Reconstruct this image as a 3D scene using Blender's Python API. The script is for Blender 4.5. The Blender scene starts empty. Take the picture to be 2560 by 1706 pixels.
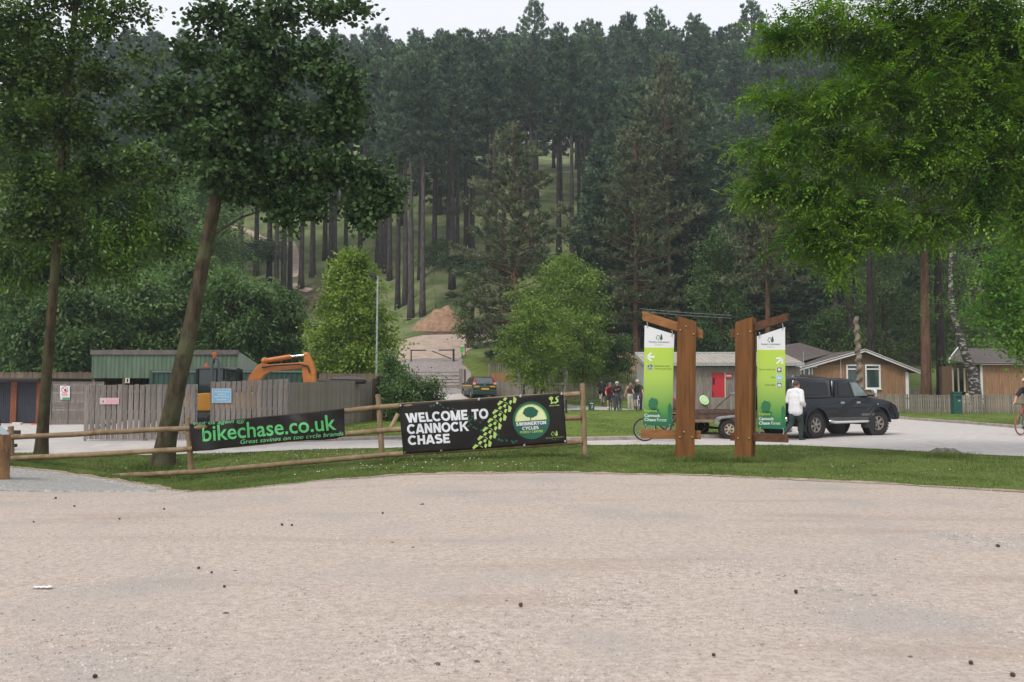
import bpy, bmesh, math, random
import numpy as np
from mathutils import Vector, Matrix, noise

# ------------------------------------------------------------------ camera, sky, sun, exposure
SC = bpy.context.scene
F = 2050.0                                   # focal length in photo pixels (2560 wide)
CAMZ = 1.6
PITCH = math.atan(112.0 / F)
cam_data = bpy.data.cameras.new('camera')
cam_data.sensor_width = 36.0
cam_data.lens = 36.0 * F / 2560.0
cam_data.clip_start = 0.1
cam_data.clip_end = 3000.0
cam = bpy.data.objects.new('camera', cam_data)
SC.collection.objects.link(cam)
cam.location = (0, 0, CAMZ)
cam.rotation_euler = (math.pi / 2 + PITCH, 0, 0)
SC.camera = cam

SUN_EL, SUN_AZ = 52.0, 215.0                 # hazy sun, high, behind the camera's left shoulder
world = bpy.data.worlds.new('World')
SC.world = world
world.use_nodes = True
wn = world.node_tree
for n in list(wn.nodes):
    wn.nodes.remove(n)
w_out = wn.nodes.new('ShaderNodeOutputWorld')
w_bg = wn.nodes.new('ShaderNodeBackground')
w_sky = wn.nodes.new('ShaderNodeTexSky')
w_sky.sky_type = 'NISHITA'
w_sky.sun_disc = False
w_sky.sun_elevation = math.radians(SUN_EL)
w_sky.sun_rotation = math.radians(SUN_AZ)
w_sky.dust_density = 4.0
w_sky.air_density = 1.0
w_sky.ozone_density = 1.0
w_hs = wn.nodes.new('ShaderNodeHueSaturation')
w_hs.inputs['Saturation'].default_value = 0.30
w_mix = wn.nodes.new('ShaderNodeMixRGB')      # thin even cloud over the blue
w_mix.inputs[0].default_value = 0.72
w_mix.inputs[2].default_value = (8.7, 8.9, 9.4, 1)
wn.links.new(w_sky.outputs[0], w_hs.inputs['Color'])
wn.links.new(w_hs.outputs[0], w_mix.inputs[1])
wn.links.new(w_mix.outputs[0], w_bg.inputs[0])
w_bg.inputs[1].default_value = 0.105
wn.links.new(w_bg.outputs[0], w_out.inputs[0])

sun_data = bpy.data.lights.new('sun', 'SUN')
sun_data.energy = 1.5
sun_data.angle = math.radians(14)
sun_data.color = (1.0, 0.95, 0.87)
sun = bpy.data.objects.new('sun', sun_data)
SC.collection.objects.link(sun)
_el, _az = math.radians(SUN_EL), math.radians(SUN_AZ)
sun_dir = Vector((math.sin(_az) * math.cos(_el), math.cos(_az) * math.cos(_el), math.sin(_el)))
sun.rotation_euler = sun_dir.to_track_quat('Z', 'Y').to_euler()

SC.view_settings.view_transform = 'Standard'
SC.view_settings.look = 'None'
SC.view_settings.exposure = 0.40
SC.view_settings.gamma = 1.0
SC.view_settings.use_curve_mapping = False
SC.render.engine = 'CYCLES'
SC.cycles.use_denoising = True
SC.cycles.max_bounces = 6
SC.cycles.diffuse_bounces = 3
SC.cycles.glossy_bounces = 2
SC.cycles.transmission_bounces = 4
SC.cycles.transparent_max_bounces = 4
SC.cycles.volume_bounces = 1

R = random.Random(7)
NP = np.random.default_rng(11)
COL = SC.collection

# ------------------------------------------------------------------ measuring helpers (photo pixel + distance -> point in the place)
_cp, _sp = math.cos(PITCH), math.sin(PITCH)
def ray(px, py):
    u = (px - 1280.0) / F; v = (853.0 - py) / F
    return Vector((u, _cp - v * _sp, _sp + v * _cp))
def W(px, py, Y):
    d = ray(px, py); t = Y / d.y
    return Vector((d.x * t, Y, CAMZ + d.z * t))
def sm(a, b, x):
    t = np.clip((x - a) / (b - a), 0, 1)
    return t * t * (3 - 2 * t)
_HY = [-60, 50, 54, 57.5, 61, 72, 88, 95, 118, 140, 165, 185, 220, 300, 900]
_HZ = [0, 0, .25, .62, .95, 3.75, 6.9, 9.7, 19.7, 30.6, 43, 50, 62, 92, 108]
def zt(x, y):
    x = np.asarray(x, float); y = np.asarray(y, float)
    s = 9 * sm(6, 17, x) + 6 * sm(-9, -17, x) * 1.0
    yy = y - s * (1 - sm(90, 140, y))
    z = sum(np.interp(yy + k, _HY, _HZ) for k in (-2.5, 0, 2.5)) / 3
    sx = np.where(x < -7.5, 2.6, 4.0)
    sy = np.where(y < 18.0, 5.0, 2.2)
    z = z - 0.46 * np.exp(-((x + 7.5) / sx) ** 2 - ((y - 18.0) / sy) ** 2)
    z = z - 0.15 * sm(-3, -9, x) * sm(18.5, 22, y) * (1 - sm(28, 34, y))
    z = z + 0.20 * np.exp(-((y - 43.5) / 4.0) ** 2) * sm(-5, 0, x) * (1 - sm(9, 12, x))
    z = z + 0.02 * np.sin(x * 0.9 + 1) * np.sin(y * 0.7) * sm(9, 14, y)
    z = z + 0.8 * np.sin(x * 0.08 + 2) * np.sin(y * 0.06) * sm(75, 110, y)
    return z
def Z(x, y):
    return float(zt(x, y))
def hit(px, py, y0=3.0, y1=260.0):
    d = ray(px, py)
    prev = y0
    Y = y0
    while Y < y1:
        t = Y / d.y
        if CAMZ + d.z * t <= Z(d.x * t, Y):
            lo, hi = prev, Y
            for _ in range(18):
                m = (lo + hi) / 2; t = m / d.y
                if CAMZ + d.z * t <= Z(d.x * t, m): hi = m
                else: lo = m
            t = hi / d.y
            return Vector((d.x * t, hi, Z(d.x * t, hi)))
        prev = Y
        Y += 0.05 + Y * 0.004
    t = y1 / d.y
    return Vector((d.x * t, y1, Z(d.x * t, y1)))
def X(px, Y):
    return (px - 1280.0) / F * Y * 1.0
def on(px, Y, dz=0.0):                       # ground point below a pixel column at distance Y
    x = X(px, Y)
    return Vector((x, Y, Z(x, Y) + dz))

# ------------------------------------------------------------------ object helpers
def tag(o, label, cat, group=None, kind=None):
    if label: o['label'] = label
    if cat: o['category'] = cat
    if group: o['group'] = group
    if kind: o['kind'] = kind
    return o
def thing(name, label, cat, loc=(0, 0, 0), rz=0.0, group=None):
    o = bpy.data.objects.new(name, None)
    o.empty_display_size = 0.2
    COL.objects.link(o)
    o.location = loc
    o.rotation_euler = (0, 0, rz)
    return tag(o, label, cat, group)
def link(name, me, mat=None, parent=None, smooth=None):
    o = bpy.data.objects.new(name, me)
    COL.objects.link(o)
    if mat is not None:
        if len(me.materials) == 0: me.materials.append(mat)
    if parent is not None: o.parent = parent
    if smooth is not None:
        me.polygons.foreach_set('use_smooth', np.full(len(me.polygons), smooth, bool))
    return o
def copy_tree(o, parent=None):
    c = o.copy(); COL.objects.link(c); c.parent = parent
    for ch in list(o.children): copy_tree(ch, c)
    return c
def np_mesh(name, V, faces):
    V = np.asarray(V, np.float32); faces = np.asarray(faces, np.int32)
    me = bpy.data.meshes.new(name)
    nf, k = faces.shape
    me.vertices.add(len(V)); me.vertices.foreach_set('co', V.ravel())
    me.loops.add(nf * k); me.loops.foreach_set('vertex_index', faces.ravel())
    me.polygons.add(nf)
    me.polygons.foreach_set('loop_start', np.arange(0, nf * k, k, dtype=np.int32))
    me.polygons.foreach_set('loop_total', np.full(nf, k, np.int32))
    me.update(calc_edges=True)
    return me

def frame_of(d):
    d = Vector(d).normalized()
    a = Vector((0, 0, 1)) if abs(d.z) < 0.9 else Vector((1, 0, 0))
    s = d.cross(a).normalized()
    return s, s.cross(d).normalized()

class MB:
    def __init__(self):
        self.v = []; self.f = []; self.m = []; self.mi = 0
    def add(self, vs, fs):
        b = len(self.v)
        self.v += [tuple(p) for p in vs]
        for q in fs:
            self.f.append([b + i for i in q]); self.m.append(self.mi)
        return self
    def box(self, c, s, rot=None, taper=1.0):
        hx, hy, hz = s[0] / 2, s[1] / 2, s[2] / 2
        vs = [Vector((sx * hx * (taper if sz > 0 else 1), sy * hy * (taper if sz > 0 else 1), sz * hz)) for sz in (-1, 1) for sy in (-1, 1) for sx in (-1, 1)]
        if rot is not None: vs = [rot @ p for p in vs]
        c = Vector(c)
        return self.add([p + c for p in vs], [(0, 2, 3, 1), (4, 5, 7, 6), (0, 1, 5, 4), (2, 6, 7, 3), (0, 4, 6, 2), (1, 3, 7, 5)])
    def beam(self, p0, p1, w, h, up=(0, 0, 1)):            # squared bar from p0 to p1
        p0, p1 = Vector(p0), Vector(p1); d = (p1 - p0).normalized()
        s = d.cross(Vector(up))
        if s.length < 1e-4: s = d.cross(Vector((1, 0, 0)))
        s.normalize(); u = s.cross(d).normalized()
        vs = [p + s * (a * w / 2) + u * (b * h / 2) for p in (p0, p1) for a, b in ((-1, -1), (1, -1), (1, 1), (-1, 1))]
        return self.add(vs, [(0, 1, 2, 3), (7, 6, 5, 4), (0, 4, 5, 1), (1, 5, 6, 2), (2, 6, 7, 3), (3, 7, 4, 0)])
    def tube(self, pts, r, n=8, cap=True):
        pts = [Vector(p) for p in pts]
        if not isinstance(r, (list, tuple)): r = [r] * len(pts)
        vs = []; fs = []
        s = None
        for i, p in enumerate(pts):
            d = (pts[min(i + 1, len(pts) - 1)] - pts[max(i - 1, 0)])
            d = d.normalized() if d.length > 1e-9 else Vector((0, 0, 1))
            if s is None: s, u = frame_of(d)
            else:
                s = s - d * s.dot(d)
                if s.length < 1e-5: s, u = frame_of(d)
                s.normalize(); u = s.cross(d).normalized()
            for k in range(n):
                a = 2 * math.pi * k / n
                vs.append(p + (s * math.cos(a) + u * math.sin(a)) * r[i])
        for i in range(len(pts) - 1):
            for k in range(n):
                a = i * n + k; b = i * n + (k + 1) % n
                fs.append((a, b, b + n, a + n))
        if cap:
            fs.append(tuple(range(n - 1, -1, -1))); fs.append(tuple(range((len(pts) - 1) * n, len(pts) * n)))
        return self.add(vs, fs)
    def lathe(self, prof, n=20, c=(0, 0, 0), axis='Z', closed=False):   # prof: (radius, height)
        vs = []; fs = []
        c = Vector(c)
        for r_, h in prof:
            for k in range(n):
                a = 2 * math.pi * k / n
                x, y = r_ * math.cos(a), r_ * math.sin(a)
                p = (x, y, h) if axis == 'Z' else ((x, h, y) if axis == 'Y' else (h, x, y))
                vs.append(Vector(p) + c)
        m = len(prof)
        for i in range(m if closed else m - 1):
            j = (i + 1) % m
            for k in range(n):
                fs.append((i * n + k, i * n + (k + 1) % n, j * n + (k + 1) % n, j * n + k))
        if not closed:
            fs.append(tuple(range(n - 1, -1, -1))); fs.append(tuple(range((m - 1) * n, m * n)))
        return self.add(vs, fs)
    def prism(self, prof, a, b, axis='Y'):                 # 2D outline extruded along an axis
        n = len(prof)
        def P(q, t):
            return (q[0], t, q[1]) if axis == 'Y' else ((q[0], q[1], t) if axis == 'Z' else (t, q[0], q[1]))
        vs = [P(q, a) for q in prof] + [P(q, b) for q in prof]
        fs = [tuple(range(n)), tuple(range(2 * n - 1, n - 1, -1))]
        for i in range(n):
            j = (i + 1) % n
            fs.append((i, i + n, j + n, j))
        return self.add(vs, fs)
    def ball(self, c, r, n=10, m=6):
        if not isinstance(r, (tuple, list)): r = (r, r, r)
        vs = []; fs = []
        c = Vector(c)
        for i in range(1, m):
            t = math.pi * i / m
            for k in range(n):
                a = 2 * math.pi * k / n
                vs.append(c + Vector((r[0] * math.sin(t) * math.cos(a), r[1] * math.sin(t) * math.sin(a), r[2] * math.cos(t))))
        top = len(vs); vs.append(c + Vector((0, 0, r[2]))); bot = len(vs); vs.append(c - Vector((0, 0, r[2])))
        for i in range(m - 2):
            for k in range(n):
                fs.append((i * n + k, (i + 1) * n + k, (i + 1) * n + (k + 1) % n, i * n + (k + 1) % n))
        for k in range(n):
            fs.append((top, k, (k + 1) % n)); fs.append((bot, (m - 2) * n + (k + 1) % n, (m - 2) * n + k))
        return self.add(vs, fs)
    def mesh(self, name, fix=True, bevel=0.0, seg=1):
        me = bpy.data.meshes.new(name)
        me.from_pydata(self.v, [], self.f)
        if any(self.m): me.polygons.foreach_set('material_index', self.m)
        if fix or bevel:
            bm = bmesh.new(); bm.from_mesh(me)
            if bevel:
                bmesh.ops.remove_doubles(bm, verts=bm.verts, dist=1e-5)
            bmesh.ops.recalc_face_normals(bm, faces=bm.faces)
            if bevel:
                es = [e for e in bm.edges if len(e.link_faces) == 2 and e.calc_face_angle(0) > 0.6]
                bmesh.ops.bevel(bm, geom=es, offset=bevel, segments=seg, affect='EDGES', profile=0.5, clamp_overlap=True)
            bm.to_mesh(me); bm.free()
        me.update()
        return me
    def build(self, name, mat=None, parent=None, smooth=False, bevel=0.0, seg=1, mats=None):
        me = self.mesh(name, True, bevel, seg)
        if mats:
            for q in mats: me.materials.append(q)
        o = link(name, me, mat, parent)
        if smooth:
            me.polygons.foreach_set('use_smooth', np.ones(len(me.polygons), bool))
            try: me.set_sharp_from_angle(angle=math.radians(40))
            except Exception: pass
        return o

# ------------------------------------------------------------------ materials
def pm(name, c1, c2=None, scale=6.0, rough=0.8, bump=0.0, bscale=None, metal=0.0, detail=4.0, lo=0.35, hi=0.65, rand=0.0,
       c3=None, s3=1.0, lo3=0.5, hi3=0.6, coat=0.0, spec=0.5, stretch=(1, 1, 1), world=False, trans=0.0, alpha=1.0, bdist=0.02):
    m = bpy.data.materials.new(name); m.use_nodes = True
    t = m.node_tree; N = t.nodes; L = t.links
    b = N['Principled BSDF']
    b.inputs['Roughness'].default_value = rough
    b.inputs['Metallic'].default_value = metal
    b.inputs['Specular IOR Level'].default_value = spec
    if coat: b.inputs['Coat Weight'].default_value = coat
    if trans: b.inputs['Transmission Weight'].default_value = trans
    if c2 is None: c2 = c1
    if world:
        g = N.new('ShaderNodeNewGeometry'); src = g.outputs['Position']
    else:
        g = N.new('ShaderNodeTexCoord'); src = g.outputs['Object']
    mp = N.new('ShaderNodeMapping'); mp.inputs['Scale'].default_value = stretch
    L.new(src, mp.inputs['Vector'])
    nz = N.new('ShaderNodeTexNoise'); nz.inputs['Scale'].default_value = scale; nz.inputs['Detail'].default_value = detail
    L.new(mp.outputs[0], nz.inputs['Vector'])
    cr = N.new('ShaderNodeValToRGB')
    cr.color_ramp.elements[0].position = lo; cr.color_ramp.elements[0].color = (*c1, 1)
    cr.color_ramp.elements[1].position = hi; cr.color_ramp.elements[1].color = (*c2, 1)
    L.new(nz.outputs[0], cr.inputs[0])
    col = cr.outputs[0]
    if c3 is not None:
        n3 = N.new('ShaderNodeTexNoise'); n3.inputs['Scale'].default_value = s3; n3.inputs['Detail'].default_value = 3
        L.new(src, n3.inputs['Vector'])
        r3 = N.new('ShaderNodeValToRGB'); r3.color_ramp.elements[0].position = lo3; r3.color_ramp.elements[1].position = hi3
        L.new(n3.outputs[0], r3.inputs[0])
        mx = N.new('ShaderNodeMixRGB'); L.new(r3.outputs[0], mx.inputs[0]); L.new(col, mx.inputs[1]); mx.inputs[2].default_value = (*c3, 1)
        col = mx.outputs[0]
    if rand:
        oi = N.new('ShaderNodeObjectInfo')
        mr = N.new('ShaderNodeMapRange'); mr.inputs[3].default_value = 1 - rand; mr.inputs[4].default_value = 1 + rand
        L.new(oi.outputs['Random'], mr.inputs[0])
        hs = N.new('ShaderNodeHueSaturation'); L.new(mr.outputs[0], hs.inputs['Value']); L.new(col, hs.inputs['Color'])
        col = hs.outputs[0]
    L.new(col, b.inputs['Base Color'])
    if bump:
        nb = nz
        if bscale:
            nb = N.new('ShaderNodeTexNoise'); nb.inputs['Scale'].default_value = bscale; nb.inputs['Detail'].default_value = 4
            L.new(mp.outputs[0], nb.inputs['Vector'])
        bp = N.new('ShaderNodeBump'); bp.inputs['Strength'].default_value = bump; bp.inputs['Distance'].default_value = bdist
        L.new(nb.outputs[0], bp.inputs['Height']); L.new(bp.outputs[0], b.inputs['Normal'])
    return m
def leafmat(name, c1, c2, scale=1.2, trans=0.35, rough=0.55, rand=0.1, spec=0.35, lo=0.35, hi=0.65):
    m = pm(name, c1, c2, scale=scale, rough=rough, rand=rand, spec=spec, lo=lo, hi=hi, detail=3)
    t = m.node_tree; N = t.nodes; L = t.links
    b = N['Principled BSDF']; out = N['Material Output']
    tr = N.new('ShaderNodeBsdfTranslucent')
    src = b.inputs['Base Color'].links[0].from_socket
    hs = N.new('ShaderNodeHueSaturation'); hs.inputs['Saturation'].default_value = 1.1; hs.inputs['Value'].default_value = 1.15
    L.new(src, hs.inputs['Color']); L.new(hs.outputs[0], tr.inputs['Color'])
    mx = N.new('ShaderNodeMixShader'); mx.inputs[0].default_value = trans
    L.new(b.outputs[0], mx.inputs[1]); L.new(tr.outputs[0], mx.inputs[2]); L.new(mx.outputs[0], out.inputs['Surface'])
    return m

M = {}
M['gravel'] = pm('gravel_mat', (.405, .33, .28), (.515, .435, .38), scale=22, detail=9, rough=.95, bump=.5, bscale=60, c3=(.385, .345, .315), s3=.55, lo3=.5, hi3=.68, world=True, stretch=(.8, 1, 1), spec=.2)
def speckle(m, k=((55, .36, .46, .76), (9, .30, .44, .90)), tint=(.30, .22, .17)):
    # grit seen from a distance: fine dark flecks and long brownish scuffs
    N = m.node_tree.nodes; L = m.node_tree.links; b = N['Principled BSDF']; col = b.inputs['Base Color'].links[0].from_socket
    g = N.new('ShaderNodeNewGeometry')
    for sc, lo, hi, v in k:
        n = N.new('ShaderNodeTexNoise'); n.inputs['Scale'].default_value = sc; n.inputs['Detail'].default_value = 3; L.new(g.outputs['Position'], n.inputs['Vector'])
        r = N.new('ShaderNodeValToRGB'); r.color_ramp.elements[0].position = lo; r.color_ramp.elements[0].color = (v, v, v, 1); r.color_ramp.elements[1].position = hi; L.new(n.outputs[0], r.inputs[0])
        x = N.new('ShaderNodeMixRGB'); x.blend_type = 'MULTIPLY'; x.inputs[0].default_value = 1; L.new(col, x.inputs[1]); L.new(r.outputs[0], x.inputs[2]); col = x.outputs[0]
    mp = N.new('ShaderNodeMapping'); mp.inputs['Scale'].default_value = (.28, 1.5, 1); mp.inputs['Rotation'].default_value = (0, 0, .18); L.new(g.outputs['Position'], mp.inputs['Vector'])
    n = N.new('ShaderNodeTexNoise'); n.inputs['Scale'].default_value = .9; n.inputs['Detail'].default_value = 7; L.new(mp.outputs[0], n.inputs['Vector'])
    r = N.new('ShaderNodeValToRGB'); r.color_ramp.elements[0].position = .56; r.color_ramp.elements[0].color = (0, 0, 0, 1); r.color_ramp.elements[1].position = .74; r.color_ramp.elements[1].color = (.5, .5, .5, 1); L.new(n.outputs[0], r.inputs[0])
    x = N.new('ShaderNodeMixRGB'); L.new(r.outputs[0], x.inputs[0]); L.new(col, x.inputs[1]); x.inputs[2].default_value = (*tint, 1)
    L.new(x.outputs[0], b.inputs['Base Color'])
speckle(M['gravel'])
M['stone'] = pm('stone_mat', (.22, .195, .175), (.53, .47, .425), scale=14, rough=.95, lo=.36, hi=.58, world=True, spec=.2)
M['slategravel'] = pm('grey_gravel_mat', (.235, .23, .215), (.40, .39, .37), scale=26, detail=8, rough=.95, bump=.6, bscale=50, world=True, spec=.2)
M['road'] = pm('road_mat', (.43, .39, .365), (.53, .49, .465), scale=3, detail=9, rough=.95, bump=.25, bscale=50, c3=(.46, .44, .42), s3=.4, world=True, spec=.2)
M['tarmac'] = pm('tarmac_mat', (.23, .20, .195), (.33, .29, .275), scale=3, detail=8, rough=.95, world=True, spec=.2)
M['track'] = pm('track_mat', (.36, .27, .215), (.47, .375, .31), scale=1.2, detail=8, rough=.97, world=True, spec=.1)
M['soil'] = pm('soil_mat', (.25, .15, .095), (.36, .235, .16), scale=2.2, detail=8, rough=1, bump=.8, bscale=5, world=True, spec=.1, bdist=.1)
M['kerb'] = pm('kerb_mat', (.26, .215, .19), (.38, .33, .295), scale=5, rough=.95, bump=.3, world=True)
M['logfence'] = pm('log_fence_mat', (.16, .10, .048), (.28, .195, .115), scale=5, rough=.85, bump=.25, stretch=(1, 1, 1), c3=(.21, .15, .085), s3=3, rand=.12)
M['logend'] = pm('log_end_mat', (.36, .26, .16), (.45, .34, .22), scale=8)
M['greywood'] = pm('grey_wood_mat', (.155, .13, .115), (.255, .225, .205), scale=5, rough=.9, bump=.2, stretch=(6, 6, .6), rand=.18, detail=6)
M['greywood2'] = pm('grey_wood_pale_mat', (.17, .145, .12), (.25, .22, .185), scale=5, rough=.9, bump=.2, stretch=(6, 6, .6), rand=.16)
M['picketwood'] = pm('picket_wood_mat', (.155, .135, .11), (.25, .225, .185), scale=6, rough=.9, stretch=(4, 4, .7), rand=.22)
M['picketdark'] = pm('picket_dark_mat', (.05, .04, .035), (.10, .08, .07), scale=6, rough=.9, rand=.2)
M['brownwood'] = pm('brown_fence_mat', (.11, .075, .05), (.19, .135, .095), scale=5, rough=.9, stretch=(5, 5, .6), rand=.2)
M['orangewood'] = pm('orange_fence_mat', (.26, .13, .06), (.33, .18, .09), scale=5, rough=.9, stretch=(5, 5, .6), rand=.2)
M['totem'] = pm('totem_wood_mat', (.118, .046, .012), (.195, .080, .021), scale=3, rough=.6, bump=.12, stretch=(5, 5, .35), c3=(.13, .045, .012), s3=2.2, lo3=.62, hi3=.75, detail=7, spec=.25)
M['totemshaded'] = pm('totem_shaded_mat', (.075, .036, .02), (.13, .06, .03), scale=3, rough=.7, bump=.12, stretch=(.5, 5, 5), detail=7, spec=.25)  # right sign's arms, facing away from the light: shade put into the wood colour
M['totemlit'] = pm('totem_lit_mat', (.20, .085, .027), (.30, .14, .05), scale=3, rough=.7, bump=.12, stretch=(.5, 5, 5), detail=7, spec=.25)  # left sign's arms, facing the light: brighter lit tone put into the wood colour
M['bolt'] = pm('bolt_mat', (.32, .25, .14), rough=.4, metal=.8)
M['steel'] = pm('steel_mat', (.42, .43, .44), (.55, .55, .55), scale=8, rough=.38, metal=.9)
M['galv'] = pm('galvanised_mat', (.30, .32, .33), (.42, .44, .45), scale=8, rough=.5, metal=.5)
M['white'] = pm('white_paint_mat', (.72, .72, .72), (.80, .80, .80), scale=3, rough=.6)
M['whitetrim'] = pm('white_trim_mat', (.58, .56, .56), (.68, .66, .66), scale=5, rough=.6)
M['panelwhite'] = pm('panel_white_mat', (.70, .71, .73), rough=.45)
M['banner'] = pm('banner_mat', (.012, .010, .0095), (.017, .014, .013), scale=4, rough=.5, spec=.22)
M['bgreen'] = pm('banner_green_mat', (.085, .42, .13), (.10, .48, .155), scale=5, rough=.45)
M['bgreen2'] = pm('banner_pale_green_mat', (.15, .50, .20), rough=.45)
M['btext'] = pm('banner_white_mat', (.70, .71, .76), rough=.45)
M['blime'] = pm('banner_lime_mat', (.38, .55, .13), (.42, .58, .16), scale=5, rough=.45)
M['bdark'] = pm('banner_dark_green_mat', (.012, .075, .05), (.016, .095, .06), scale=6, rough=.45)
M['blogo'] = pm('banner_logo_green_mat', (.008, .10, .06), rough=.45)
M['bcream'] = pm('banner_cream_mat', (.66, .72, .36), (.72, .76, .44), scale=9, rough=.45)
M['forestgreen'] = pm('sign_dark_green_mat', (.01, .085, .045), rough=.5)
M['signtree'] = pm('sign_tree_green_mat', (.02, .15, .06), rough=.5)
M['signlime'] = pm('sign_lime_text_mat', (.45, .60, .06), rough=.5)
M['signtext'] = pm('sign_olive_text_mat', (.10, .17, .02), rough=.5)
M['signgrey'] = pm('sign_grey_text_mat', (.10, .11, .12), rough=.5)
M['signpale'] = pm('sign_pale_text_mat', (.45, .50, .42), rough=.5)
M['signblue'] = pm('sign_blue_mat', (.17, .48, .78), rough=.5)
M['signblue2'] = pm('notice_blue_mat', (.20, .45, .66), rough=.5)
M['signpink'] = pm('notice_pink_mat', (.72, .33, .36), rough=.5)
M['signred'] = pm('sign_red_mat', (.52, .02, .035), rough=.5)
M['black'] = pm('black_mat', (.012, .012, .014), rough=.55)
M['blacksat'] = pm('black_metal_mat', (.016, .014, .013), rough=.5)
M['rubber'] = pm('rubber_mat', (.028, .027, .026), (.042, .039, .036), scale=20, rough=.85, spec=.25, bump=.3, bscale=60)
M['navypaint'] = pm('pickup_paint_mat', (.0025, .006, .011), (.004, .008, .014), scale=3, rough=.14, coat=.0, spec=.42, c3=(.008, .008, .008), s3=1.3, lo3=.6, hi3=.95)
M['navyplastic'] = pm('pickup_flare_mat', (.010, .016, .025), (.014, .021, .03), scale=6, rough=.5, spec=.3)
M['glass'] = pm('dark_glass_mat', (.006, .008, .009), rough=.06, spec=.35)
M['glassg'] = pm('window_glass_mat', (.03, .055, .05), rough=.08, spec=.8)
M['glasslight'] = pm('clear_glass_mat', (.12, .16, .155), (.20, .24, .235), scale=4, rough=.07, spec=.7)
M['alloy'] = pm('alloy_mat', (.26, .235, .205), (.36, .33, .29), scale=12, rough=.5, metal=.5)
M['chrome'] = pm('chrome_mat', (.7, .72, .74), rough=.12, metal=1)
M['mud'] = pm('muddy_plastic_mat', (.07, .062, .055), (.11, .10, .088), scale=8, rough=.9)
M['decal'] = pm('decal_mat', (.30, .27, .26), rough=.5)
M['redlamp'] = pm('red_lamp_mat', (.45, .015, .02), rough=.2, coat=.5)
M['whitelamp'] = pm('white_lamp_mat', (.62, .55, .55), rough=.2, coat=.5)
M['vangreen'] = pm('car_green_mat', (.008, .036, .026), (.012, .045, .034), scale=4, rough=.3, coat=.5)
M['cargrey'] = pm('car_cladding_mat', (.06, .062, .06), rough=.7)
M['amber'] = pm('amber_mat', (.78, .36, .03), rough=.4)
M['plate'] = pm('number_plate_mat', (.75, .42, .06), rough=.4)
M['digorange'] = pm('excavator_orange_mat', (.52, .17, .035), (.62, .22, .05), scale=3, rough=.5, c3=(.36, .11, .03), s3=3, lo3=.6, hi3=.7)
M['digyellow'] = pm('excavator_yellow_mat', (.72, .32, .03), rough=.5)
M['diggrey'] = pm('excavator_grey_mat', (.10, .11, .12), rough=.5)
M['containergreen'] = pm('container_green_mat', (.018, .05, .036), (.028, .07, .05), scale=2, rough=.6, stretch=(1, 1, .3))
M['shedgreen'] = pm('shed_green_mat', (.075, .12, .075), (.115, .17, .11), scale=2, rough=.6, stretch=(2, 2, .3))
M['shedroof'] = pm('shed_trim_mat', (.10, .085, .08), (.14, .12, .11), scale=4, rough=.7)
M['brick'] = pm('brick_mat', (.22, .065, .035), (.32, .11, .06), scale=14, rough=.9, rand=.1)
M['mortar'] = pm('mortar_mat', (.20, .17, .15), rough=.95)
M['bluedoor'] = pm('garage_door_mat', (.016, .021, .033), (.024, .029, .042), scale=3, rough=.65)
M['roofbrown'] = pm('shingle_mat', (.085, .068, .064), (.135, .11, .105), scale=9, rough=.95, stretch=(1, 3, 3), detail=8, bump=.3)
M['roofmetal'] = pm('metal_roof_mat', (.34, .305, .26), (.42, .38, .33), scale=2, rough=.6, stretch=(3, .4, .4))
M['cedar'] = pm('cedar_mat', (.22, .115, .058), (.36, .205, .115), scale=4, rough=.8, stretch=(7, 7, .35), detail=7, bump=.15)
M['cedardark'] = pm('cedar_dark_mat', (.11, .065, .04), (.17, .105, .065), scale=4, rough=.85, stretch=(.5, 5, 6), detail=6)  # darker brown cedar of the gable, end and inner walls
M['greyclad'] = pm('grey_cladding_mat', (.17, .145, .125), (.30, .265, .235), scale=4, rough=.9, stretch=(6, 6, .4), detail=7)
M['paleclad'] = pm('pale_cladding_mat', (.28, .28, .275), (.38, .38, .375), scale=4, rough=.8, stretch=(6, 6, .4), detail=6)
M['reddoor'] = pm('red_door_mat', (.47, .012, .025), (.52, .016, .03), scale=3, rough=.45)
M['creamframe'] = pm('cream_frame_mat', (.66, .56, .40), rough=.6)
M['bingreen'] = pm('bin_green_mat', (.008, .07, .055), (.012, .085, .065), scale=4, rough=.45)
M['totemcarve'] = pm('carved_pole_mat', (.13, .10, .075), (.23, .185, .14), scale=6, rough=.85, bump=.3)
M['bark'] = pm('bark_mat', (.038, .030, .018), (.088, .070, .045), scale=5, rough=.95, bump=.9, bscale=14, stretch=(1.6, 1.6, .5), c3=(.085, .09, .045), s3=2, lo3=.5, hi3=.62, detail=8, spec=.15, bdist=.05)
M['barkdark'] = pm('dark_bark_mat', (.032, .024, .013), (.075, .058, .034), scale=6, rough=.95, bump=.9, stretch=(1.6, 1.6, .5), c3=(.06, .058, .028), s3=2, detail=8, spec=.15, bdist=.05)
M['pinebark'] = pm('pine_bark_mat', (.036, .029, .029), (.078, .063, .060), scale=3, rough=.95, rand=.5, bump=.6, stretch=(2, 2, .5), spec=.1, bdist=.06)
M['pinebarkred'] = pm('red_pine_bark_mat', (.10, .055, .038), (.17, .098, .068), scale=3, rough=.95, rand=.15, bump=.6, stretch=(2, 2, .5), spec=.1, bdist=.06)
M['birchbark'] = pm('birch_bark_mat', (.035, .028, .024), (.30, .28, .26), scale=6, rough=.85, lo=.53, hi=.60, stretch=(.7, .7, 1.6), detail=6, bump=.4)
M['stumpbark'] = pm('stump_bark_mat', (.13, .075, .04), (.30, .16, .07), scale=5, rough=.95, bump=1.0, bscale=9, stretch=(2, 2, .6), detail=8, bdist=.05)
M['stumpgrey'] = pm('grey_stump_mat', (.11, .095, .075), (.22, .19, .155), scale=6, rough=.95, bump=.8, detail=8)
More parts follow.
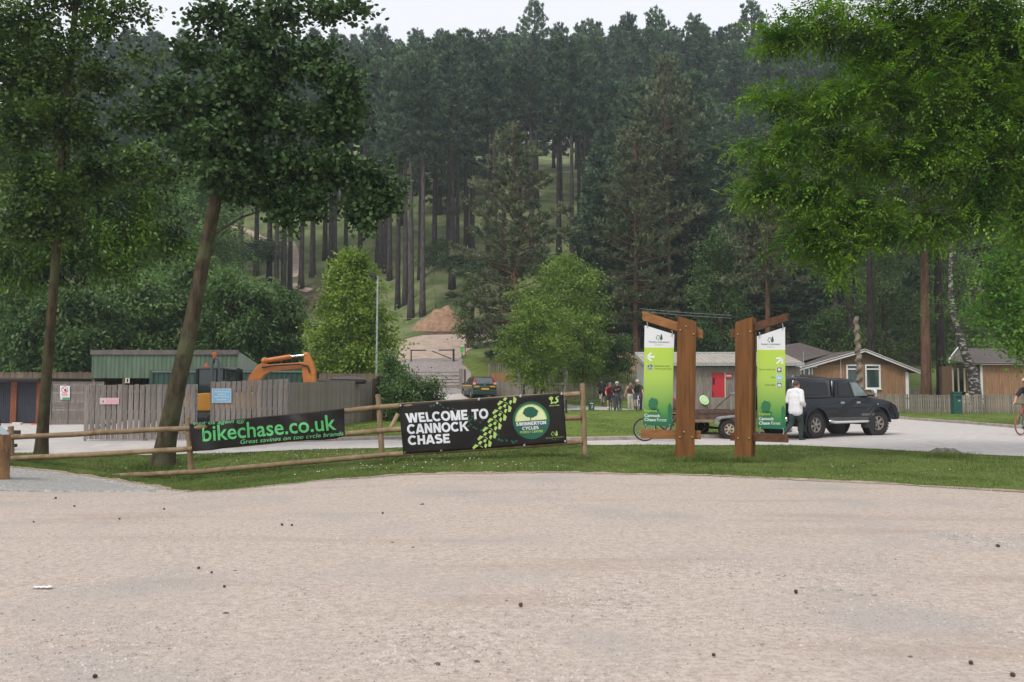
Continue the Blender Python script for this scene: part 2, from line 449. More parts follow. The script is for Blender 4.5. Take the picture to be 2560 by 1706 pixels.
M['pine'] = leafmat('pine_needle_mat', (.026, .058, .034), (.130, .205, .105), scale=.55, trans=.12, rough=.7, rand=.28)
M['pinewarm'] = leafmat('pine_needle_warm_mat', (.046, .068, .033), (.175, .205, .105), scale=.7, trans=.12, rough=.7, rand=.15)
M['alder'] = leafmat('alder_leaf_mat', (.014, .040, .010), (.082, .150, .045), scale=2.4, trans=.15, rough=.45, rand=0, spec=.28)
M['darkleaf'] = leafmat('dark_leaf_mat', (.010, .030, .006), (.080, .145, .018), scale=1.8, trans=.18, rough=.5, rand=0, spec=.25)
M['chestnut'] = leafmat('chestnut_leaf_mat', (.010, .036, .005), (.115, .235, .018), scale=.9, trans=.3, rough=.42, rand=0, spec=.4)
M['ash'] = leafmat('ash_leaf_mat', (.028, .092, .007), (.185, .330, .032), scale=1.7, trans=.33, rough=.5, rand=0)
M['lime'] = leafmat('lime_leaf_mat', (.12, .20, .020), (.25, .345, .055), scale=.8, trans=.35, rough=.55, rand=0)
M['hornbeam'] = leafmat('midgreen_leaf_mat', (.042, .10, .024), (.14, .235, .065), scale=.7, trans=.3, rough=.55, rand=.12)
M['young'] = leafmat('young_leaf_mat', (.10, .18, .022), (.21, .31, .055), scale=1.0, trans=.38, rough=.5, rand=0)
M['birchleaf'] = leafmat('birch_leaf_mat', (.07, .12, .035), (.16, .225, .08), scale=.8, trans=.35, rough=.6, rand=.12)
M['oak'] = leafmat('oak_leaf_mat', (.06, .16, .012), (.15, .29, .03), scale=.9, trans=.4, rough=.5, rand=0)
M['bush'] = leafmat('bush_leaf_mat', (.028, .072, .015), (.115, .205, .045), scale=1.2, trans=.25, rough=.42, rand=.12, spec=.5)
M['undergrowth'] = leafmat('undergrowth_mat', (.022, .055, .018), (.060, .105, .038), scale=.8, trans=.25, rough=.6, rand=.2)
M['grassblade'] = leafmat('grass_blade_mat', (.085, .130, .026), (.165, .215, .058), scale=1.3, trans=.3, rough=.6, rand=0)
M['lawnblade'] = leafmat('lawn_blade_mat', (.105, .165, .030), (.165, .225, .052), scale=.5, trans=.3, rough=.6, rand=0)
M['daisy'] = pm('daisy_mat', (.78, .78, .74), rough=.6)
M['skin'] = pm('skin_mat', (.52, .29, .20), (.56, .32, .23), scale=8, rough=.55)
M['skinred'] = pm('skin_ruddy_mat', (.50, .25, .17), (.55, .29, .20), scale=8, rough=.55)
M['hairbrown'] = pm('brown_hair_mat', (.045, .026, .018), (.075, .045, .03), scale=30, rough=.6)
M['hairblond'] = pm('fair_hair_mat', (.42, .29, .15), (.50, .36, .20), scale=30, rough=.6)
M['shirtwhite'] = pm('white_shirt_mat', (.72, .71, .74), (.80, .79, .81), scale=4, rough=.85, bump=.5, bscale=9, bdist=.03)
M['trousergreen'] = pm('dark_green_trouser_mat', (.018, .034, .03), (.03, .05, .043), scale=5, rough=.9, bump=.4, bscale=10, bdist=.03)
M['clothblack'] = pm('black_cloth_mat', (.013, .014, .018), (.022, .023, .03), scale=6, rough=.85)
M['clothnavy'] = pm('navy_cloth_mat', (.010, .012, .028), (.018, .02, .042), scale=6, rough=.8)
M['clothgrey'] = pm('grey_cloth_mat', (.06, .062, .075), (.085, .088, .10), scale=6, rough=.9)
M['clothred'] = pm('red_cloth_mat', (.33, .018, .03), (.40, .025, .04), scale=6, rough=.85)
M['clothkhaki'] = pm('khaki_cloth_mat', (.045, .05, .03), (.065, .068, .042), scale=6, rough=.9)
M['clothcream'] = pm('cream_cloth_mat', (.48, .45, .38), (.56, .53, .45), scale=6, rough=.9)
M['clothbrown'] = pm('brown_top_mat', (.075, .032, .03), (.10, .045, .04), scale=6, rough=.9)
M['clothorange'] = pm('orange_print_mat', (.45, .13, .06), rough=.8)
M['helmetwhite'] = pm('white_helmet_mat', (.70, .72, .76), rough=.3)
M['helmetred'] = pm('red_helmet_mat', (.50, .02, .03), rough=.3)
M['helmetgrey'] = pm('grey_helmet_mat', (.14, .145, .16), rough=.4)
M['bikered'] = pm('bike_red_mat', (.48, .05, .035), rough=.35, coat=.4)
M['bikeblack'] = pm('bike_black_mat', (.018, .018, .02), rough=.4)
M['bikewhite'] = pm('bike_white_mat', (.65, .66, .68), rough=.35)
M['tyreorange'] = pm('orange_tyre_mat', (.26, .075, .04), (.30, .09, .05), scale=10, rough=.8)
M['trailerbrown'] = pm('trailer_frame_mat', (.075, .045, .033), (.14, .085, .06), scale=6, rough=.85)
M['trailerboard'] = pm('trailer_board_mat', (.20, .135, .085), (.30, .215, .14), scale=5, rough=.9, stretch=(.6, 5, 5))
M['rimbeige'] = pm('beige_rim_mat', (.45, .37, .26), (.55, .46, .34), scale=9, rough=.6)
M['paper'] = pm('paper_mat', (.80, .80, .82), rough=.8)
M['cone'] = pm('pine_cone_mat', (.055, .032, .022), (.11, .065, .045), scale=30, rough=.9)
M['litterred'] = pm('red_plastic_mat', (.55, .07, .06), rough=.5)
M['paleplank'] = pm('pale_plank_mat', (.62, .56, .48), rough=.8)

# gradient lime print of the hanging panels (printed artwork, fixed to the panel)
def panel_print():
    m = bpy.data.materials.new('panel_lime_mat'); m.use_nodes = True
    N = m.node_tree.nodes; L = m.node_tree.links; b = N['Principled BSDF']
    b.inputs['Roughness'].default_value = .45
    tc = N.new('ShaderNodeTexCoord'); sp = N.new('ShaderNodeSeparateXYZ'); L.new(tc.outputs['Generated'], sp.inputs[0])
    cr = N.new('ShaderNodeValToRGB'); e = cr.color_ramp.elements
    e[0].position = 0.0; e[0].color = (.004, .12, .055, 1)
    e[1].position = 1.0; e[1].color = (.43, .60, .06, 1)
    for p, c in ((.07, (.008, .15, .06, 1)), (.16, (.06, .24, .05, 1)), (.40, (.25, .42, .075, 1)), (.62, (.39, .56, .085, 1))):
        q = e.new(p); q.color = c
    L.new(sp.outputs['Z'], cr.inputs[0]); L.new(cr.outputs[0], b.inputs['Base Color'])
    return m
M['panellime'] = panel_print()

# land: short grass near, pale mown lawn, forest floor and rough hillside further off
def land_mat():
    m = bpy.data.materials.new('land_mat'); m.use_nodes = True
    N = m.node_tree.nodes; L = m.node_tree.links; b = N['Principled BSDF']
    b.inputs['Roughness'].default_value = 1.0; b.inputs['Specular IOR Level'].default_value = .1
    g = N.new('ShaderNodeNewGeometry'); P = g.outputs['Position']
    sp = N.new('ShaderNodeSeparateXYZ'); L.new(P, sp.inputs[0])
    def nz(s, d=5):
        n = N.new('ShaderNodeTexNoise'); n.inputs['Scale'].default_value = s; n.inputs['Detail'].default_value = d; L.new(P, n.inputs['Vector']); return n.outputs[0]
    def ramp(v, p0, c0, p1, c1):
        r = N.new('ShaderNodeValToRGB'); r.color_ramp.elements[0].position = p0; r.color_ramp.elements[0].color = (*c0, 1)
        r.color_ramp.elements[1].position = p1; r.color_ramp.elements[1].color = (*c1, 1); L.new(v, r.inputs[0]); return r.outputs[0]
    def mix(f, a, c):
        x = N.new('ShaderNodeMixRGB'); L.new(f, x.inputs[0]); L.new(a, x.inputs[1]); L.new(c, x.inputs[2]); return x.outputs[0]
    def span(v, a, c):
        r = N.new('ShaderNodeMapRange'); r.interpolation_type = 'SMOOTHSTEP'; r.inputs[1].default_value = a; r.inputs[2].default_value = c; L.new(v, r.inputs[0]); return r.outputs[0]
    near = ramp(nz(6, 8), .35, (.075, .115, .024), .68, (.150, .185, .050))
    dry = ramp(nz(1.1, 6), .54, (0, 0, 0), .72, (1, 1, 1))
    tan = ramp(nz(12, 6), .4, (.17, .15, .06), .6, (.24, .19, .10))
    fd = N.new('ShaderNodeMath'); fd.operation = 'MULTIPLY'; fd.inputs[1].default_value = .65; L.new(dry, fd.inputs[0])
    near = mix(fd.outputs[0], near, tan)
    lawn = ramp(nz(1.6, 8), .35, (.105, .150, .030), .68, (.165, .215, .050))
    c = mix(span(sp.outputs['Y'], 23, 25), near, lawn)
    hill = ramp(nz(.32, 9), .38, (.085, .120, .045), .62, (.185, .205, .095))
    earth = ramp(nz(1.3, 8), .4, (.060, .042, .034), .65, (.125, .085, .068))
    fe = ramp(nz(.055, 4), .46, (0, 0, 0), .58, (1, 1, 1))
    low = span(sp.outputs['Y'], 122, 104)
    mm = N.new('ShaderNodeMath'); mm.operation = 'MULTIPLY'; L.new(fe, mm.inputs[0]); L.new(low, mm.inputs[1])
    hill = mix(mm.outputs[0], hill, earth)
    c = mix(span(sp.outputs['Y'], 62, 92), c, hill)
    L.new(c, b.inputs['Base Color'])
    bp = N.new('ShaderNodeBump'); bp.inputs['Strength'].default_value = .6; bp.inputs['Distance'].default_value = .04
    L.new(nz(14, 6), bp.inputs['Height']); L.new(bp.outputs[0], b.inputs['Normal'])
    return m
M['land'] = land_mat()
# ------------------------------------------------------------------ the land and its sheets
def grid_mesh(name, xs, ys, zf):
    XX, YY = np.meshgrid(xs, ys)
    ZZ = zf(XX, YY)
    V = np.stack([XX.ravel(), YY.ravel(), ZZ.ravel()], 1)
    nx, ny = len(xs), len(ys)
    i, j = np.meshgrid(np.arange(nx - 1), np.arange(ny - 1))
    a = (j * nx + i).ravel()
    return np_mesh(name, V, np.stack([a, a + 1, a + 1 + nx, a + nx], 1))
def strip_mesh(name, xs, y0, y1, rows, off):
    XX = np.tile(xs, (rows + 1, 1))
    t = np.linspace(0, 1, rows + 1)[:, None]
    YY = y0[None, :] * (1 - t) + y1[None, :] * t
    ZZ = zt(XX, YY) + (off(XX, YY, t) if callable(off) else off)
    V = np.stack([XX.ravel(), YY.ravel(), ZZ.ravel()], 1)
    nx = len(xs)
    i, j = np.meshgrid(np.arange(nx - 1), np.arange(rows))
    a = (j * nx + i).ravel()
    return np_mesh(name, V, np.stack([a, a + 1, a + 1 + nx, a + nx], 1))
def ribbon_mesh(name, pts, widths, off=0.02, n=60, m=6, wob=0.25, seed=0):
    pts = np.array([p[:2] for p in pts], float)
    t = np.linspace(0, len(pts) - 1, n)
    k = np.arange(len(pts))
    cx = np.interp(t, k, pts[:, 0]); cy = np.interp(t, k, pts[:, 1]); w = np.interp(t, k, widths)
    for _ in range(6):
        cx[1:-1] = (cx[:-2] + cx[1:-1] * 2 + cx[2:]) / 4; cy[1:-1] = (cy[:-2] + cy[1:-1] * 2 + cy[2:]) / 4
    dx = np.gradient(cx); dy = np.gradient(cy); l = np.hypot(dx, dy) + 1e-9
    nxn, nyn = -dy / l, dx / l
    rg = np.random.default_rng(seed)
    q1, q2 = rg.normal(size=n), rg.normal(size=n)
    for _ in range(3):
        q1 = np.convolve(np.pad(q1, 1, 'edge'), [.25, .5, .25], 'valid'); q2 = np.convolve(np.pad(q2, 1, 'edge'), [.25, .5, .25], 'valid')
    wl = w * (0.5 + wob * .16 * q1); wr = w * (0.5 + wob * .16 * q2)
    s = np.linspace(-1, 1, m + 1)
    off_ = np.where(s[None, :] < 0, wl[:, None] * s[None, :], wr[:, None] * s[None, :])
    XX = cx[:, None] + nxn[:, None] * off_; YY = cy[:, None] + nyn[:, None] * off_
    V = np.stack([XX.ravel(), YY.ravel(), (zt(XX, YY) + off).ravel()], 1)
    i, j = np.meshgrid(np.arange(m), np.arange(n - 1))
    a = (j * (m + 1) + i).ravel()
    return np_mesh(name, V, np.stack([a, a + 1, a + m + 2, a + m + 1], 1))
def struct(name, me, mat, smooth=True):
    o = link(name, me, mat, smooth=smooth); o['kind'] = 'structure'
    return o

gx = np.concatenate([np.linspace(-420, -60, 46)[:-1], np.linspace(-60, -26, 35)[:-1], np.linspace(-26, 26, 131)[:-1], np.linspace(26, 60, 35)[:-1], np.linspace(60, 420, 46)])
gy = np.concatenate([np.linspace(-60, 4, 17)[:-1], np.linspace(4, 46, 106)[:-1], np.linspace(46, 130, 71)[:-1], np.linspace(130, 900, 60)])
struct('ground', grid_mesh('ground', gx, gy, zt), M['land'])

def wav(x, a, f, ph=0):
    return a * (np.sin(x * f + ph) + .6 * np.sin(x * f * 2.3 + ph * 2) + .4 * np.sin(x * f * 5.1 + ph * 3))
# gravel yard in the foreground: its far edge against the grass
_ge = [hit(px, py) for px, py in ((60, 1172), (150, 1180), (300, 1200), (400, 1217), (475, 1230), (560, 1229), (700, 1213), (900, 1195), (1100, 1185), (1400, 1182), (1600, 1186), (1900, 1195), (2200, 1210), (2560, 1231))]
gex = np.array([-60, -20] + [p.x for p in _ge] + [20, 60]); gey = np.array([17.5, 16.6] + [p.y for p in _ge] + [11.0, 8.0])
_o = np.argsort(gex); gex, gey = gex[_o], gey[_o]
def gravel_edge(x):
    return np.interp(x, gex, gey) + wav(x, .035, 2.3) + wav(x, .02, 11, 1)
gxs = np.concatenate([np.linspace(-60, -16, 60)[:-1], np.linspace(-16, 16, 640)[:-1], np.linspace(16, 60, 60)])
struct('gravel_yard', strip_mesh('gravel_yard', gxs, np.full(len(gxs), -40.0), gravel_edge(gxs), 70, lambda x, y, t: .012 + .004 * np.sin(x * 3.1) * np.sin(y * 2.7)), M['gravel'])
# worn earth where wheels meet the turf
ws = np.linspace(-15, 15.5, 900); wrg = np.random.default_rng(77)
wn_ = np.convolve(wrg.normal(size=906), np.ones(7) / 7, 'valid') * .16 + wav(ws, .035, .9, 2)
struct('worn_edge', strip_mesh('worn_edge', ws, gravel_edge(ws) - .13 - np.abs(wn_) * .9, gravel_edge(ws) + .06 + wn_ * .9, 3, .019), pm('worn_earth_mat', (.27, .20, .145), (.43, .345, .285), scale=5, detail=8, rough=1, bump=.4, bscale=40, world=True, spec=.1))
# grey chippings tipped at the left of the yard
cx = np.linspace(-16, -6.2, 120)
cy1 = gravel_edge(cx) - .32 - .5 * sm(-9.0, -6.2, cx); cy0 = np.interp(cx, [-16, -11, -9.4, -7.6, -6.2], [12.4, 13.0, 13.7, 14.9, 15.6]) + wav(cx, .08, 3)
cy0 = np.minimum(cy0, cy1 - .02)
struct('grey_chippings', strip_mesh('grey_chippings', cx, cy0, cy1, 14, lambda x, y, t: .017 + .03 * np.sin(np.pi * np.clip(t, 0, 1))), M['slategravel'])

# pale road behind the grass strip, opening into the side road and the compound
_ne = [hit(px, py, 17.0) for px, py in ((40, 1150), (130, 1139), (300, 1139), (475, 1136), (700, 1128), (960, 1121), (1280, 1114), (1600, 1113), (1960, 1114), (2200, 1124), (2560, 1142))]
nex = np.array([-60, -16] + [p.x for p in _ne] + [30, 60]); ney = np.array([22.0, 21.5] + [p.y for p in _ne] + [16.5, 14.0])
_o = np.argsort(nex); nex, ney = nex[_o], ney[_o]
def road_near(x):
    return np.interp(x, nex, ney) + wav(x, .04, 1.9) + wav(x, .015, 13, 2)
fbx = [-60, -7.4, -6.9, -3, 0, 4, 7, 9.5, 10.3, 10.9, 12, 18.8, 19.0, 21, 60]
fby = [40, 38, 25.2, 24.1, 23.9, 24.1, 25.6, 28.2, 30.5, 39.5, 40.8, 40.5, 30.2, 28.5, 27]
def road_far(x):
    return np.interp(x, fbx, fby)
rxs = np.concatenate([np.linspace(-60, -16, 40)[:-1], np.linspace(-16, 24, 500)[:-1], np.linspace(24, 60, 30)])
struct('road', strip_mesh('road', rxs, road_near(rxs), road_far(rxs), 24, .010), M['road'])
# central mown lawn, level with the kerb top
lxs = np.linspace(-8.2, 10.7, 240)
struct('lawn', strip_mesh('lawn', lxs, road_far(lxs) + .12, np.full(240, 47.0), 40, lambda x, y, t: .095 * (1 - sm(.75, 1, t))), M['land'])
rl = np.linspace(10.9, 40, 160)
struct('verge', strip_mesh('verge', rl, road_far(rl) + .12, np.full(160, 49.0), 14, lambda x, y, t: .095 * (1 - sm(.6, 1, t))), M['land'])
def kerb(pts, name='kerb', h=.12, w=.16):
    vs = []; fs = []
    P = [np.array(p, float) for p in pts]
    dense = []
    for a, b in zip(P[:-1], P[1:]):
        n = max(2, int(np.linalg.norm(b - a) / .45))
        dense += [a + (b - a) * k / n for k in range(n)]
    dense.append(P[-1])
    n = len(dense)
    for i, p in enumerate(dense):
        d = dense[min(i + 1, n - 1)] - dense[max(i - 1, 0)]; d /= np.linalg.norm(d) + 1e-9
        nn = np.array((-d[1], d[0]))
        j = R.uniform(-.012, .012)
        for s, z in ((-.5, -.06), (-.5, h - .02 + j), (-.4, h + j), (.4, h + j), (.5, h - .02 + j), (.5, -.06)):
            q = p + nn * s * w
            vs.append((q[0], q[1], Z(*q) + z))
    for i in range(n - 1):
        for k in range(5):
            a = i * 6 + k; fs.append((a, a + 1, a + 7, a + 6))
    me = bpy.data.meshes.new(name); me.from_pydata(vs, [], fs); me.update()
    return struct(name, me, M['kerb'], smooth=False)
kerb([(x, float(road_far(x)) + .06) for x in (-7.25, -7.1, -6.9, -5, -3, 0, 4, 7, 9.5, 10.3, 10.6, 10.9, 12)])
kerb([(18.85, 40.4), (18.95, 34), (19.1, 30.2), (21, 28.5), (30, 28)])

# paths
struct('path', ribbon_mesh('path', [(16, 42.5), (11, 45.5), (6.5, 49.5), (2, 52), (-1.5, 57), (-4, 61)], [3, 4.5, 5.5, 5.5, 6.5, 6.5], .03, 70), M['road'])
struct('forest_road', ribbon_mesh('forest_road', [(-3.8, 60.5), (-5.8, 64), (-7.2, 70), (-7.6, 74)], [6.3, 6, 6.2, 6], .045, 40, 8), M['tarmac'])
struct('gravel_clearing', ribbon_mesh('gravel_clearing', [(-7.6, 73.2), (-8.0, 78), (-8.8, 83), (-9.5, 88.5)], [5.6, 8.5, 13, 15], .06, 44, 16), M['track'])
for k, pts in enumerate((((560, 562), (590, 568), (625, 582), (665, 602)), ((727, 606), (737, 640), (743, 668), (732, 694)), ((728, 712), (750, 722), (775, 728)))):
    q = [hit(px, py, 60) for px, py in pts]
    struct('trail', ribbon_mesh('trail', q, [1.3] * len(q), .06, 40, 3, seed=k), M['track'])
# heap of soil in the clearing
def heap(name, label, c, rx, ry, h, seed, mat, cat='soil heap'):
    n, m = 36, 12
    vs = []; fs = []
    for i in range(m + 1):
        r = i / m
        for k in range(n):
            a = 2 * math.pi * k / n
            x, y = math.cos(a) * r * rx, math.sin(a) * r * ry
            nn = noise.noise(Vector((x * .8 + seed, y * .8, 0))) * .35 + noise.noise(Vector((x * 2.3, y * 2.3 + seed, 3))) * .16
            z = h * (1 - r) ** .85 * (1 + nn) + (nn * .25 if 0 < r < 1 else 0)
            vs.append((x, y, Z(c[0] + x, c[1] + y) - c[2] + (z if i < m else -.3)))
    for i in range(m):
        for k in range(n):
            fs.append((i * n + k, i * n + (k + 1) % n, (i + 1) * n + (k + 1) % n, (i + 1) * n + k))
    me = bpy.data.meshes.new(name); me.from_pydata(vs, [], fs); me.update()
    o = link(name, me, mat, smooth=True); o.location = c
    return tag(o, label, cat)
g = hit(1098, 826, 70); heap('soil_heap', 'bare brown soil heap at the back of the gravel clearing', g + Vector((.3, 1.8, 0)), 3.6, 2.4, 2.05, 3, M['soil'])
g = on(1570, 72); heap('soil_heap', 'bare reddish soil heap behind the grey timber hut under pines', Vector((g.x, 72, g.z)), 2.6, 2.0, 1.5, 9, M['soil'])

# ------------------------------------------------------------------ grass blades, daisies, loose stones
def blades(name, label, n, xr, yfun, hmin, hmax, w, mat, off=0.0, mask=None, seed=1):
    rg = np.random.default_rng(seed)
    x = rg.uniform(xr[0], xr[1], n)
    a, b = yfun(x)
    y = a + (b - a) * rg.uniform(0, 1, n)
    if mask is not None:
        k = mask(x, y, rg); x, y = x[k], y[k]; n = len(x)
    z = zt(x, y) + off - .004
    h = rg.uniform(hmin, hmax, n) * (0.7 + .6 * (np.sin(x * 2.1 + np.sin(y * 1.7)) * .5 + .5))
    an = rg.uniform(0, 2 * np.pi, n); ln = rg.uniform(.1, .7, n) * h; la = rg.uniform(0, 2 * np.pi, n)
    dx, dy = np.cos(an) * w / 2, np.sin(an) * w / 2
    V = np.empty((n, 3, 3))
    V[:, 0] = np.stack([x - dx, y - dy, z], 1); V[:, 1] = np.stack([x + dx, y + dy, z], 1)
    V[:, 2] = np.stack([x + np.cos(la) * ln, y + np.sin(la) * ln, z + h], 1)
    o = link(name, np_mesh(name, V.reshape(-1, 3), np.arange(n * 3).reshape(n, 3)), mat)
    o['kind'] = 'stuff'
    return tag(o, label, 'grass')
def m_strip(x, y, rg):
    s = np.sin(x * .9 + 2.0) * np.sin(y * 1.3 + x * .4) + .5 * np.sin(x * 2.7 + y * 3.3)
    return rg.uniform(size=len(x)) < np.clip(.78 - .35 * np.clip(s, 0, 1) * sm(1, 7, x), .15, 1)
blades('grass', 'short green grass on the strip between the gravel yard and the road', 190000, (-13, 15.5), lambda x: (gravel_edge(x) + .02 + .06 - .50 * NP.uniform(size=len(x)) ** 4, road_near(x) - .02), .022, .055, .016, M['grassblade'], 0, m_strip)
blades('grass', 'pale mown lawn behind the kerb in the middle', 90000, (-8.0, 10.5), lambda x: (road_far(x) + .16, np.full(len(x), 46.0)), .015, .04, .028, M['lawnblade'], .09, None, 2)
blades('grass', 'mown verge in front of the picket fence by the chalets', 40000, (11, 32), lambda x: (road_far(x) + .16, np.full(len(x), 49.0)), .02, .05, .03, M['lawnblade'], .09, None, 3)
def tuft(c, n, r, h, seed):
    rg = np.random.default_rng(seed)
    x = c[0] + rg.normal(size=n) * r[0]; y = c[1] + rg.normal(size=n) * r[1]
    return x, y
_tx = []; _ty = []
for pxx, Yt, n, rr in ((1715, 17.35, 900, (.26, .10)), (1862, 17.2, 1000, (.28, .10)), (1770, 17.4, 300, (.2, .1)), (100, 19.2, 500, (.2, .12)), (395, 19.3, 700, (.28, .15)), (475, 18.1, 300, (.12, .1)), (955, 18.1, 300, (.12, .1)), (1458, 18.1, 300, (.15, .1)), (2360, 18.6, 900, (.32, .16))):
    a, b = tuft((X(pxx, Yt), Yt), n, rr, .1, int(pxx)); _tx.append(a); _ty.append(b)
_tx = np.concatenate(_tx); _ty = np.concatenate(_ty); n = len(_tx)
rg = np.random.default_rng(5)
h = rg.uniform(.06, .15, n); an = rg.uniform(0, 2 * np.pi, n); la = rg.uniform(0, 2 * np.pi, n); ln = h * rg.uniform(.1, .7, n)
V = np.empty((n, 3, 3)); zz = zt(_tx, _ty)
V[:, 0] = np.stack([_tx - np.cos(an) * .008, _ty - np.sin(an) * .008, zz], 1); V[:, 1] = np.stack([_tx + np.cos(an) * .008, _ty + np.sin(an) * .008, zz], 1)
V[:, 2] = np.stack([_tx + np.cos(la) * ln, _ty + np.sin(la) * ln, zz + h], 1)
o = link('grass_tufts', np_mesh('grass_tufts', V.reshape(-1, 3), np.arange(n * 3).reshape(n, 3)), M['grassblade']); o['kind'] = 'stuff'
tag(o, 'longer uncut grass round the feet of posts and trunks', 'grass')
# daisies
rg = np.random.default_rng(8)
pts = []
for (pxx, Yd, n, sx, sy) in ((1080, 17.4, 60, .9, .5), (1130, 16.9, 40, .8, .4), (700, 20.5, 60, 1.6, 1.0), (1000, 20.5, 60, 1.6, 1.0), (1350, 16.2, 18, .8, .4), (830, 16.9, 20, .5, .3), (560, 20.8, 30, 1.4, .8), (2000, 15.0, 16, 2.2, .6), (1480, 30, 40, 2.5, 4), (1000, 27, 30, 1.4, 2), (2300, 15.5, 12, 2, .8)):
    for _ in range(int(n * .4)):
        pts.append((X(pxx, Yd) + rg.normal() * sx, Yd + rg.normal() * sy))
pts = [p for p in pts if (float(gravel_edge(p[0])) + .1 < p[1] < float(road_near(p[0])) - .1) or (-6.5 < p[0] < 10 and p[1] > float(road_far(p[0])) + .3)]
V = []; Fq = []
for x, y in pts:
    r_ = rg.uniform(.007, .014); z = Z(x, y) + (.05 if y < 23 else .13); b = len(V)
    for k in range(6): V.append((x + r_ * math.cos(k * 1.047), y + r_ * math.sin(k * 1.047), z + (r_ * .6 if k in (1, 2) else 0)))
    Fq.append([b + k for k in range(6)])
o = link('daisies', np_mesh('daisies', V, Fq), M['daisy']); o['kind'] = 'stuff'; tag(o, 'white daisies dotted over the grass', 'flowers')
# loose stones on the yard
def stones(name, label, n, sampler, smin, smax, mat, seed, pw=3.0):
    rg = np.random.default_rng(seed)
    x, y = sampler(rg, n); n = len(x)
    s = smin + (smax - smin) * rg.uniform(size=n) ** pw
    base = np.array([(1, 0, 0), (0, 1, 0), (-1, 0, 0), (0, -1, 0), (.1, .1, .75)], float)
    fc = np.array([(0, 1, 4), (1, 2, 4), (2, 3, 4), (3, 0, 4)])
    J = base[None] * rg.uniform(.55, 1.25, (n, 5, 3))
    an = rg.uniform(0, 2 * np.pi, n); ca, sa = np.cos(an), np.sin(an)
    Xr = J[:, :, 0] * ca[:, None] - J[:, :, 1] * sa[:, None]; Yr = J[:, :, 0] * sa[:, None] + J[:, :, 1] * ca[:, None]
    V = np.stack([x[:, None] + Xr * s[:, None], y[:, None] + Yr * s[:, None], (zt(x, y) + .010)[:, None] + J[:, :, 2] * s[:, None]], 2)
    fa = (np.arange(n)[:, None, None] * 5 + fc[None]).reshape(-1, 3)
    o = link(name, np_mesh(name, V.reshape(-1, 3), fa), mat); o['kind'] = 'stuff'
    return tag(o, label, 'gravel')
def smp_yard(rg, n):
    y = 4.0 * (15.5 / 4.0) ** rg.uniform(size=n)
    x = rg.uniform(-.66, .66, n) * y * 1.05
    k = y < gravel_edge(x) - .05
    f = np.sin(x * 1.1 + y * .6) + np.sin(x * .45 - y * 1.3 + 2) + .7 * np.sin(x * 2.3 + y * 2.9)
    k &= rg.uniform(size=n) < np.clip(.45 + .30 * f, .16, 1)
    return x[k], y[k]
stones('loose_gravel', 'loose pale grit and small stones strewn over the yard', 130000, smp_yard, .0035, .014, M['stone'], 21, 3.2)
def smp_band(rg, n):          # coarser drift of stones left by wheels
    t = rg.uniform(size=n)
    seg = rg.integers(0, 4, n)
    A = np.array([(-5.5, 13.4), (-.2, 4.9), (1.2, 6.6), (4.6, 8.4)]); B = np.array([(1.8, 13.0), (1.6, 6.8), (2.9, 7.4), (7.2, 9.3)])
    x = A[seg, 0] + (B[seg, 0] - A[seg, 0]) * t + rg.normal(size=n) * .35
    y = A[seg, 1] + (B[seg, 1] - A[seg, 1]) * t + rg.normal(size=n) * np.where(seg == 0, .9, .28)
    k = y < gravel_edge(x) - .05
    return x[k], y[k]
stones('loose_gravel', 'drifts of coarser grey stones in bands across the yard', 15000, smp_band, .005, .015, M['stone'], 22, 2.4)
def smp_chip(rg, n):
    x = rg.uniform(-14, -6.6, n)
    a = np.interp(x, [-16, -11, -9.4, -7.6, -6.2], [12.2, 12.9, 13.6, 14.8, 15.5]); b = gravel_edge(x) - .3
    return x, a + (b - a) * rg.uniform(size=n)
stones('loose_chippings', 'blue grey stone chippings beside the stump post', 16000, smp_chip, .014, .042, pm('chip_mat', (.20, .195, .185), (.46, .45, .43), scale=7, rough=.9, world=True), 23, 1.5)
# countable bits on the yard: pine cones, bigger stones, litter
def cone_mesh():
    b = MB()
    for k in range(7):
        z = k / 6; r_ = .02 + .016 * math.sin(z * 2.6 + .4)
        for j in range(6):
            a = j * 1.047 + k * .5
            b.add([(math.cos(a - .4) * r_ * .5, math.sin(a - .4) * r_ * .5, z * .05), (math.cos(a + .4) * r_ * .5, math.sin(a + .4) * r_ * .5, z * .05), (math.cos(a) * r_ * 1.25, math.sin(a) * r_ * 1.25, z * .05 + .012)], [(0, 1, 2)])
    b.lathe([(.006, -.002), (.02, .008), (.022, .03), (.01, .052), (.002, .058)], 8)
    return b.mesh('pine_cone')
cm = cone_mesh()
for px, py, s in ((140, 1250, 1.3), (186, 1270, 1.0), (408, 1278, 1.0), (296, 1303, 1.0), (708, 1318, 1.25), (728, 1318, 1.0), (956, 1288, .9), (526, 1440, .9), (86, 1310, .8), (1988, 1488, 1.1), (2498, 1372, 1.5), (560, 1476, .8), (1302, 1524, 1.1), (500, 1426, 1.0), (232, 1702, 1.0), (1780, 1648, .9), (2536, 1700, 1.0), (2424, 1668, .9)):
    p = hit(px, min(py, 1704)); o = link('pine_cone', cm, M['cone'])
    o.location = p + Vector((0, 0, .025)); o.scale = (s * .42, s * .42, s * .42); o.rotation_euler = (R.uniform(1.2, 1.8), 0, R.uniform(0, 6))
    tag(o, 'small dark pine cone lying loose on the pale gravel', 'pine cone', 'pine cones scattered on the gravel yard')
def rock_mesh(seed):
    bm = bmesh.new(); bmesh.ops.create_icosphere(bm, subdivisions=2, radius=1)
    for v in bm.verts: v.co *= 1 + .35 * noise.noise(v.co * 1.3 + Vector((seed * 7.1, 0, 0)))
    for v in bm.verts: v.co.z *= .62
    me = bpy.data.meshes.new('stone'); bm.to_mesh(me); bm.free(); return me
rms = [rock_mesh(k) for k in range(3)]
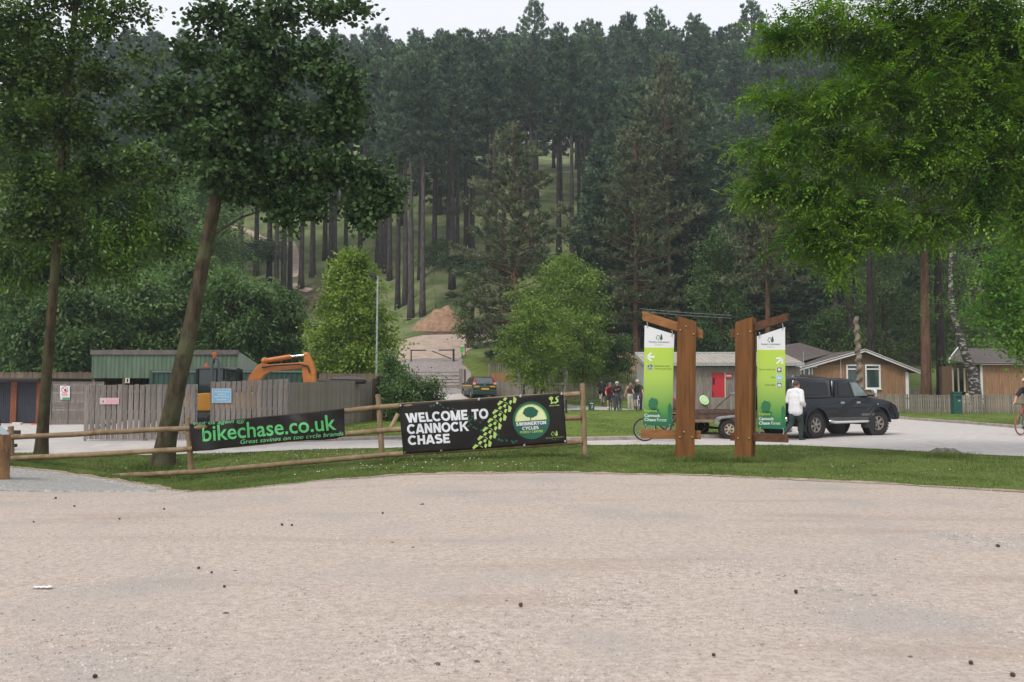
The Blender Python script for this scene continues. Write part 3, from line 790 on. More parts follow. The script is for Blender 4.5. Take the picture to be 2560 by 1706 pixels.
for k, (px, py, s) in enumerate(((982, 1360, .035), (1032, 1373, .035), (588, 1430, .03), (1266, 1506, .03), (84, 1556, .03), (564, 1538, .04), (1094, 1666, .04), (1192, 1660, .035), (2276, 1648, .035), (1600, 1460, .03), (1056, 1264, .05))):
    p = hit(px, py); o = link('stone', rms[k % 3], M['stumpgrey']); o.location = p + Vector((0, 0, s * .2)); o.scale = (s * .62, s * .52, s * .6); o.rotation_euler = (0, 0, k * 1.3)
    tag(o, 'grey pebble larger than the grit lying on the gravel yard', 'stone', 'bigger stones on the gravel yard')
p = hit(1469, 1147); o = link('stone', rms[1].copy(), pm('pale_stone_mat', (.5, .47, .42), (.62, .58, .53), rough=.9)); o.location = p + Vector((0, 0, .03)); o.scale = (.07, .05, .075)
tag(o, 'pale rounded stone in the grass at the foot of the fence end post', 'stone')
p = hit(106, 1476)
b = MB(); NX = 9
for j in range(2):
    for i in range(NX):
        b.v.append((-.1 + .2 * i / (NX - 1), -.035 + .07 * j + R.uniform(-.012, .012), .004 + .012 * abs(math.sin(i * 1.7 + j)) ))
for i in range(NX - 1): b.f.append([i, i + 1, i + 1 + NX, i + NX]); b.m.append(0)
o = link('paper_scrap', b.mesh('paper_scrap', False), M['paper']); o.location = p + Vector((0, 0, .015)); o.scale = (.75, .8, 1)
tag(o, 'crumpled scrap of white paper dropped on the gravel', 'litter')
# sawn-off root in the grass strip by the road
p = hit(2365, 1138); b = MB()
b.lathe([(.34, -.1), (.36, .02), (.30, .09), (.22, .12), (.05, .13)], 14)
for k in range(6):
    a = k * 1.05 + .3
    b.tube([(math.cos(a) * .2, math.sin(a) * .2, .08), (math.cos(a) * .42, math.sin(a) * .34, .03), (math.cos(a) * .62, math.sin(a) * .5, -.05)], [.07, .05, .02], 7)
o = b.build('tree_stump', M['stumpgrey'], smooth=True); o.location = p; o.scale = (.85, .6, 1.15)
for v in o.data.vertices: v.co += v.co.normalized() * .04 * noise.noise(v.co * 9)
tag(o, 'low weathered tree stump with spreading roots in the grass strip', 'tree stump')
# ------------------------------------------------------------------ lettering and flat print helpers
_tc = {}
def text2d(s, bold=0.0, slant=0.0):
    key = (s, bold, slant)
    if key in _tc: return _tc[key]
    cu = bpy.data.curves.new('t', 'FONT'); cu.body = s; cu.size = 1; cu.offset = bold; cu.shear = slant; cu.resolution_u = 3
    ob = bpy.data.objects.new('t', cu); COL.objects.link(ob)
    bpy.context.view_layer.update()
    me = bpy.data.meshes.new_from_object(ob)
    v = np.array([q.co[:2] for q in me.vertices]); f = [list(p.vertices) for p in me.polygons]
    bpy.data.objects.remove(ob); bpy.data.curves.remove(cu); bpy.data.meshes.remove(me)
    lo = v.min(0); hi = v.max(0)
    v = (v - lo) / (hi - lo)
    _tc[key] = (v, f)
    return _tc[key]
def clip2d(v, f, vmin, vmax):
    bm = bmesh.new()
    vs = [bm.verts.new((a, b, 0)) for a, b in v]
    for q in f:
        try: bm.faces.new([vs[i] for i in q])
        except Exception: pass
    for co, no in (((0, vmin, 0), (0, -1, 0)), ((0, vmax, 0), (0, 1, 0))):
        g = bm.verts[:] + bm.edges[:] + bm.faces[:]
        bmesh.ops.bisect_plane(bm, geom=g, plane_co=co, plane_no=no, clear_outer=True)
    bm.verts.index_update()
    r = (np.array([q.co[:2] for q in bm.verts]), [[w.index for w in q.verts] for q in bm.faces])
    bm.free()
    return r
# bold block capitals drawn as mitred strokes
def _arc(cx, cy, rx, ry, a0, a1, n=14):
    return [(cx + rx * math.cos(math.radians(a0 + (a1 - a0) * k / n)), cy + ry * math.sin(math.radians(a0 + (a1 - a0) * k / n))) for k in range(n + 1)]
CAPS = {'A': (.86, [[(.10, 0), (.40, 1)], [(.46, 1), (.76, 0)], [(.2, .27), (.66, .27)]]), 'C': (.88, [_arc(.47, .5, .36, .40, 42, 318, 22)]),
        'E': (.72, [[(.68, .89), (.16, .89), (.16, .11), (.70, .11)], [(.16, .50), (.62, .50)]]), 'F': (.68, [[(.66, .89), (.16, .89), (.16, 0)], [(.16, .47), (.58, .47)]]),
        'H': (.84, [[(.16, 0), (.16, 1)], [(.68, 0), (.68, 1)], [(.16, .5), (.68, .5)]]), 'I': (.32, [[(.16, 0), (.16, 1)]]),
        'K': (.84, [[(.16, 0), (.16, 1)], [(.80, 1.0), (.30, .44)], [(.42, .60), (.82, 0)]]), 'L': (.66, [[(.16, 1), (.16, .11), (.64, .11)]]),
        'M': (1.04, [[(.15, 0), (.15, 1)], [(.89, 0), (.89, 1)], [(.18, 1.0), (.49, .0)], [(.55, .0), (.86, 1.0)]]), 'N': (.86, [[(.16, 0), (.16, 1)], [(.70, 0), (.70, 1)], [(.18, .97), (.68, .03)]]),
        'O': (.94, [_arc(.47, .5, .36, .40, 0, 360, 28)]), 'R': (.80, [[(.16, 0), (.16, 1)], [(.16, .89), (.45, .89)] + _arc(.45, .68, .20, .21, 80, -80, 8) + [(.16, .47)], [(.42, .47), (.70, 0)]]),
        'S': (.76, [_arc(.38, .70, .25, .20, 30, 230, 12) + _arc(.38, .30, .27, .20, 60, -150, 12)]), 'T': (.74, [[(.02, .89), (.72, .89)], [(.37, .89), (.37, 0)]]),
        'W': (1.22, [[(.11, 1), (.33, 0)], [(.37, 0), (.59, 1)], [(.63, 1), (.85, 0)], [(.89, 0), (1.11, 1)]]), 'Y': (.80, [[(.10, 1), (.40, .40)], [(.40, .40), (.70, 1)], [(.40, .5), (.40, 0)]]), ' ': (.34, [])}
def mitred(pts, w):
    if len(pts) == 2 and abs(pts[0][1] - pts[1][1]) > .05 and abs(pts[0][0] - pts[1][0]) > .05:
        (x0, y0), (x1, y1) = pts; hw = w / 2 * math.hypot(x1 - x0, y1 - y0) / abs(y1 - y0)
        hw = min(hw, w * .72)
        return [[(x0 - hw, y0), (x0 + hw, y0), (x1 + hw, y1), (x1 - hw, y1)]]
    n = len(pts); closed = math.hypot(pts[0][0] - pts[-1][0], pts[0][1] - pts[-1][1]) < 1e-4
    L_ = []; R_ = []
    for i in range(n):
        a = pts[i - 1] if i else (pts[-2] if closed else None); c = pts[i + 1] if i < n - 1 else (pts[1] if closed else None)
        p = pts[i]
        def nn(u, v):
            l = math.hypot(v[0] - u[0], v[1] - u[1]) + 1e-9; return (-(v[1] - u[1]) / l, (v[0] - u[0]) / l)
        if a and c:
            n1, n2 = nn(a, p), nn(p, c); m = (n1[0] + n2[0], n1[1] + n2[1]); k = m[0] * n1[0] + m[1] * n1[1]
            k = max(k, .45); m = (m[0] / k, m[1] / k)
        else: m = nn(a, p) if a else nn(p, c)
        L_.append((p[0] + m[0] * w / 2, p[1] + m[1] * w / 2)); R_.append((p[0] - m[0] * w / 2, p[1] - m[1] * w / 2))
    return [[L_[i], L_[i + 1], R_[i + 1], R_[i]] for i in range(n - 1)]
class Print:
    """flat print lying on a surface S(px, py, lift) -> point; origin o is the owner's location"""
    def __init__(self, S, origin, owner):
        self.S = S; self.o = Vector(origin); self.owner = owner
    def text(self, s, quad, mat, bold=0.0, slant=0.0, clip=None, lift=.004, name='lettering', curve=None):
        v, f = text2d(s, bold, slant)
        if clip: v, f = clip2d(v, f, *clip)
        bl, br, tr, tl = [np.array(q, float) for q in quad]
        vs = []
        for a, b in v:
            p = (bl * (1 - a) + br * a) * (1 - b) + (tl * (1 - a) + tr * a) * b
            if curve: p = p + np.array(curve(a))
            vs.append(self.S(p[0], p[1], lift) - self.o)
        me = bpy.data.meshes.new(name); me.from_pydata(vs, [], f); me.update()
        return link(name, me, mat, self.owner)
    def caps(self, s, quad, mat, w=.23, lift=.009, gap=.02):
        bl, br, tr, tl = [np.array(q, float) for q in quad]
        tot = sum(CAPS[c][0] + gap for c in s) - gap; x = 0; vs = []; fs = []
        for c in s:
            for k, pl in enumerate(CAPS[c][1]):
                for quad_ in mitred(pl, w):
                    b = len(vs)
                    for a, h in quad_:
                        a = (x + a) / tot; h = min(1, max(0, h))
                        p = (bl * (1 - a) + br * a) * (1 - h) + (tl * (1 - a) + tr * a) * h
                        vs.append(self.S(p[0], p[1], lift + k * .0006) - self.o)
                    fs.append([b, b + 1, b + 2, b + 3])
            x += CAPS[c][0] + gap
        me = bpy.data.meshes.new('lettering'); me.from_pydata(vs, [], fs); me.update()
        o = link('lettering', me, mat, self.owner); o['kind'] = 'stuff'
        return o
    def rtext(self, s, x0, x1, y0, y1, mat, tilt=0.0, **k):
        return self.text(s, [(x0, y1), (x1, y1 + tilt), (x1, y0 + tilt), (x0, y0)], mat, **k)
    def polys(self, ps, mat, name, lift=.003):
        bm = bmesh.new()
        for poly in ps:
            bm.faces.new([bm.verts.new((x, y, 0)) for x, y in poly])
        bmesh.ops.triangulate(bm, faces=bm.faces)
        for _ in range(4):
            es = [e for e in bm.edges if e.calc_length() > 7.0]
            if not es: break
            bmesh.ops.subdivide_edges(bm, edges=es, cuts=1); bmesh.ops.triangulate(bm, faces=bm.faces)
        for v in bm.verts: v.co = self.S(v.co.x, v.co.y, lift) - self.o
        me = bpy.data.meshes.new(name); bm.to_mesh(me); bm.free()
        return link(name, me, mat, self.owner)
def circ(cx, cy, rx, ry=None, n=28, a0=0, a1=2 * math.pi):
    ry = ry or rx
    return [(cx + rx * math.cos(a0 + (a1 - a0) * k / n), cy - ry * math.sin(a0 + (a1 - a0) * k / n)) for k in range(n + (0 if abs(a1 - a0 - 2 * math.pi) < 1e-6 else 1))]
def stroke(pts, w):
    out = []
    for (x0, y0), (x1, y1) in zip(pts[:-1], pts[1:]):
        l = math.hypot(x1 - x0, y1 - y0) + 1e-9; nx, ny = -(y1 - y0) / l * w / 2, (x1 - x0) / l * w / 2
        ex, ey = (x1 - x0) / l * w * .35, (y1 - y0) / l * w * .35
        out.append([(x0 + nx - ex, y0 + ny - ey), (x1 + nx + ex, y1 + ny + ey), (x1 - nx + ex, y1 - ny + ey), (x0 - nx - ex, y0 - ny - ey)])
    return out
def blob(cx, cy, rx, ry, seed, n=34, amp=.16):
    out = []
    for k in range(n):
        a = 2 * math.pi * k / n
        q = 1 + amp * noise.noise(Vector((math.cos(a) * 2.2 + seed, math.sin(a) * 2.2, seed))) + (.06 if k % 2 else -.03)
        out.append((cx + rx * q * math.cos(a), cy - ry * q * math.sin(a)))
    return out
def conifer(cx, y0, y1, w):
    h = y1 - y0
    pts = [(cx, y0)]
    for t, q in ((.28, .45), (.26, .28), (.52, .68), (.50, .5), (.82, 1.0)): pts.append((cx + w / 2 * q, y0 + h * t))
    pts += [(cx + w * .08, y0 + h * .82), (cx + w * .08, y1), (cx - w * .08, y1), (cx - w * .08, y0 + h * .82)]
    for t, q in ((.82, 1.0), (.50, .5), (.52, .68), (.26, .28), (.28, .45)): pts.append((cx - w / 2 * q, y0 + h * t))
    return pts
def decid_outline(cx, cy, r, w):
    pts = [(cx - r * .15, cy + r * .95), (cx - r * .75, cy + r * .75), (cx - r, cy + r * .25), (cx - r * .62, cy - r * .15), (cx - r * .55, cy - r * .7), (cx, cy - r), (cx + r * .55, cy - r * .7), (cx + r * .62, cy - r * .1), (cx + r * .85, cy + r * .5)]
    return stroke(pts, w) + stroke([(cx, cy + r * .95), (cx, cy + r * 1.35)], w * 1.2)

# ------------------------------------------------------------------ round-rail fence along the yard
FY = 18.3
fence = thing('post_and_rail_fence', 'round log post and rail fence sloping down along the gravel yard', 'fence', (0, FY, 0))
fo = Vector((0, FY, 0))
def fp(px, py, dy=0.0):
    return W(px, py, FY + dy) - fo
def wobble(o, a, s):
    for v in o.data.vertices: v.co += Vector((noise.noise(v.co * s), noise.noise(v.co * s + Vector((5, 0, 0))), noise.noise(v.co * s + Vector((0, 9, 0))))) * a
for t, b_ in (((469, 1043), (481, 1219)), ((945, 986), (957, 1170)), ((1456, 958), (1462, 1149)), ((27, 1066), (29, 1190))):
    p0, p1 = fp(*b_), fp(*t)
    d = (p1 - p0); p0 = p0 - d * .12
    b = MB(); b.tube([p0 + (p1 - p0) * k / 7 for k in range(8)], [.066, .065, .064, .063, .062, .061, .06, .059], 12)
    o = b.build('post', M['logfence'], fence, smooth=True, bevel=.006); wobble(o, .004, 3)
def rail(a, b_, r=.058, dy=-.035):
    p0, p1 = fp(*a, dy), fp(*b_, dy)
    n = 12; s = R.uniform(0, 50)
    pts = [p0 + (p1 - p0) * k / n + Vector((0, 0, .012 * noise.noise(Vector((k * .5, s, 0))))) for k in range(n + 1)]
    b = MB(); b.tube(pts, [r * (1 + .05 * noise.noise(Vector((k * .7, s, 4)))) for k in range(n + 1)], 12)
    o = b.build('rail', M['logfence'], fence, smooth=True); wobble(o, .003, 5)
for a, b_ in (((29, 1094), (474, 1070)), ((29, 1147), (476, 1123)), ((230, 1193), (480, 1181)),
              ((466, 1072), (951, 1018)), ((468, 1124), (955, 1077)), ((472, 1182), (960, 1138)),
              ((941, 1019), (1449, 985)), ((945, 1077), (1452, 1044)), ((950, 1138), (1455, 1105))):
    rail(a, b_)

# long welcome banner
BY = FY - .112
def banner(name, label, edge_top, edge_bot, nx, ny, wr):
    """edges: lists of (px, py) left to right"""
    o0 = W(*edge_bot[0], BY); root = thing(name, label, 'banner', o0)
    ex = np.linspace(0, 1, nx)
    tp = np.array(edge_top, float); bt = np.array(edge_bot, float)
    kt = np.linspace(0, 1, len(tp)); kb = np.linspace(0, 1, len(bt))
    def S(px, py, lift=0.0):
        return W(px, py, BY + wr(px, py) - lift)
    vs = []; fs = []
    for j in range(ny):
        v = j / (ny - 1)
        for i in range(nx):
            a = np.array((np.interp(ex[i], kt, tp[:, 0]), np.interp(ex[i], kt, tp[:, 1]))); c = np.array((np.interp(ex[i], kb, bt[:, 0]), np.interp(ex[i], kb, bt[:, 1])))
            p = a * (1 - v) + c * v
            vs.append(S(p[0], p[1]) - o0)
    m = len(vs)
    vs += [q + Vector((0, .004, 0)) for q in vs]
    for j in range(ny - 1):
        for i in range(nx - 1):
            a = j * nx + i; fs.append((a, a + nx, a + nx + 1, a + 1)); fs.append((m + a, m + a + 1, m + a + nx + 1, m + a + nx))
    rim = [(0, i) for i in range(nx)] + [(j, nx - 1) for j in range(ny)] + [(ny - 1, i) for i in range(nx - 1, -1, -1)] + [(j, 0) for j in range(ny - 1, -1, -1)]
    idx = [j * nx + i for j, i in rim]
    for a, c in zip(idx[:-1], idx[1:]):
        if a != c: fs.append((a, c, c + m, a + m))
    me = bpy.data.meshes.new('sheet'); me.from_pydata(vs, [], fs); me.update()
    link('sheet', me, M['banner'], root, smooth=True)
    return root, Print(S, o0, root), S
def wr2(px, py):
    u = (px - 997) / 415; v = (py - 1000) / 125
    return .012 * math.sin(u * 9 + v * 2) * (.3 + abs(u - .5)) + .012 * math.exp(-((u - .06) / .05) ** 2) * math.sin(v * 7 + u * 20) + .008 * math.sin(u * 22 + v * 5)
bn, pr, S2 = banner('welcome_banner', 'dark brown banner reading WELCOME TO CANNOCK CHASE tied to the log fence', [(997, 1010), (1130, 1001), (1260, 993), (1408, 982)], [(1008, 1136), (1140, 1127), (1280, 1117), (1417, 1107)], 60, 22, wr2)
sc = lambda q: (980 + q[0] / 8.71, 960 + q[1] / 8.71)      # measured on an enlarged view
def q4(bl, br, tr, tl): return [sc(bl), sc(br), sc(tr), sc(tl)]
pr.caps('WELCOME TO', q4((330, 850), (2100, 757), (2090, 535), (285, 645)), M['btext'])
pr.caps('CANNOCK', q4((335, 1098), (1655, 1025), (1635, 815), (320, 885)), M['btext'])
pr.caps('CHASE', q4((355, 1337), (1270, 1285), (1255, 1085), (340, 1130)), M['btext'])
s2 = lambda q: (1200 + q[0] / 8.71, 960 + q[1] / 8.71)
unit = [[(375, 440), (435, 365), (515, 390), (400, 478)], [(497, 350), (545, 290), (595, 315), (548, 375)], [(500, 490), (535, 440), (580, 455), (548, 525)],
        [(628, 405), (660, 350), (705, 375), (665, 457)], [(612, 605), (622, 460), (690, 520), (662, 612)], [(535, 398), (570, 405), (608, 440), (600, 450), (565, 418), (535, 408)]]
tp = []; allp = []
for k in range(-1, 6):
    dx, dy = -108 * k, 190 * k
    for poly in unit:
        q = [(x + dx, y + dy) for x, y in poly]
        cx_ = sum(p[0] for p in q) / len(q); cy_ = sum(p[1] for p in q) / len(q)
        ytop = 310 - (cx_ + 1) * .065; ybot = 1455 - cx_ * .085
        if min(p[1] for p in q) < ytop - 5 or max(p[1] for p in q) > ybot - 12: continue
        tp.append([s2(p) for p in q])
pr.polys(tp, M['blime'], 'tyre_print', .005)['kind'] = 'stuff'
gp = []
rg_ = random.Random(4)
def gcluster(cx, cy, w, h, n):
    for _ in range(n):
        x = cx + rg_.uniform(-w, w) / 2; y = cy + rg_.uniform(-h, h) / 2 + (x - cx) * .35
        if min(math.hypot(x - a, y - b_) for a, b_ in gpos) < 5.2 if gpos else False: continue
        gpos.append((x, y)); s = rg_.uniform(.75, 1.1)
        gp.append([(x - 3.6 * s, y - 2.5 * s), (x + 1.5 * s, y - 3 * s), (x + 3.8 * s, y + .5 * s), (x + 1 * s, y + 3 * s), (x - 2.6 * s, y + 1.6 * s)])
gpos = []
gcluster(1100, 1017, 80, 16, 26); gcluster(1188, 1058, 40, 28, 30); gcluster(1265, 1098, 60, 20, 26)
pr.polys([p for p in gp if all(1007 < x < 1400 for x, y in p) and all(y > 1010 - (x - 997) * .068 + 5 and y < 1134 - (x - 1008) * .07 - 4 for x, y in p)], M['bdark'], 'dark_tyre_print', .0025)['kind'] = 'stuff'
pr.polys([circ(1328, 1051.3, 46, 47, 48)], M['blogo'], 'roundel', .0045)
dome = [(1288, 1054.8), (1367.5, 1048.5)] + [(1327.6 + 40 * math.cos(math.radians(a)), 1051.8 - 41 * math.sin(math.radians(a))) for a in range(6, 176, 8)]
pr.polys([dome], M['blime'], 'roundel_sky_rim', .006)
dome2 = [(1291, 1054.6), (1364.5, 1048.8)] + [(1327.6 + 37 * math.cos(math.radians(a)), 1051.8 - 38 * math.sin(math.radians(a))) for a in range(6, 176, 8)]
pr.polys([dome2], M['bcream'], 'roundel_sky', .0075)
pr.polys([blob(1326.5, 1031, 18.5, 13.5, 2.0, 40, .14), [(1325.6, 1043), (1327.6, 1043), (1327.9, 1051.5), (1325.4, 1051.8)]], M['blogo'], 'roundel_tree', .009)
pr.caps('SWINNERTON', [s2(q) for q in ((785, 922), (1445, 878), (1440, 800), (782, 842))], M['btext'], lift=.012)
pr.caps('CYCLES', [s2(q) for q in ((920, 1010), (1280, 985), (1277, 915), (918, 938))], M['btext'], lift=.012)
pr.caps('FOREST CENTRE', [s2(q) for q in ((870, 1085), (1372, 1053), (1368, 1003), (868, 1035))], M['blime'], .18, lift=.012)
pr.polys([blob(*s2((1548, 318)), 5.2, 4.6, 5, 24, .2), [s2(q) for q in ((1540, 345), (1565, 345), (1570, 400), (1590, 430), (1530, 443), (1548, 400))]], M['blime'], 'tree_mark', .005)
pr.polys([[s2(q) for q in ((1712, 268), (1650, 290), (1640, 330), (1672, 362), (1650, 392), (1570, 395), (1600, 425), (1660, 425), (1712, 385), (1700, 330), (1672, 305), (1720, 275))]], M['blime'], 'path_mark', .006)
pr.text('Chase Trails', [s2(q) for q in ((1508, 492), (1728, 475), (1728, 452), (1508, 468))], M['blime'], bold=.03, lift=.005)
pr.polys(decid_outline(*s2((1590, 1085)), 4.6, 1.1) + [conifer(s2((1668, 0))[0], s2((0, 1012))[1], s2((0, 1142))[1], 7.5)], M['blime'], 'forestry_mark', .005)
pr.text('Forestry Commission', [s2(q) for q in ((1437, 1202), (1830, 1166), (1828, 1138), (1437, 1172))], M['blime'], bold=.0, lift=.005)
pr.text('England', [s2(q) for q in ((1565, 1232), (1715, 1218), (1712, 1192), (1562, 1206))], M['signtext'], bold=.0, lift=.005)
for px, py in ((1001, 1014), (1093, 1008), (1197, 999), (1301, 991), (1404, 985), (1012, 1132), (1103, 1127), (1311, 1113), (1413, 1103)):
    b = MB(); b.lathe([(.010, -.004), (.024, -.004), (.026, .0), (.022, .006), (.010, .006)], 12, axis='Y', closed=True)
    o = b.build('eyelet', M['chrome'], bn, smooth=True); o.location = S2(px, py, .006) - bn.location
    b = MB(); c = S2(px, py, .004) - bn.location
    b.tube([c, c + Vector((.0, .03, .03 if py < 1060 else -.03)), c + Vector((.01, .13, .045 if py < 1060 else -.045))], .004, 6)
    b.build('tie', M['white'], bn)

# narrow shop banner, folded round the rails and creased
def wr1(px, py):
    u = (px - 475) / 388; v = (py - (1065 - u * 42)) / 65
    w = .020 * math.sin(u * 13 + v * 2.2) + .014 * math.sin(u * 29 - v * 4)
    w += -.05 * math.exp(-((u - .67 - v * .10) / .045) ** 2) * math.sin(max(0, min(1, v)) * 3.1) + .03 * math.exp(-((u - .05 - .1 * v) / .05) ** 2)
    w += -.03 * math.exp(-((u - .30 + v * .12) / .06) ** 2) * (1 - v)
    return w - .012
bn1, p1_, S1 = banner('shop_banner', 'creased black banner with green bikechase.co.uk lettering on the log fence', [(473, 1060), (560, 1052), (640, 1043.5), (760, 1032), (860, 1021)],
                      [(481, 1129), (530, 1126), (590, 1116), (680, 1107), (745, 1101), (800, 1101), (840, 1097), (862, 1088)], 90, 22, wr1)
s1 = lambda q: (480 + q[0] / 5.602, 1000 + q[1] / 5.602)
p1_.text('bikechase.co.uk', [s1(q) for q in ((150, 590), (2025, 422), (2000, 205), (140, 368))], M['bgreen'], bold=.012, lift=.010)
p1_.text('visit us again @', [s1(q) for q in ((15, 374), (735, 334), (735, 258), (15, 300))], M['bgreen2'], slant=.2, clip=(0, .74), lift=.010)
p1_.text('Great savings on top cycle brands', [s1(q) for q in ((680, 640), (2125, 515), (2120, 440), (675, 560))], M['bgreen2'], slant=.2, clip=(.25, 1), lift=.010)

# ------------------------------------------------------------------ timber totem signs
def totem(label, base, foot_px, rzdeg, post, side_layers, arms, armmat, panel, whitey):
    phi = math.radians(rzdeg); nrm = Vector((math.sin(phi), -math.cos(phi), 0))
    root = thing('totem_sign', label, 'sign', base)
    def PL(px, py, off=0.0):                       # on the plane 'off' metres behind the front face
        d = ray(px, py); p0 = base - nrm * off
        t = (p0 - Vector((0, 0, CAMZ))).dot(nrm) / d.dot(nrm)
        return Vector((0, 0, CAMZ)) + d * t
    def slab(name, quad, off, th, mat, bevel=.004, parent=None):
        fr = [PL(x, y, off) - base for x, y in quad]; bk = [p - nrm * th for p in fr]
        n = len(quad)
        b = MB(); b.add(fr + bk, [tuple(range(n)), tuple(range(2 * n - 1, n - 1, -1))] + [(i, i + n, (i + 1) % n + n, (i + 1) % n) for i in range(n)])
        o = b.build(name, mat, parent or root, bevel=bevel)
        return o
    slab('post', post, 0.0, .11, M['totem'], .006)
    # second plank of the doubled post, behind the arms
    fr = [PL(x, y, 0) - base - nrm * .20 for x, y in post]; bk = [p - nrm * .11 for p in fr]
    b = MB(); b.add(fr + bk, [(0, 1, 2, 3), (7, 6, 5, 4)] + [(i, i + 4, (i + 1) % 4 + 4, (i + 1) % 4) for i in range(4)])
    b.build('post', M['totem'], root, bevel=.006)
    for quad in arms: slab('arm', quad, .115, .078, armmat)
    # hanging panel
    pn = thing('panel', None, None); pn.parent = root; pn.location = (0, 0, 0)
    tl, tr, br, bl = panel
    wl = (tl[0] * .78 + bl[0] * .22, whitey[0]); wr_ = (tr[0] * .78 + br[0] * .22, whitey[1])
    slab('white_header', [tl, tr, wr_, wl], .150, .012, M['panelwhite'], 0, pn)
    slab('lime_sheet', [wl, wr_, br, bl], .150, .012, M['panellime'], 0, pn)
    return root, pn, Print(lambda x, y, l: PL(x, y, .150 - l), base, pn), PL
def hooks(root, PL, pts, nrmoff=.15):
    for (x, y), (x2, y2) in pts:
        b = MB(); a, c = PL(x, y, nrmoff) - root.location, PL(x2, y2, nrmoff) - root.location
        b.tube([a + Vector((0, -.012, 0)), (a + c) / 2 + Vector((.012, -.02, 0)), c + Vector((0, -.012, 0))], .009, 7)
        b.ball(a + Vector((0, -.012, 0)), .016, 8, 5); b.ball(c + Vector((0, -.012, 0)), .014, 8, 5)
        b.build('hook', M['steel'], root, smooth=True)
def bolts(root, PL, pts):
    for x, y in pts:
        b = MB(); p = PL(x, y, -.004) - root.location
        b.ball(p, (.026, .02, .026), 10, 6); b.build('bolt', M['bolt'], root, smooth=True)
baseL = hit(1712, 1150); baseL = Vector((baseL.x, 17.75, Z(baseL.x, 17.75)))
tL, pnL, q, PL = totem('timber totem sign with left arrow and a bicycle pictogram on its hanging panel', baseL, None, -12, [(1694, 790), (1741, 805), (1736, 1153), (1688, 1153)], (1.5, 0),
    [[(1605.6, 778), (1757.5, 825), (1757, 848), (1606, 801)], [(1603, 1074), (1752, 1077.5), (1752, 1099), (1602, 1096)]], M['totemlit'],
    [(1611.6, 813.5), (1686, 836.5), (1680.5, 1067), (1607.5, 1063)], (869, 870))
hooks(tL, PL, [((1617.5, 808), (1618, 818)), ((1680, 828), (1679, 840)), ((1614, 1062), (1613.5, 1076)), ((1674, 1063), (1672, 1078))])
bolts(tL, PL, [(1716, 817), (1701, 826), (1734, 836), (1710, 1081), (1700, 1094), (1731, 1094)])
q.polys(decid_outline(1645.2, 843.5, 5.0, 1.3), M['forestgreen'], 'tree_outline_mark'); q.polys([conifer(1653.4, 834.5, 851.5, 8)], M['forestgreen'], 'conifer_mark', .005)
q.rtext('Forestry Commission', 1622.5, 1673.5, 852.3, 858.2, M['signgrey'], tilt=1.2, bold=.01)
q.rtext('England', 1638, 1657.5, 859, 864.5, M['signpale'], tilt=.5)
q.polys(stroke([(1616.5, 892.6), (1635, 892.6)], 4.4) + stroke([(1627, 884), (1617, 892.6), (1627.4, 901.6)], 4.4), M['white'], 'arrow')
def icon(pr_, x0, y0, x1, y1, mat):
    pr_.polys([[(x0 - .8, y0 - .8), (x1 + .8, y0 - .8), (x1 + .8, y1 + .8), (x0 - .8, y1 + .8)]], M['panelwhite'], 'icon_border', .003)
    pr_.polys([[(x0, y0), (x1, y0), (x1, y1), (x0, y1)]], mat, 'icon', .005)
icon(q, 1619, 911.8, 1631, 924, M['forestgreen'])
ring = lambda cx, cy, r, w: [[(cx + r * math.cos(a), cy + r * math.sin(a)), (cx + r * math.cos(a + .7), cy + r * math.sin(a + .7)), (cx + (r - w) * math.cos(a + .7), cy + (r - w) * math.sin(a + .7)), (cx + (r - w) * math.cos(a), cy + (r - w) * math.sin(a))] for a in [k * .698 for k in range(9)]]
q.polys(ring(1622.2, 920.6, 2.3, .8) + ring(1628.2, 920.6, 2.3, .8) + stroke([(1622.2, 920.6), (1624.5, 917), (1627.3, 917), (1628.2, 920.6)], .9) + stroke([(1624.5, 917), (1623.5, 914.2), (1621, 913.4)], 1.2) + stroke([(1624.5, 917), (1627, 915)], 1.1), M['panelwhite'], 'bicycle_pictogram', .007)
q.rtext('Swinnerton Cycle', 1636, 1674, 913, 918, M['signtext'], tilt=.5, bold=.015)
q.rtext('Centre & cycle trails', 1636, 1678, 919.3, 925.3, M['signtext'], tilt=.5)
def sign_trees(pr_, a, b_):
    pr_.polys([blob(a[0], a[1], a[2], a[3], 1.3, 40, .3), blob(a[0] + 3, a[1] + 24, a[2] * 1.25, a[3] * .9, 4.1, 40, .3)], M['signtree'], 'tree_print', .0025)
    pr_.polys([blob(b_[0], b_[1], b_[2], b_[3], 7.7, 30, .2)], M['signtree'], 'tree_print', .0025)
sign_trees(q, (1632, 1011, 12, 16), (1674.5, 1030, 5.5, 20))
q.rtext('Explore', 1611, 1642, 1023, 1032.5, M['signlime'], tilt=.8, bold=.005, lift=.006)
q.rtext('Cannock', 1611, 1650.5, 1034.5, 1042.5, M['white'], tilt=1, bold=.018, lift=.006)
q.rtext('Chase', 1611, 1639.5, 1045, 1053, M['white'], tilt=.7, bold=.018, lift=.006)
q.rtext('Forest', 1642.5, 1666.5, 1045.7, 1053.8, M['white'], tilt=.6, lift=.006)
baseR = hit(1858, 1153); baseR = Vector((baseR.x, 17.45, Z(baseR.x, 17.45)))
tR, pnR, q, PL = totem('timber totem sign with diagonal arrow and three pictograms on its hanging panel', baseR, None, -33, [(1838, 806), (1881, 793), (1878, 1157), (1836, 1156)], (-1, 0),
    [[(1826, 825), (1969, 782.5), (1969, 802), (1826, 848)], [(1825, 1082), (1969, 1086), (1969, 1107), (1825, 1102)]], M['totemshaded'],
    [(1892, 841.5), (1962.5, 818), (1964, 1074), (1894, 1071)], (875, 875))
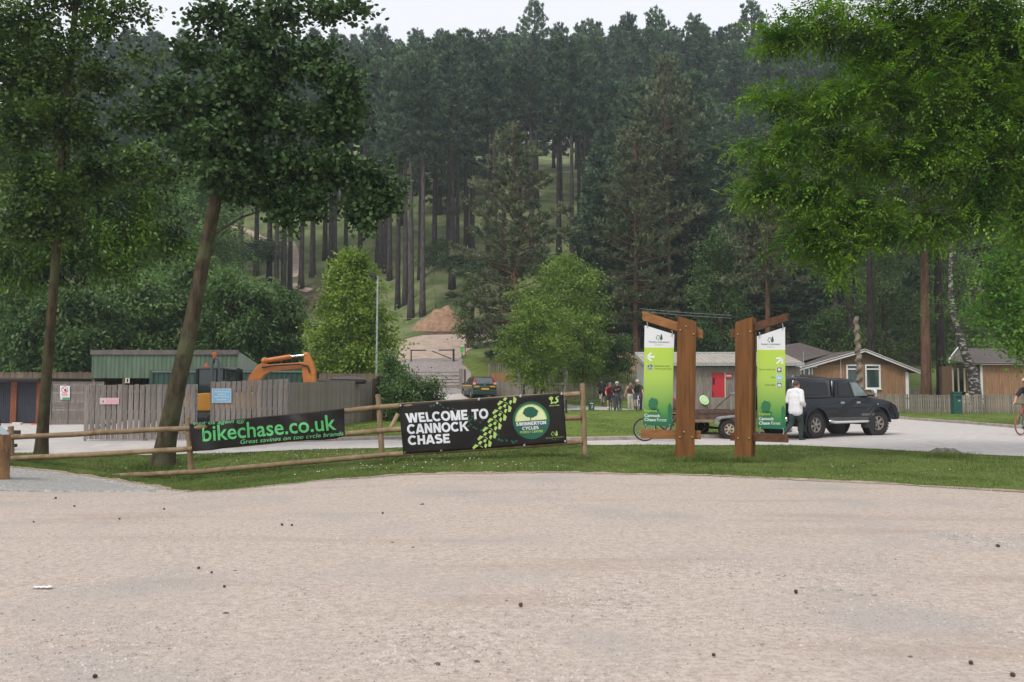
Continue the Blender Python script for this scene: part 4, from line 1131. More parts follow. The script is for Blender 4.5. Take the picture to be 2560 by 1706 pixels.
hooks(tR, PL, [((1898, 833), (1898.3, 844)), ((1955.5, 811), (1955.5, 824)), ((1900, 1070), (1898, 1083)), ((1957, 1072), (1957.5, 1085))])
bolts(tR, PL, [(1845, 837), (1876, 830), (1845, 1097), (1873, 1097)])
q.polys(decid_outline(1924, 849.5, 5.0, 1.3), M['forestgreen'], 'tree_outline_mark'); q.polys([conifer(1931.3, 840, 857, 8)], M['forestgreen'], 'conifer_mark', .005)
q.rtext('Forestry Commission', 1903, 1951, 858.3, 864.3, M['signgrey'], bold=.01)
q.rtext('England', 1918, 1936, 865.5, 870, M['signpale'])
q.polys(stroke([(1942.5, 908.5), (1955.5, 896)], 4.4) + stroke([(1942, 896.2), (1955.8, 895.6), (1955.6, 909)], 4.4), M['white'], 'arrow')
for y0, y1, tx0, s, m_ in ((919, 931, 1899, 'Birches Valley Café', M['signgrey']), (938, 951, 1927, 'Toilet', M['signblue']), (957, 969, 1913, 'Forest office', M['signgrey'])):
    icon(q, 1942, y0, 1954, y1, m_)
    q.rtext(s, tx0, 1937.5, y0 + 3, y0 + 8, M['signtext'])
q.polys([[(1944.5, 921.5), (1950.5, 921.5), (1950, 926), (1948.5, 928), (1946.3, 928), (1944.9, 926)]] + stroke([(1950.5, 922.5), (1952.3, 923.5), (1950.3, 926)], .9), M['panelwhite'], 'cup_pictogram', .007)
q.polys([circ(1945.8, 941, 1.0, n=8), circ(1950.4, 941, 1.0, n=8), [(1944.3, 942.4), (1947.3, 942.4), (1946.8, 948.8), (1944.8, 948.8)], [(1950.4, 942.2), (1952.6, 947), (1951.3, 947), (1951.3, 949), (1949.5, 949), (1949.5, 947), (1948.2, 947)]], M['panelwhite'], 'toilet_pictogram', .007)
q.polys([[(1948, 959), (1952.4, 962.5), (1952, 967.6), (1949.8, 967.6), (1949.8, 963.8), (1946.2, 963.8), (1946.2, 967.6), (1944, 967.6), (1943.6, 962.5)]], M['panelwhite'], 'house_pictogram', .007)
sign_trees(q, (1914, 1018, 12, 16), (1958, 1036, 5, 20))
q.rtext('Explore', 1897, 1925.5, 1031.5, 1041, M['signlime'], bold=.005, lift=.006)
q.rtext('Cannock', 1897, 1934.5, 1043, 1051, M['white'], bold=.018, lift=.006)
q.rtext('Chase', 1897, 1924.5, 1054, 1062, M['white'], bold=.018, lift=.006)
q.rtext('Forest', 1928, 1951, 1054.2, 1062.2, M['white'], lift=.006)

# debarked stump post with a sloping information plate at the yard's corner
sp_ = hit(10, 1198); b = MB()
sp_ = Vector((X(8, 15.4), 15.4, Z(X(8, 15.4), 15.4)))
root = thing('stump_post', 'thick bark covered log post with a slanting pale plate on top', 'post', sp_)
r0 = .165
vs = []; n = 20; prof = [0, .15, .35, .55, .75, .9, 1.0]
b = MB()
for i, h_ in enumerate(prof):
    for k in range(n):
        a = 2 * math.pi * k / n
        rr = r0 * (1 + .10 * noise.noise(Vector((math.cos(a) * 1.5, math.sin(a) * 1.5, h_ * 3)))) * (1.08 if i == 0 else 1)
        x_, y_ = math.cos(a) * rr, math.sin(a) * rr
        z_ = h_ * .96 if i < 6 else .93 - x_ * .85
        b.v.append((x_, y_, z_ - (.1 if i == 0 else 0)))
for i in range(6):
    for k in range(n):
        b.f.append([i * n + k, i * n + (k + 1) % n, (i + 1) * n + (k + 1) % n, (i + 1) * n + k]); b.m.append(0)
b.f.append(list(range(6 * n, 7 * n))); b.m.append(1)
o = b.build('log', None, root, smooth=True, mats=[M['stumpbark'], M['logend']])
b = MB(); pts = [(math.cos(2 * math.pi * k / 24) * .135, math.sin(2 * math.pi * k / 24) * .135) for k in range(24)]
b.add([(x, y, .943 - x * .85) for x, y in pts] + [(x, y, .93 - x * .85) for x, y in pts], [tuple(range(24)), tuple(range(47, 23, -1))] + [(i, i + 24, (i + 1) % 24 + 24, (i + 1) % 24) for i in range(24)])
b.build('plate', pm('plate_pale_mat', (.40, .47, .52), rough=.35), root)
# ------------------------------------------------------------------ vehicles
def arc(cx, cz, r, a0, a1, n=10):
    return [(cx + r * math.cos(math.radians(a0 + (a1 - a0) * k / n)), cz + r * math.sin(math.radians(a0 + (a1 - a0) * k / n))) for k in range(n + 1)]
def plate(b, prof, y, th, lean=0.0, zref=0.0):
    """thin panel from an (x, z) outline, standing at side y, leaning in with height"""
    s = 1 if y > 0 else -1
    def P(q, o): return (q[0], y + s * o - s * lean * (q[1] - zref), q[1])
    n = len(prof)
    b.add([P(q, th) for q in prof] + [P(q, 0) for q in prof], [tuple(range(n)), tuple(range(2 * n - 1, n - 1, -1))] + [(i, i + n, (i + 1) % n + n, (i + 1) % n) for i in range(n)])
def wheel(parent, pos, r, w, rim_r, side, rimmat, spokes=6, tyremat=None, name='wheel', knob=True):
    wr = thing(name, None, None); wr.parent = parent; wr.location = pos
    b = MB(); h = w / 2
    b.lathe([(rim_r, -h * .9), (r * .86, -h), (r * .97, -h * .86), (r, -h * .55), (r, h * .55), (r * .97, h * .86), (r * .86, h), (rim_r, h * .9)], 36, axis='Y', closed=True)
    if knob:
        for k in range(28):
            a = 2 * math.pi * k / 28
            for yy in (-h * .72, h * .72):
                c = Vector((math.cos(a) * r * .99, yy, math.sin(a) * r * .99))
                b.box(c, (.03, w * .3, .05), Matrix.Rotation(-a, 3, 'Y'))
    b.build('tyre', tyremat or M['rubber'], wr, smooth=True)
    b = MB(); yo = side * h * .75
    b.lathe([(rim_r, yo), (rim_r * 1.02, yo + side * .012), (rim_r * .90, yo + side * .012), (rim_r * .86, yo - side * .03), (rim_r * .86, -side * h * .7), (rim_r * 1.0, -side * h * .7)], 30, axis='Y', closed=True)
    for k in range(spokes):
        a = 2 * math.pi * k / spokes
        b.add([(math.cos(a + d) * q, yo + side * (0 if q > rim_r * .5 else .012) - side * dd, math.sin(a + d) * q) for dd in (0, .04) for q, d in ((rim_r * .16, -.5), (rim_r * .9, -.20), (rim_r * .9, .20), (rim_r * .16, .5))],
              [(0, 1, 2, 3), (7, 6, 5, 4), (0, 4, 5, 1), (1, 5, 6, 2), (2, 6, 7, 3), (3, 7, 4, 0)])
    b.lathe([(rim_r * .24, yo - side * .05), (rim_r * .24, yo + side * .015), (rim_r * .14, yo + side * .03), (.004, yo + side * .03)], 14, axis='Y')
    b.build('rim', rimmat, wr, smooth=True)
    b = MB(); b.lathe([(rim_r * .86, yo - side * .10), (.02, yo - side * .10)], 20, axis='Y'); b.build('brake_disc', M['blacksat'], wr)
    return wr
def skin_side(prof, w0, lean, z0):
    return prof
# pickup ------------------------------------------------------------
PK = Vector((10.07, 26.45, 0)); PK.z = Z(PK.x, PK.y) + .01
pk = thing('pickup_truck', 'dark navy double-cab pickup with a hard canopy over its load bed', 'pickup', PK, math.radians(30))
WB, WR = 1.48, .395
low = [(-2.42, .62), (-2.46, .80), (-2.46, 1.14), (-2.44, 1.20), (.98, 1.22), (1.20, 1.215), (1.75, 1.19), (2.15, 1.13), (2.36, 1.02), (2.43, .86), (2.44, .62), (2.36, .50)]
low += arc(WB, WR, .53, -5, 185, 12)[:0]
body = [(-2.46, .80), (-2.46, 1.15), (-2.42, 1.20), (1.00, 1.22), (1.25, 1.20), (1.75, 1.145), (2.13, 1.065), (2.35, .96), (2.44, .84), (2.46, .66), (2.40, .56)] + arc(WB, WR + .03, .50, 8, 172, 14) + [(WB - .51, .47), (-WB + .51, .47)] + arc(-WB, WR + .03, .50, 8, 172, 14) + [(-2.30, .58), (-2.44, .62)]
b = MB(); vs = []
HW = .875
n = len(body)
lay = [(-1, .0), (-.93, .03), (.93, .03), (1, .0)]
# cross-section: sides bulge slightly at mid height
def yb(z): return HW - .05 * max(0, (z - .95)) ** 1.2 * 2 - .06 * max(0, .75 - z)
vs = [(x, -yb(z), z) for x, z in body] + [(x * .998, -yb(z) + .05, z + .0) for x, z in body] + [(x * .998, yb(z) - .05, z) for x, z in body] + [(x, yb(z), z) for x, z in body]
fs = [tuple(range(n)), tuple(range(4 * n - 1, 3 * n - 1, -1))]
for L_ in range(3):
    for i in range(n): fs.append((L_ * n + i, L_ * n + n + i, L_ * n + n + (i + 1) % n, L_ * n + (i + 1) % n))
b.add(vs, fs); b.build('body', M['navypaint'], pk, bevel=.012, seg=2)
# underbody and axles
b = MB(); b.box((0, 0, .50), (3.9, 1.35, .22)); b.box((-1.48, 0, .40), (.16, 1.4, .16)); b.box((1.48, 0, .40), (.16, 1.4, .14)); b.box((-.2, .45, .42), (1.6, .3, .2)); b.build('chassis', M['black'], pk)
for sx in (-1, 1):
    for sy in (-1, 1):
        b = MB(); b.lathe([(.49, -.13), (.49, .13)], 24, axis='Y', c=(sx * WB, sy * .70, WR + .03)); b.build('wheel_well', M['black'], pk)
# cab and canopy
def house(b, stations, z0, topf=None):
    vs = []; fs = []
    for x0, x1, zt_, hb, ht in stations: pass
def loft(rings):
    b = MB(); k = len(rings[0])
    for r_ in rings: b.v += [tuple(p) for p in r_]
    for i in range(len(rings) - 1):
        for j in range(k):
            b.f.append([i * k + j, i * k + (j + 1) % k, (i + 1) * k + (j + 1) % k, (i + 1) * k + j]); b.m.append(0)
    b.f.append(list(range(k - 1, -1, -1))); b.m.append(0)
    b.f.append(list(range((len(rings) - 1) * k, len(rings) * k))); b.m.append(0)
    return b
def rrect(x0, x1, hw, z, cut=.08, slope=0):
    return [(x0 + cut, -hw, z), (x1 - cut, -hw, z), (x1, -hw + cut, z), (x1, hw - cut, z), (x1 - cut, hw, z), (x0 + cut, hw, z), (x0, hw - cut, z), (x0, -hw + cut, z)]
loft([rrect(-.62, 1.28, .83, 1.20), rrect(-.60, 1.20, .825, 1.26), rrect(-.50, .62, .735, 1.74), rrect(-.44, .46, .69, 1.80), rrect(-.2, .2, .5, 1.825)]).build('cab', M['navypaint'], pk, smooth=True, bevel=.01)
loft([rrect(-2.42, -.66, .83, 1.19), rrect(-2.42, -.66, .825, 1.26), rrect(-2.26, -.64, .75, 1.76), rrect(-2.16, -.66, .70, 1.84), rrect(-1.9, -.8, .5, 1.87)]).build('canopy', M['navypaint'], pk, smooth=True, bevel=.01)
def gl(name, prof, side, mat, th=.012):
    b = MB(); s = side
    def yw(z): return .8275 - (z - 1.26) * (.09 / .48)
    n = len(prof)
    b.add([(x, s * (yw(z) + th), z) for x, z in prof] + [(x, s * (yw(z) - .01), z) for x, z in prof], [tuple(range(n)), tuple(range(2 * n - 1, n - 1, -1))] + [(i, i + n, (i + 1) % n + n, (i + 1) % n) for i in range(n)])
    return b.build(name, mat, pk, bevel=.004)
for s in (-1, 1):
    b = MB()
    def yw(z): return .8275 - (z - 1.26) * (.075 / .5)
    pr_ = [(-2.22, 1.30), (-.82, 1.30), (-.84, 1.62), (-.92, 1.70), (-2.10, 1.70), (-2.17, 1.66)]
    nn = len(pr_); b.add([(x, s * (yw(z) + .012), z) for x, z in pr_] + [(x, s * (yw(z) - .01), z) for x, z in pr_], [tuple(range(nn)), tuple(range(2 * nn - 1, nn - 1, -1))] + [(i, i + nn, (i + 1) % nn + nn, (i + 1) % nn) for i in range(nn)])
    b.build('canopy_window', M['glass'], pk, bevel=.004)
    gl('rear_window', [(-.40, 1.27), (.26, 1.27), (.16, 1.68), (-.34, 1.68)], s, M['glass'])
    gl('front_window', [(.36, 1.27), (.99, 1.27), (.60, 1.66), (.52, 1.69), (.25, 1.69)], s, M['glasslight'])
    gl('window_pillar', [(.27, 1.26), (.345, 1.26), (.235, 1.70), (.175, 1.70)], s, M['black'], .016)
    # doors as proud panels with shut lines
    for pr_, nm in (([(-.47, 1.20), (.30, 1.20), (.30, .56), (-.30, .56), (-.47, .86)], 'rear_door'), ([(.325, 1.20), (1.16, 1.20), (1.16, .80), (1.02, .56), (.325, .56)], 'front_door')):
        b = MB(); pp = pr_; nn = len(pp)
        b.add([(x, s * (yb(z) + .011), z) for x, z in pp] + [(x, s * (yb(z) - .02), z) for x, z in pp], [tuple(range(nn)), tuple(range(2 * nn - 1, nn - 1, -1))] + [(i, i + nn, (i + 1) % nn + nn, (i + 1) % nn) for i in range(nn)])
        dr = b.build(nm, M['navypaint'], pk, bevel=.008)
        b = MB(); hx = -.28 if nm == 'rear_door' else .47
        b.box((hx, s * (HW + .012), 1.06), (.17, .035, .065)); b.build('door_handle', M['chrome'] if nm == 'front_door' else M['galv'], dr, bevel=.01)
    b = MB(); b.tube([(-2.44, s * (HW - .01), 1.02), (-.6, s * (HW + .005), 1.03), (1.1, s * (HW + .005), 1.03), (2.2, s * (HW - .03), 1.0)], .008, 6); b.build('side_moulding', M['navyplastic'], pk)
    # flares
    for cx_ in (-WB, WB):
        b = MB(); o_ = arc(cx_, WR + .03, .575, -2, 182, 18); i_ = arc(cx_, WR + .03, .485, -2, 182, 18); m = len(o_)
        V_ = [(x, s * (HW - .04), z) for x, z in o_] + [(x, s * (HW + .055), z * 1.0 - .0) for x, z in arc(cx_, WR + .03, .535, -2, 182, 18)] + [(x, s * (HW + .06), z) for x, z in i_] + [(x, s * (HW - .1), z) for x, z in i_]
        F_ = [(L_ * m + i, L_ * m + i + 1, L_ * m + m + i + 1, L_ * m + m + i) for L_ in range(3) for i in range(m - 1)] + [(0, m, 2 * m, 3 * m), (m - 1, 2 * m - 1, 3 * m - 1, 4 * m - 1)]
        b.add(V_, F_); b.build('wheel_arch_flare', M['navyplastic'], pk, smooth=True)
    b = MB(); b.tube([(-.86, s * (HW - .02), .50), (-.80, s * (HW + .10), .475), (-.70, s * (HW + .12), .47), (.72, s * (HW + .12), .47), (.82, s * (HW + .10), .475), (.9, s * (HW - .02), .50)], .045, 10)
    b.build('side_step', M['chrome'], pk, smooth=True)
    b = MB(); b.box((-1.98, s * (HW - .12), .42), (.03, .30, .40)); b.build('mudflap', M['mud'], pk)
    b = MB(); b.box((.90, s * (HW - .10), .42), (.03, .26, .32)); b.build('mudflap', M['mud'], pk)
    b = MB(); b.box((.05, s * (HW - .04), .54), (1.9, .10, .14)); b.build('sill', M['mud'], pk, bevel=.02)
    # mirror
    b = MB(); b.box((1.04, s * 1.04, 1.36), (.13, .18, .24)); mm = b.build('door_mirror', M['chrome'], pk, bevel=.045, seg=3, smooth=True)
    b = MB(); b.beam((1.02, s * .82, 1.27), (1.05, s * 1.0, 1.30), .05, .05); b.build('mirror_arm', M['black'], mm)
    b = MB(); b.box((2.30, s * .62, .93), (.18, .40, .20)); b.build('headlight', M['whitelamp'], pk, bevel=.04)
    b = MB(); b.box((-2.455, s * .80, .98), (.05, .09, .34)); b.build('tail_light', M['redlamp'], pk, bevel=.01)
    b = MB(); b.box((1.42, s * (HW + .012), 1.0), (.06, .02, .035)); b.build('side_repeater', M['whitelamp'], pk, bevel=.006)
    for cx_, fr in ((-WB, 0), (WB, -.22 if True else 0)):
        w = wheel(pk, (cx_, s * (HW - .13), WR), WR, .275, .225, s, M['alloy'], 6)
        w.rotation_euler = (0, R.uniform(0, 1), 0)
        if fr: w.rotation_euler = (0, .3, fr)
b = MB(); b.box((2.42, 0, .62), (.22, 1.78, .26)); b.build('front_bumper', M['navyplastic'], pk, bevel=.06, seg=2, smooth=True)
b = MB(); b.box((-2.56, 0, .58), (.14, 1.5, .15)); b.build('rear_bumper', M['chrome'], pk, bevel=.03, smooth=True)
b = MB(); b.box((-2.478, 0, .98), (.03, 1.38, .42)); b.build('tailgate', M['navypaint'], pk, bevel=.015)
b = MB(); b.add([(1.20, -.70, 1.262), (1.20, .70, 1.262), (.635, .62, 1.735), (.635, -.62, 1.735)], [(0, 1, 2, 3)]); b.build('windscreen', M['glasslight'], pk)
b = MB(); b.box((-2.355, 0, 1.48), (.02, 1.2, .38), Matrix.Rotation(.3, 3, 'Y')); b.build('canopy_rear_window', M['glass'], pk)
b = MB(); b.lathe([(.17, -.016), (.185, 0), (.17, .016), (.155, 0)], 18, axis='X', c=(.72, -.36, 1.20), closed=True); b.build('steering_wheel', M['black'], pk)
b = MB()
b.tube([(-2.3, -HW + .015, 1.235), (-1.9, -HW + .012, 1.26), (-1.5, -HW + .005, 1.235), (-1.1, -HW + .01, 1.25), (-.7, -HW + .015, 1.235)], .022, 7); b.build('canopy_seal', M['black'], pk)
v, f = text2d('WARRIOR', .01, .3)
vs = [(.62 + a * .62, -(HW + .0135), .635 + c * .085) for a, c in v]
vs = [(x, -(yb(z) + .0135), z) for x, y, z in vs]
me = bpy.data.meshes.new('lettering'); me.from_pydata(vs, [], f); me.update(); link('lettering', me, M['decal'], pk)

# green estate car on the path ---------------------------------------
CY = 58.5; cx0 = X(1196, CY)
cr = thing('hatchback_car', 'dark green hatchback with amber stripes parked beside the field gate', 'car', (cx0, CY, Z(cx0, CY) + .04), math.radians(90 + 15))
cb = [(-1.98, .42), (-2.02, .70), (-1.98, .92), (1.05, .95), (1.7, .84), (1.96, .66), (1.98, .36), (1.9, .24)] + arc(1.28, .31, .36, 0, 180, 10) + [(.9, .22), (-.87, .22)] + arc(-1.25, .31, .36, 0, 180, 10) + [(-1.9, .26)]
b = MB(); b.prism(cb, -.84, .84); b.build('body', M['vangreen'], cr, bevel=.045, seg=2, smooth=True)
loft([rrect(-1.98, 1.15, .80, .90, .1), rrect(-1.96, .95, .80, .98, .1), rrect(-1.80, .25, .66, 1.42, .1), rrect(-1.6, -.1, .58, 1.485, .1)]).build('cabin', M['vangreen'], cr, smooth=True, bevel=.02)
b = MB(); b.prism([(-2.01, .24), (-2.03, .52), (1.99, .52), (1.99, .24)], -.855, .855); b.build('lower_cladding', M['cargrey'], cr, bevel=.03) if False else None
b = MB(); b.add([(-1.985, -.60, 1.0), (-1.985, .60, 1.0), (-1.835, .55, 1.39), (-1.835, -.55, 1.39)], [(0, 1, 2, 3)]); b.build('rear_window', pm('rear_glass_mat', (.16, .19, .21), rough=.08), cr)
for s in (-1, 1):
    for pr_, nm in (([(-1.50, 1.0), (-.62, 1.0), (-.62, 1.36), (-1.42, 1.36)], 'side_window'), ([(-.54, 1.0), (.72, 1.0), (.22, 1.34), (-.54, 1.36)], 'side_window')):
        b = MB(); nn = len(pr_)
        b.add([(x, s * (.815 - (z - .98) * .31), z) for x, z in pr_], [tuple(range(nn))]); b.build(nm, M['glass'], cr)
    b = MB(); b.add([(-2.03, s * .84, .98), (-2.03, s * .62, .98), (-1.88, s * .56, 1.40), (-1.86, s * .68, 1.40), (-1.78, s * .83, .98)], [(0, 1, 2, 3), (0, 3, 4)])
    tl_ = b.build('tail_light', M['redlamp'], cr)
    b = MB(); b.box((-2.01, s * .73, 1.0), (.06, .2, .13)); b.build('reversing_light', M['whitelamp'], tl_, bevel=.01)
    b = MB(); b.box((-.2, s * .848, .86), (2.9, .012, .10)); b.build('side_stripe', M['amber'], cr)
    b = MB(); b.box((-2.025, s * .56, .80), (.014, .36, .10)); b.build('rear_stripe', M['amber'], cr)
    b = MB(); b.box((.62, s * .95, 1.0), (.12, .16, .13)); b.build('door_mirror', M['vangreen'], cr, bevel=.03)
    b = MB(); b.prism([(-1.2 + .38, .24), (-.86, .50), (.86, .50), (.9, .24)], s * .842, s * .862); b.build('side_cladding', M['cargrey'], cr)
    for cx_ in (-1.25, 1.28):
        wheel(cr, (cx_, s * .74, .31), .31, .19, .2, s, M['alloy'], 7, knob=False)
b = MB(); b.box((-2.0, 0, .42), (.12, 1.66, .28)); b.build('rear_bumper', M['vangreen'], cr, bevel=.04)
b = MB(); b.box((-2.068, -.02, .64), (.02, .53, .12)); pl_ = b.build('number_plate', M['plate'], cr)
b = MB(); b.box((-2.035, -.02, .785), (.02, .62, .03)); b.build('chrome_strip', M['chrome'], cr)
b = MB(); b.ball((-2.01, 0, .90), (.02, .07, .035), 12, 6); b.build('badge', M['galv'], cr)
b = MB(); b.box((-1.82, 0, 1.445), (.06, .26, .04)); b.build('brake_light', M['redlamp'], cr)
b = MB(); b.beam((-1.965, .05, 1.02), (-1.945, -.35, 1.10), .02, .02); b.build('rear_wiper', M['black'], cr)
b = MB(); b.box((0, 0, .27), (3.4, 1.3, .14)); b.build('underbody', M['black'], cr)

# flatbed trailer -----------------------------------------------------
TY = 25.0; tx = X(1797, TY)
tr = thing('flatbed_trailer', 'low brown flatbed trailer with a ladder frame hitched behind the pickup', 'trailer', (tx, TY + .75, Z(tx, TY)), math.radians(16))
b = MB()
for s in (-1, 1): b.box((.25, s * .66, .66), (2.9, .07, .13))
for x in (-1.15, -.4, .4, 1.2, 1.66): b.box((x, 0, .64), (.07, 1.28, .09))
b.build('frame', M['trailerbrown'], tr)
for s in (-1, 1):
    b = MB(); b.box((.25, s * .665, .81), (2.86, .035, .10)); b.box((.25, s * .68, .735), (2.84, .03, .02)); b.build('side_rail', M['trailerbrown'], tr, bevel=.006)
    b = MB(); b.box((.25, s * .715, .55), (2.8, .03, .09)); b.build('side_board', M['trailerboard'], tr)
for k in range(6):
    b = MB(); b.box((.25, -.53 + k * .212, .745), (2.78, .20, .03)); b.build('deck_board', M['trailerboard'], tr)
for s in (-1, 1):
    w = wheel(tr, (0, s * .85, .30), .30, .18, .165, s, M['rimbeige'], 6, knob=False)
    b = MB(); pts = [(-.42, .45), (-.36, .64), (-.26, .68), (.30, .72), (.42, .73)]
    V_ = [(x, s * y_, z) for y_ in (.76, .98) for x, z in pts]; m = len(pts)
    F_ = [(i, i + 1, m + i + 1, m + i) for i in range(m - 1)]
    V_ += [(x, s * .98, z - .05) for x, z in pts]; F_ += [(m + i, m + i + 1, 2 * m + i + 1, 2 * m + i) for i in range(m - 1)]
    b.add(V_, F_); b.build('mudguard', M['galv'], tr, smooth=False)
b = MB(); b.box((0, 0, .30), (.07, 1.6, .07)); b.build('axle', M['black'], tr)
b = MB()
for s in (-1, 1): b.tube([(1.02, s * .64, .75), (1.02, s * .64, 1.36)], .024, 8)
b.tube([(1.02, -.64, 1.36), (1.02, .64, 1.36)], .024, 8); b.build('headboard', M['galv'], tr)
for s in (-1, 1):
    b = MB(); b.tube([(1.02, s * .64, 1.34), (.30, s * .64, .78)], .02, 8); b.build('stay', M['trailerbrown'], tr)
b = MB(); b.beam((1.66, .5, .60), (2.75, .0, .52), .07, .08); b.beam((1.66, -.5, .60), (2.75, .0, .52), .07, .08); b.ball((2.8, 0, .52), .06); b.build('drawbar', M['trailerbrown'], tr)
b = MB(); b.box((-1.24, 0, .52), (.05, 1.5, .12)); lb = b.build('light_board', M['trailerboard'], tr)
for s in (-1, 1):
    b = MB(); b.box((-1.275, s * .58, .52), (.03, .22, .09)); b.build('lamp', M['whitelamp'], lb)

# excavator in the compound --------------------------------------------
EY = 31.0; ex = X(575, EY)
exv = thing('excavator', 'orange excavator with black cab working behind the slatted gates', 'excavator', (ex, EY, Z(ex, EY)), 0)
b = MB()
for s in (-1, 1):
    b.prism([(-1.2, .12), (-1.05, 0), (1.05, 0), (1.2, .12), (1.25, .35), (1.1, .55), (-1.1, .55), (-1.25, .35)], s * .95 - .2, s * .95 + .2)
b.build('tracks', M['blacksat'], exv, bevel=.03)['kind'] = 'stuff'
b = MB(); b.lathe([(.55, .5), (.55, .75)], 20); b.build('turntable', M['black'], exv)
b = MB(); b.prism([(-1.25, .75), (-1.35, 1.0), (-1.3, 1.35), (-.6, 1.42), (.8, 1.42), (.9, .75)], -.95, .95); b.build('house', M['digyellow'], exv, bevel=.05)
b = MB(); b.prism([(-1.3, .72), (1.0, .72), (1.0, .60), (-1.3, .60)], -.9, .9); b.build('deck_plate', M['diggrey'], exv)
# cab: x 512..600 px, top y 918
cabx0, cabx1 = X(512, EY) - ex, X(592, EY) - ex
ztop = W(550, 919, EY).z - exv.location.z
cab = thing('cab', None, None); cab.parent = exv
b = MB(); w0 = .06
for x_, y_ in ((cabx0, -.75), (cabx1, -.75), (cabx0, .55), (cabx1 + .08, .55)):
    b.beam((x_, y_, 1.2), (x_ + (.02 if x_ == cabx0 else -.10), y_, ztop - .06), w0 * 1.6, w0 * 1.6, up=(0, 1, 0))
b.build('pillars', M['black'], cab)['kind'] = 'stuff'
b = MB(); b.prism([(cabx0 - .03, ztop - .10), (cabx0 + .05, ztop), (cabx1 - .14, ztop), (cabx1 - .02, ztop - .10)], -.82, .62); b.build('roof', M['diggrey'], cab, bevel=.03)
b = MB(); b.add([(cabx0, -.74, 1.2), (cabx1, -.74, 1.2), (cabx1 - .1, -.74, ztop - .1), (cabx0 + .02, -.74, ztop - .1)], [(0, 1, 2, 3)]); b.build('side_window', M['glassg'], cab)
b = MB(); b.add([(cabx1 + .02, -.7, 1.2), (cabx1 + .02, .55, 1.2), (cabx1 - .09, .55, ztop - .1), (cabx1 - .09, -.7, ztop - .1)], [(0, 1, 2, 3)]); b.build('windscreen', M['glassg'], cab)
b = MB(); b.box((cabx0 + .3, -.1, 1.5), (.4, .5, .7)); b.build('seat', M['black'], cab, bevel=.06)
# grab bar and beacons
gx0, gx1 = X(531, EY - 1) - ex, X(547, EY - 1) - ex
gz = W(539, 896, EY - 1).z - exv.location.z
b = MB(); b.tube([(gx0, -1.0, 1.1), (gx0, -1.0, gz - .15), (gx0 + .04, -1.0, gz - .04), ((gx0 + gx1) / 2, -1.0, gz), (gx1 - .03, -1.0, gz - .04), (gx1 + .01, -1.0, gz - .18), (gx1 + .02, -1.0, 1.1)], .045, 10); b.build('guard_bar', M['diggrey'], exv, smooth=True)
for px, py, yy in ((536, 888, -1.0), (516, 917, -.3)):
    p = W(px, py, EY + yy) - exv.location
    b = MB(); b.lathe([(.05, -.10), (.045, -.02), (.07, -.02), (.075, .06), (.05, .11), (.004, .115)], 12, c=p); bc = b.build('beacon', pm('beacon_mat', (.75, .16, .02), rough=.3), exv, smooth=True)
    b = MB(); b.tube([p - Vector((0, 0, .30)), p - Vector((0, 0, .08))], .03, 8); b.build('beacon_stem', M['black'], bc)
b = MB(); c = W(596, 926, EY - .6) - exv.location; b.box(c, (.12, .1, .14)); b.tube([c, c + Vector((-.15, 0, -.3))], .015, 6); b.build('mirror', M['black'], exv)
# boom and dipper arm, traced in side view at the machine's own distance
def exslab(name, px, dy0, dy1, mat, bev=.02, parent=None):
    fr = [W(x, y, EY) - exv.location for x, y in px]; n = len(fr)
    b = MB(); b.add([p + Vector((0, dy0, 0)) for p in fr] + [p + Vector((0, dy1, 0)) for p in fr], [tuple(range(n)), tuple(range(2 * n - 1, n - 1, -1))] + [(i, i + n, (i + 1) % n + n, (i + 1) % n) for i in range(n)])
    return b.build(name, mat, parent or exv, bevel=bev)
z2 = lambda q: (480 + q[0] / 3.136, 780 + q[1] / 3.136)
exslab('boom', [z2(q) for q in ((470, 575), (500, 500), (560, 425), (600, 400), (640, 418), (900, 400), (945, 400), (940, 425), (880, 450), (760, 460), (660, 470), (610, 500), (560, 560), (520, 620), (440, 640))], -.75, -.50, M['digorange'])
exslab('dipper_arm', [z2(q) for q in ((925, 330), (948, 335), (985, 410), (1000, 470), (1008, 600), (960, 620), (922, 600), (905, 500), (905, 430), (915, 395))], -.78, -.47, M['digorange'])
b = MB(); a_, c_ = W(*z2((610, 388)), EY) - exv.location, W(*z2((812, 355)), EY) - exv.location; d_ = W(*z2((930, 342)), EY) - exv.location
yo = Vector((0, -.62, 0)); b.tube([a_ + yo, c_ + yo], .085, 12); b.build('hydraulic_cylinder', M['digorange'], exv, smooth=True)
b = MB(); b.tube([c_ + yo, d_ + yo], .04, 10); b.build('piston_rod', M['chrome'], exv, smooth=True)
b = MB(); b.ball(a_ + yo, (.13, .2, .13)); b.ball(d_ + yo, (.1, .2, .1)); b.build('pins', M['digorange'], exv)['kind'] = 'stuff'
b = MB(); e_ = W(*z2((880, 415)), EY) - exv.location
b.tube([W(*z2((600, 440)), EY) - exv.location + Vector((0, -.8, 0)), W(*z2((700, 425)), EY) - exv.location + Vector((0, -.82, .0)), e_ + Vector((0, -.82, 0)), W(*z2((950, 430)), EY) - exv.location + Vector((0, -.83, 0)), W(*z2((965, 480)), EY) - exv.location + Vector((0, -.83, 0))], .03, 8); b.build('hose', M['black'], exv, smooth=True)
b = MB(); q_ = W(*z2((965, 640)), EY) - exv.location
b.prism([(q_.x - .5, .15), (q_.x - .65, .5), (q_.x - .2, .95), (q_.x + .15, .9), (q_.x + .1, .3)], -1.0, -.25); b.build('bucket', M['diggrey'], exv, bevel=.03)
